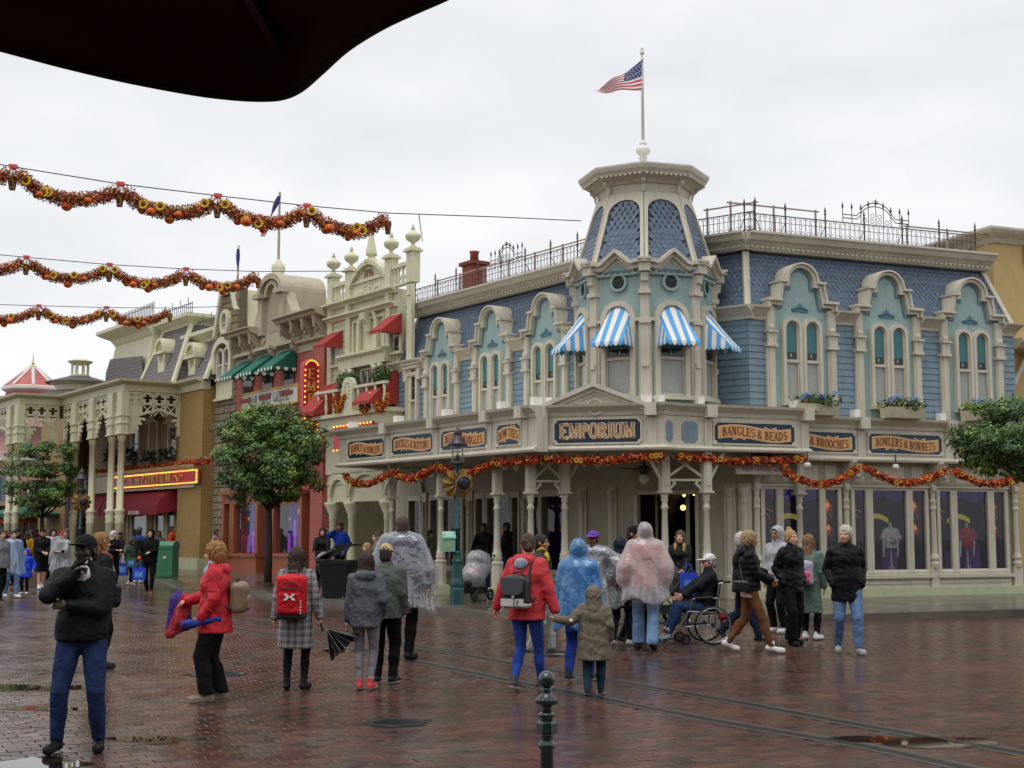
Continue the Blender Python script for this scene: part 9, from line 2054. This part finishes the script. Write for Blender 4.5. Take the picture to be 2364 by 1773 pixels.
p15 = person(gp(1492,1502),1.83,176,'person in a white see-through poncho, coral sweater and flared pale jeans, walking away','pale',dict(m=cloth('coral sweater','#c4645c'),t=.022,hem=.86,sl=.9),dict(m=LJEAN,bag=1.2,flare=1.5),('#1a1614','#1a1614'),('short','#3a2a20'),arms=((.26,.1,.95),(-.28,.06,.93)),leg=((.08,-.22,.13),(-.1,.14,.085)),poncho=dict(m=F_PNK,hem=.68,r=.31,sr=.13,sl=.1),w=1.08,h=.0175)
pv_ = p15['J']['pv']; pv_ = pv_[(np.abs(pv_[:,0] - .02) < .07) & (np.abs(pv_[:,2] - 1.27) < .05)]
bfont('Disney',BF(p15,np.array([.02,0,1.27]),float(pv_[:,1].min()) + .012),0,0,.045,.02,p15['root'],M('print grey','#4a4444',.6,0),.13,'poncho_print')
p16 = person(gp(1573,1436,.02),1.70,-8,'woman with long dark to blonde hair in a black coat behind the grey pushchair','pale',dict(m=BLK,t=.032,hem=.58),dict(m=BPANT),('#dcdcda','#e4e4e0'),('long','#5d442f'),arms=((.18,.25,1.02),(-.05,.3,1.0)),female=True,head=(-10,6),grip=(.8,.8))
with part('blonde_lengths',M('hair #b08d58','#b08d58',.55,.3,60,bump=.6,bscale=160),p16['root'],True) as b:
 for sg in (-1,1): b.tube([p16['pt'](p16['HV']([(sg*.085,.05,z)])[0]) for z in (-.12,-.22,-.32,-.40)],.034,8,.018)
p19 = person(gp(1733,1508),1.72,84,'blonde woman in a short black puffer jacket and brown trousers, walking right','tan',dict(m=PUF,t=.036,hem=.90,puff=.007),dict(m=cloth('brown trousers','#70492e',.8),t=.012),('#e2dedb','#eceae6'),('messy','#a98f62'),arms=((.07,.30,1.06),(-.05,.3,1.02)),leg=((.08,.30,.085),(-.08,-.32,.15)),female=True,hood='down',grip=(.6,.6),h=.0165,headh=.0075)
g = Grid((-.3,-.3,.68),(.3,.3,.98),.016); g.cap((0,0,.92),(0,0,.78),.148,.152,.03,(1.16,.86)); g.noise(.006,28,3); g.zcut(.80); mesh_grid(p19,g,'shirt_tail',cloth('peach check shirt','#cbb2a2'),p19['root'])
g = Grid((.0,-.35,.8),(.4,.1,1.2),.014); g.rbox((.2,-.13,.97),(.05,.12,.085),.04); g.noise(.004,40,3); t = thing('shoulder_bag','black leather bag at the hip of the blonde woman in the puffer jacket','bag',p19['pt']((.2,-.13,.9))); mesh_grid(p19,g,'bag',M('black leather','#1c1d22',.35,.1),t)
with part('strap',M('black leather'),t) as b: b.tube([p19['pt'](q) for q in ((.2,-.1,1.03),(.1,-.14,1.25),(-.05,-.1,1.46),(-.1,.08,1.4),(.15,.16,1.05))],.01,5)
p20 = person(gp(1716,1484),1.70,82,'white haired person in black with a purple scarf behind the blonde woman','pale',dict(m=BLK,t=.034,hem=.8),dict(m=cloth('dark blue trousers','#232c44'),bag=1.1),('#1c1c22','#8a8a8e'),('grey','#cfcac2'),scarf=cloth('violet pattern scarf','#5b3a80'),arms=((.16,.36,1.12),(-.1,.34,1.1)),leg=((.08,.25,.085),(-.08,-.34,.18)))
p21 = person(gp(1830,1490),1.74,28,'young woman with a blonde bun in a black padded jacket and wide black trousers','pale',dict(m=PUF,t=.036,hem=.80,puff=.005,q=.11),dict(m=BPANT,bag=1.25,flare=1.6),('#121214','#121214'),('bun','#b3905c'),arms='pockets',leg=((.09,.08,.085),(-.09,-.1,.085)),head=(10,2),collar=PUF,female=True,h=.0165,headh=.0075)
p22 = person(gp(1800,1462),1.80,-48,'bearded man with a light grey hood up behind the woman with the bun','tan',dict(m=cloth('grey marl hoodie','#aeb0b4'),t=.034,hem=.85),dict(m=BPANT,bag=1.1),('#cfcfcd','#e0e0dc'),('short','#1a130f'),hood=cloth('grey marl hoodie'),glasses=True)
p23 = person(gp(1872,1478),1.66,150,'person in a green coat behind the woman with the bun','pale',dict(m=cloth('sage green coat','#5f7868'),t=.036,hem=.45),dict(m=BPANT),('#e2e2de','#e8e8e4'),('long','#8a6a4a'))
t,c,hf = backpack(p23,'lilac patterned backpack with a pink pocket on the person in the green coat',M('lilac pattern','#b9b0c9',.6,.5,45),(0,-.25,1.12),(.14,.09,.2),M('hot pink pocket','#d8567e',.5,.1),None,M('grey strap2','#77757c',.6,.05))
p24 = person(gp(1958,1510),1.80,-2,'white haired old man in a black padded parka and pale jeans','pale',dict(m=PUF,t=.036,hem=.72,puff=.006,q=.12),dict(m=cloth('washed jeans','#6583ab',.85,bump=.35),bag=1.15),('#9a9da0','#d4d2d0'),('grey','#d2ccbe'),arms='pockets',leg=((.1,-.16,.12),(-.12,.12,.085)),head=(-34,0),hood='down',w=1.06,h=.0165,headh=.0072)
# ---------------- porch and middle distance
KP_ = KZ
person(gp(1117,1364,KP_),1.78,-12,'man in a black jacket standing behind the plastic covered pushchair','brown',dict(m=BLK,t=.034),dict(m=JEAN),('#3a2f2c','#888888'),('short','#15100d'),arms='push',h=.022)
person(gp(1170,1362,KP_),1.80,-95,'man in a black body warmer with blue sleeves leaning in the porch','tan',dict(m=cloth('black blue gilet','#1d2026'),t=.036),dict(m=JEAN),('#333336','#888888'),('short','#1a120e'),hood='down',arms='phone',h=.022,glasses=True)
person(gp(1213,1356,KP_),1.82,10,'dark haired person deep in the porch behind the left X braced posts','tan',dict(m=cloth('charcoal coat','#2a2a30'),t=.03),dict(m=BPANT),('#222226','#222226'),('short','#17110e'),h=.024)
ch_ = person(FLW.p(fuL(1010),KZ,.52),1.25,-25,'child in a pink top sitting on the porch bench with a green pompom','pale',dict(m=cloth('pink top','#c9a0b0'),t=.024,hem=.62),dict(m=BPANT,t=.008),('#6fb2c8','#dddddd'),('short','#221a16'),hat=('cap',cloth('navy cap','#1c2030')),pelvis=.66,leg=((.11,.40,.10),(-.11,.42,.10)),arms=((.15,.35,.72),(-.15,.3,.75)),h=.02,scarf=None,hdk=1.15)
q = ch_['pt']((.16,.42,.74)); t = thing('pompom','green tinsel pompom held by the child on the bench','pompom',q); blooms(q,.1,.1,.1,260,.04,[M('tinsel green','#1fa35a',.5,.15)],(1,),t,4,'tinsel')
person(gp(968,1352,KP_),1.6,95,'person in a grey top bending at the dark side door','pale',dict(m=cloth('grey jumper','#8a8680'),t=.03),dict(m=BPANT),('#222226','#222226'),('short','#2a201a'),lean=.28,h=.024)
person(gp(870,1392),1.68,-75,'woman in a grey coat half hidden behind the man in the clear poncho','pale',dict(m=cloth('stone grey coat','#77756c'),t=.032),dict(m=BPANT),('#222226','#222226'),('short','#4a2f20'),h=.022)
person(gp(846,1396),1.42,-60,'fair haired child beyond the wheeled bin','pale',dict(m=cloth('grey child coat','#6f6d66'),t=.032),dict(m=BPANT),('#222226','#222226'),('short','#b58a5e'),h=.022,hdk=1.12)
person(gp(743,1360,KP_),1.66,2,'woman with long black hair behind a pushchair by the brick pier','pale',dict(m=BLK,t=.034),dict(m=BPANT),('#222226','#222226'),('long','#1f1613'),arms='push',female=True,h=.022)
person(gp(784,1352,KP_),1.82,-30,'man in a royal blue jacket on the phone under the cream arcade','tan',dict(m=cloth('royal blue jacket','#1d47b0',.6),t=.034),dict(m=BPANT),('#222226','#222226'),('short','#2a1c14'),arms=((.1,.12,1.5),(-.22,.06,.95)),poles=((.8,-.2,-.8),(-.4,-1,0)),h=.022)
person(gp(498,1318,KP_),1.66,70,'woman in a pink patterned jacket walking by the stone house','pale',dict(m=M('pink pattern cloth','#b98a92',.8,.5,30),t=.034,hem=.72),dict(m=JEAN),('#1c1c1e','#1c1c1e'),('long','#4a3024'),leg='walkR',female=True,h=.024)
gr_ = person(gp(533,1314,KP_),1.72,8,'person in a bright green hooded jacket by the brick building','tan',dict(m=cloth('bright green jacket','#1f8f34',.6),t=.034),dict(m=BPANT),('#222226','#222226'),('short','#2a1c14'),hood=cloth('bright green jacket'),h=.024)
bh = person(gp(344,1370),1.76,4,'young man in a black hooded top carrying blue shopping bags','pale',dict(m=cloth('black hoodie','#0b0b0e'),t=.034,hem=.82),dict(m=BPANT),('#6a2430','#d8d8d4'),('short','#14100e'),hood=cloth('black hoodie'),arms=((.24,.12,.98),(-.05,.28,1.12)),leg='stepL',h=.02)
def shop_bag(c,w_,h_,d_,col,label,ang=0):
 t = thing('shopping_bag',label,'bag',(c[0],c[1],c[2] - h_),'carried shopping bags'); F = Fr(c[0],c[1],cos(ang),sin(ang)); m = M('bag ' + col,col,.4,.12,8)
 with part('bag',m,t) as b: b.hexa([F.p(-w_/2*.9,c[2] - h_,d_/2),F.p(w_/2*.9,c[2] - h_,d_/2),F.p(w_/2*.9,c[2] - h_,-d_/2),F.p(-w_/2*.9,c[2] - h_,-d_/2),F.p(-w_/2,c[2],d_/2*.7),F.p(w_/2,c[2],d_/2*.7),F.p(w_/2,c[2],-d_/2*.7),F.p(-w_/2,c[2],-d_/2*.7)])
 for s_y in (1,-1):
  with part('handle',m,t) as b: b.tube([F.p(-w_*.25,c[2],s_y*d_*.35),F.p(-w_*.12,c[2] + .14,s_y*d_*.1),F.p(w_*.12,c[2] + .14,s_y*d_*.1),F.p(w_*.25,c[2],s_y*d_*.35)],.008,4)
 with part('print',M('bag pale print','#5f9be0',.5,.3,14),t) as b: b.box(F,-w_*.3,w_*.3,c[2] - h_*.75,c[2] - h_*.3,d_/2,d_/2 + .004)
hb = bh['pt'](bh['J']['wr',0] + np.array([0,.06,-.28])); shop_bag(hb,.36,.34,.12,'#1d46c8','bright blue shopping bag carried by the young man in black')
with part('tinsel_clip',M('orange toy','#e0601c',.5,.1),bh['root'],True) as b: b.ball(bh['pt'](bh['J']['wr',0] + np.array([0,.12,-.02])),.06,8)
# left crowd
person(gp(24,1380),1.72,40,'person in a pale blue checked poncho and light jeans at the left edge','pale',dict(m=cloth('blue fleece','#8aa6c8'),t=.03),dict(m=LJEAN,bag=1.1),('#dcdcda','#e4e4e0'),('short','#2a1c16'),poncho=dict(m=F_LBL,hem=.62,r=.34,hood=False),leg='stepL',h=.022)
person(gp(-4,1392),1.75,60,'person in a grey body warmer cut by the left picture edge','pale',dict(m=cloth('grey gilet','#7d8388'),t=.04,hem=.82),dict(m=BPANT),('#222226','#d8d8d4'),('short','#2a1c16'),leg='stepR',h=.022)
person(gp(36,1352),1.78,12,'man in a black jacket and dark cap behind the checked poncho','pale',dict(m=BLK,t=.034),dict(m=BPANT),('#222226','#222226'),('short','#1c1512'),hat=('cap',cloth('navy cap')),glasses=True,h=.024)
person(gp(57,1372),1.20,-4,'small child in a bright blue hooded raincoat','pale',dict(m=cloth('blue raincoat','#1f49d0',.45),t=.05,hem=.66,flare=1.15),dict(m=BPANT),('#e2e2de','#e8e8e4'),None,hood=cloth('blue raincoat'),arms=((.34,.05,.98),(-.34,.05,.98)),hdk=1.25,w=1.15,h=.018)
person(gp(93,1360),1.78,35,'bearded man in a black jacket, cap and shorts','pale',dict(m=BLK,t=.034),dict(m=BPANT,bag=1.35,short=.5),('#e2e2de','#e8e8e4'),('short','#2a1c16'),hat=('cap',cloth('black cap')),leg='stepR',h=.02,arms='front')
person(gp(118,1354),1.76,30,'person in a clear poncho with a black hood behind the shorts','pale',dict(m=cloth('grey jumper'),t=.03),dict(m=BPANT),('#d8d8d4','#d8d8d4'),('short','#2a1c16'),hood=BLK,poncho=dict(m=F_WHT,hem=.66,r=.34,hood=False),leg='stepL',h=.022)
person(gp(142,1358),1.66,-6,'woman in a milky poncho and red hat looking at her phone','pale',dict(m=BLK,t=.03),dict(m=LJEAN),('#d8d8d4','#d8d8d4'),('short','#2a1c16'),hat=('beanie',cloth('red hat','#c02430')),poncho=dict(m=F_WHT,hem=.55,r=.36,hood=True),arms='phone',female=True,h=.02)
wh = person(ground(222,1545),1.70,130,'woman with long light brown hair and rust scarf behind the man in the cap','pale',dict(m=BLK,t=.036,hem=.8),dict(m=BPANT),('#222226','#222226'),('long','#9a6c42'),scarf=cloth('rust scarf','#8a4a42'),female=True,h=.018)
g = Grid((-.1,-.3,.75),(.5,.3,1.2),.018); g.rbox((.3,0,.95),(.09,.16,.15),.07); g.noise(.006,26,3); t = thing('shoulder_bag','round black bag at the side of the woman behind the man in the cap','bag',wh['pt']((.3,0,.8))); mesh_grid(wh,g,'bag',cloth('black nylon','#1c1c20',.5),t)
with part('strap',cloth('black nylon'),t) as b: b.tube([wh['pt'](q) for q in ((.3,.02,1.1),(.16,.1,1.4),(.0,0,1.48))],.014,5)
person(gp(258,1358),1.70,50,'blonde woman with a white hood looking at a phone','pale',dict(m=BLK,t=.034),dict(m=BPANT),('#d8d8d4','#e0e0dc'),('long','#c2a268'),hood=cloth('white fleece hood','#c9ccd6'),arms='phone',female=True,h=.022)
pk = person(gp(300,1352),1.45,150,'child with a colourful toy bag beside the litter bin','pale',dict(m=cloth('dark green coat','#26382e'),t=.034),dict(m=BPANT),('#d8d8d4','#e0e0dc'),('short','#3a281c'),leg='stepL',h=.024,hdk=1.1)
shop_bag(pk['pt']((.2,-.15,1.05)),.3,.3,.12,'#2f5a4a','green and tan toy shaped bag beside the child'); shop_bag(pk['pt']((-.35,-.05,.85)),.34,.4,.1,'#2a3fb0','dark blue shopping bag left of the child')
pb = person(gp(318,1346),1.80,170,'man in a blue jacket with a dark backpack, seen from behind','pale',dict(m=cloth('mid blue jacket','#234a8c'),t=.036),dict(m=JEAN),('#d8d8d4','#e0e0dc'),('short','#2a1c16'),hat=('beanie',cloth('grey beanie','#4a4c54')),h=.024)
backpack(pb,'dark backpack on the man in the blue jacket',cloth('black nylon'),(0,-.26,1.18),(.16,.11,.22))
person(gp(394,1316,KP_),1.74,100,'man in an orange red jacket at the shop window behind the litter bin','tan',dict(m=cloth('orange red jacket','#c03a22'),t=.034),dict(m=BPANT),('#222226','#222226'),('short','#1a130f'),h=.026)
CROWD = [(6,50,'#1c1c22','black'),(20,62,'#5a2a3a','maroon'),(48,58,'#3a3f4a','slate'),(70,52,'#c08a2a','mustard yellow'),(80,64,'#6a6f78','grey'),(104,56,'#30384a','dark blue'),(128,66,'#8a2a2e','dark red'),(160,55,'#2a2c30','charcoal'),(176,62,'#7a6a58','tan'),(236,57,'#44505c','steel blue'),(284,54,'#20242c','ink black'),(372,52,'#5a5e50','olive'),(12,70,'#9a9aa2','pale grey'),(62,72,'#2f4a3a','bottle green'),(92,74,'#7a3a5a','plum'),(150,73,'#3f5a86','denim blue'),(196,70,'#4a3a30','brown'),(214,66,'#b8b0a0','cream'),(246,68,'#6a2420','brick red'),(270,63,'#26303a','midnight blue')]
for k,(px,Y,col,nm) in enumerate(CROWD):
 q = ln(px,Y); person((q.x,q.y,0),1.62 + .04*(k*7 % 5),(k*67) % 360,'distant person in a %s coat in the crowd at the far left' % nm,('pale','tan','brown')[k % 3],dict(m=cloth('crowd ' + nm,col),t=.034),dict(m=BPANT if k % 2 else JEAN),('#55555a','#cccccc'),(('short','long')[k % 2],('#2a1c16','#6a4a30','#171310')[k % 3]),leg=('stand','stepL','stepR')[k % 3],h=.034,headh=.014,hat=('cap',cloth('black cap')) if k % 4 == 2 else None,group='distant crowd')
# ================================================================ PUSHCHAIRS, WHEELCHAIR, SHOP DUMMIES
M_ALU = M('wheelchair tube','#9a9ca0',.3,.1,metal=.8); M_TYR = M('rubber tyre','#141414',.6,.05); M_BFAB = M('black seat fabric','#141416',.7,.1); M_GFR = M('pushchair frame','#3a3b3e',.35,.1,metal=.5)
def wheel(c,r,ax,parent,tyre=.02,spokes=12,rim=M_ALU,wd=.02):
 c = Vector(c); ax = Vector(ax).normalized(); e1_ = Vector((0,0,1)); e2_ = ax.cross(e1_).normalized(); n = 28 if r > .2 else 16
 b = MB(); b.tube([c + (e1_*cos(2*pi*k/n) + e2_*sin(2*pi*k/n))*(r - tyre) for k in range(n + 1)],tyre,6); o = b.obj('wheel',M_TYR,parent,True)
 with part('rim',rim,o,True) as b: b.tube([c + (e1_*cos(2*pi*k/n) + e2_*sin(2*pi*k/n))*(r - tyre*2.2) for k in range(n + 1)],tyre*.5,5)
 with part('hub',M_GFR,o) as b: b.lathe(c - ax*wd,[(r*.12,0),(r*.12,2*wd)],10,axis=ax)
 with part('spokes',rim,o) as b: [b.tube([c + ax*(wd*.6*(1 if k % 2 else -1)),c + (e1_*cos(2*pi*k/spokes) + e2_*sin(2*pi*k/spokes))*(r - tyre*2)],.003 if r > .2 else .008,3) for k in range(spokes)]
 return o
# wheelchair facing left
Yw = ground(1640,1489).y; kx = Yw/FPX; bc = Vector(((1640 - CX)*kx,Yw,0)); WC = thing('wheelchair','wheelchair with large spoked wheels carrying the man in the white cap','wheelchair',bc)
dfw = Vector((-.94,-.10,0)).normalized(); dsd = Vector((-dfw.y,dfw.x,0))*-1        # dsd: away from the camera
if dsd.y < 0: dsd = -dsd
def wp(f,s_,z): return bc + dfw*f + dsd*s_ + Vector((0,0,z))
for s_ in (0,.52):
 o = wheel(wp(0,s_,.295),.295,dsd,WC,.016,20)
 with part('push_ring',M_ALU,o,True) as b: b.tube([wp(.26*cos(2*pi*k/28),s_ + (-.04 if s_ == 0 else .04),.295 + .26*sin(2*pi*k/28)) for k in range(29)],.009,5)
for s_ in (.05,.47): wheel(wp(.42,s_,.09),.09,dsd,WC,.018,6,M_GFR)
for s_ in (.06,.46):
 with part('side_frame',M_ALU,WC) as b:
  b.tube([wp(-.05,s_,.3),wp(-.06,s_,.5),wp(-.12,s_,.92),wp(-.24,s_,.95)],.013,6); b.tube([wp(-.06,s_,.48),wp(.38,s_,.5),wp(.45,s_,.36),wp(.62,s_,.12)],.013,6); b.tube([wp(-.05,s_,.3),wp(.4,s_,.27),wp(.42,s_,.12)],.012,6); b.tube([wp(.38,s_,.5),wp(.42,s_,.27)],.012,6); b.tube([wp(-.1,s_,.7),wp(.3,s_,.69),wp(.34,s_,.5)],.012,6)
 with part('armrest',M_BFAB,WC) as b: b.tube([wp(-.02,s_,.71),wp(.26,s_,.7)],.026,6)
 with part('footplate',M_GFR,WC) as b: q = wp(.66,s_,.09); b.abox(q.x - .1,q.x + .06,q.y - .07,q.y + .07,q.z - .008,q.z + .008)
 with part('hand_grip',M_TYR,WC) as b: b.tube([wp(-.18,s_,.945),wp(-.3,s_,.95)],.02,6)
with part('seat',M_BFAB,WC) as b: b.hexa([tuple(wp(-.05,.07,.46)),tuple(wp(.38,.07,.48)),tuple(wp(.38,.45,.48)),tuple(wp(-.05,.45,.46)),tuple(wp(-.05,.07,.51)),tuple(wp(.38,.07,.53)),tuple(wp(.38,.45,.53)),tuple(wp(-.05,.45,.51))])
with part('backrest',M_BFAB,WC) as b: b.hexa([tuple(wp(-.05,.06,.5)),tuple(wp(-.09,.06,.5)),tuple(wp(-.09,.46,.5)),tuple(wp(-.05,.46,.5)),tuple(wp(-.11,.06,.92)),tuple(wp(-.15,.06,.92)),tuple(wp(-.15,.46,.92)),tuple(wp(-.11,.46,.92))])
with part('red_pouch',M('red pouch','#96202a',.6,.15),WC,True) as b: b.ball(wp(-.17,.06,.42),.075,10,.8)
fa = math.degrees(math.atan2(dfw.x,-dfw.y))
p18 = person(wp(.07,.26,0),1.70,fa,'man in a white cap and dark jacket sitting in the wheelchair','pale',dict(m=cloth('dark navy jacket','#1a1c26'),t=.036,hem=.56),dict(m=JEAN,t=.014),('#8a8c92','#c0c0c0'),('short','#9a9490'),hat=('cap',cloth('white cap','#d8d8da')),pelvis=.62,lean=-.10,leg=((.11,.58,.19),(-.11,.58,.19)),arms=((.14,.36,.76),(-.14,.36,.76)),head=(0,-4),glasses=True,w=1.05,h=.017,headh=.008)
# grey pushchair with blue bag
def pushchair(c,f,label,cover=None,fab=M_BFAB,group='pushchairs'):
 c = Vector(c); f = Vector((*f,0)).normalized(); s = Vector((-f.y,f.x,0)); t = thing('pushchair',label,'pushchair',c,group); q = lambda a,b_,z: c + f*a + s*b_ + Vector((0,0,z))
 for a,r_ in ((.38,.1),(-.28,.14)):
  for b_ in (-.22,.22): wheel(q(a,b_,r_),r_,s,t,.03,6,M_GFR)
 for b_ in (-.2,.2):
  with part('side_frame',M_GFR,t) as b: b.tube([q(.38,b_,.12),q(-.1,b_,.62),q(-.52,b_,1.02)],.015,6); b.tube([q(-.28,b_,.14),q(.1,b_,.5),q(.3,b_,.55)],.014,6)
 with part('handlebar',M_TYR,t) as b: b.tube([q(-.52,-.2,1.02),q(-.58,0,1.05),q(-.52,.2,1.02)],.018,6)
 g = Grid((-.6,-.32,.25),(.6,.32,1.15),.022); g.cap((-.22,0,.72),(.12,0,.5),.17,.16,.05,(1,1.1)); g.cap((.12,0,.5),(.34,0,.42),.14,.1,.05,(1,1.2)); g.ell((-.18,0,.86),(.24,.23,.2),.05); g.ell((.16,0,.86),(.24,.18,.17),.05,True); v_,f_ = g.mesh()
 V = np.stack([c.x + v_[:,0]*f.x + v_[:,1]*s.x,c.y + v_[:,0]*f.y + v_[:,1]*s.y,c.z + v_[:,2]],1); mesh_np('seat',V,f_,t,fab,True)
 with part('basket',M_BFAB,t) as b: b.hexa([tuple(q(x,y,z)) for z,k in ((.18,.8),(.32,1)) for x,y in ((-.25*k,-.18),(.28*k,-.18),(.28*k,.18),(-.25*k,.18))])
 if cover:
  g = Grid((-.7,-.4,.2),(.7,.4,1.25),.024); g.cap((-.2,0,.82),(.15,0,.55),.27,.27,.06,(1,1)); g.ell((-.1,0,.95),(.28,.27,.2),.05); g.noise(.012,22,5); v_,f_ = g.mesh(); V = np.stack([c.x + v_[:,0]*f.x + v_[:,1]*s.x,c.y + v_[:,0]*f.y + v_[:,1]*s.y,c.z + v_[:,2]],1); mesh_np('rain_cover',V,f_,t,cover,True)
 return t,q
t,q = pushchair(gp(1530,1438,.02),(-.85,-.45),'dark grey pushchair pushed by the long haired woman',None,M('pushchair grey','#3c3c38',.7,.1))
shop_bag(atY(1590,1322,23.6),.3,.42,.12,'#2440c0','blue shopping bag hanging on the grey pushchair handle')
t,q = pushchair(gp(1098,1388,KZ),(-.5,-.85),'pushchair under a clear plastic rain cover in the porch',F_WHT)
with part('red_blanket',M('red blanket','#c8404a',.8,.1),t,True) as b: b.ball(q(.05,0,.66),.13,10)
t,q = pushchair(gp(756,1372,KZ),(.45,-.85),'pink and grey pushchair of the black haired woman',None,M('pink grey fabric','#9a8a92',.8,.4,9))
q2 = q(.25,-.1,.9); b = MB(); b.ball(q2,.08,10); tag(b.obj('red_ball',M('red toy','#d0202a',.5,.05),None,True),'round red toy on the pink and grey pushchair','toy')
# shop window dummies
def dummy(px,shirt,label,printed=None):
 u = FRW.uv(px,1200,-.55)[0]; base = FRW.p(u,bz0 - .02,-.55); t = thing('shop_dummy',label,'mannequin',base,'dressed shop dummies'); x,y,z = base; Mw = M('dummy white','#cfcac4',.4,.05)
 with part('stand',Mw,t) as b: b.tube([(x,y,z + .02),(x,y,z + .75)],.02,8); [b.tube([(x,y,z + .2),(x + .14*cos(a),y + .14*sin(a),z)],.016,5) for a in (.3,2.4,4.5)]
 g = Grid((-.42,-.25,.35),(.42,.25,1.5),.02); g.cap((0,0,1.1),(0,0,1.2),.05,.05,.02)
 for sg in (-1,1): g.cap((sg*.17,0,1.02),(sg*.22,0,.75),.045,.04,.02); g.cap((sg*.22,0,.75),(sg*.21,.06,.48),.038,.026,.02); g.ell((sg*.21,.08,.42),(.025,.035,.06),.02)
 v_,f_ = g.mesh(); mesh_np('torso',np.stack([x + v_[:,0]*FRW.d[0] - v_[:,1]*-FRW.n[0]*-1,y + v_[:,0]*FRW.d[1] + v_[:,1]*FRW.n[1],z + v_[:,2]],1),f_,t,Mw,True)
 g = Grid((-.42,-.25,.5),(.42,.25,1.3),.018); g.cap((0,0,.62),(0,0,.98),.15,.15,.04,(1.15,.75)); g.cap((-.13,0,1.03),(.13,0,1.03),.06,.06,.05); [g.cap((sg*.17,0,1.02),(sg*.24,0,.86),.07,.075,.03) for sg in (-1,1)]; g.noise(.005,30,2); g.zcut(.6)
 v_,f_ = g.mesh(); mesh_np('shirt',np.stack([x + v_[:,0]*FRW.d[0] + v_[:,1]*FRW.n[0],y + v_[:,0]*FRW.d[1] + v_[:,1]*FRW.n[1],z + v_[:,2]],1),f_,t,shirt,True)
 if printed:
  with part('shirt_print',printed,t) as b: F = FRW.off(w=-.55 + .13); [b.ball(F.p(u + random.uniform(-.08,.08),z + .82 + random.uniform(-.1,.1),0),random.uniform(.015,.04),6) for _ in range(7)]
dummy(2055,cloth('white tee','#d6d2d2',.8),'shop dummy in a white T-shirt behind the middle shop window',M('print mauve','#a878b8',.6,.2)); dummy(2231,cloth('red tee','#b8283c',.8),'shop dummy in a red top behind the right shop window')
print('script done')
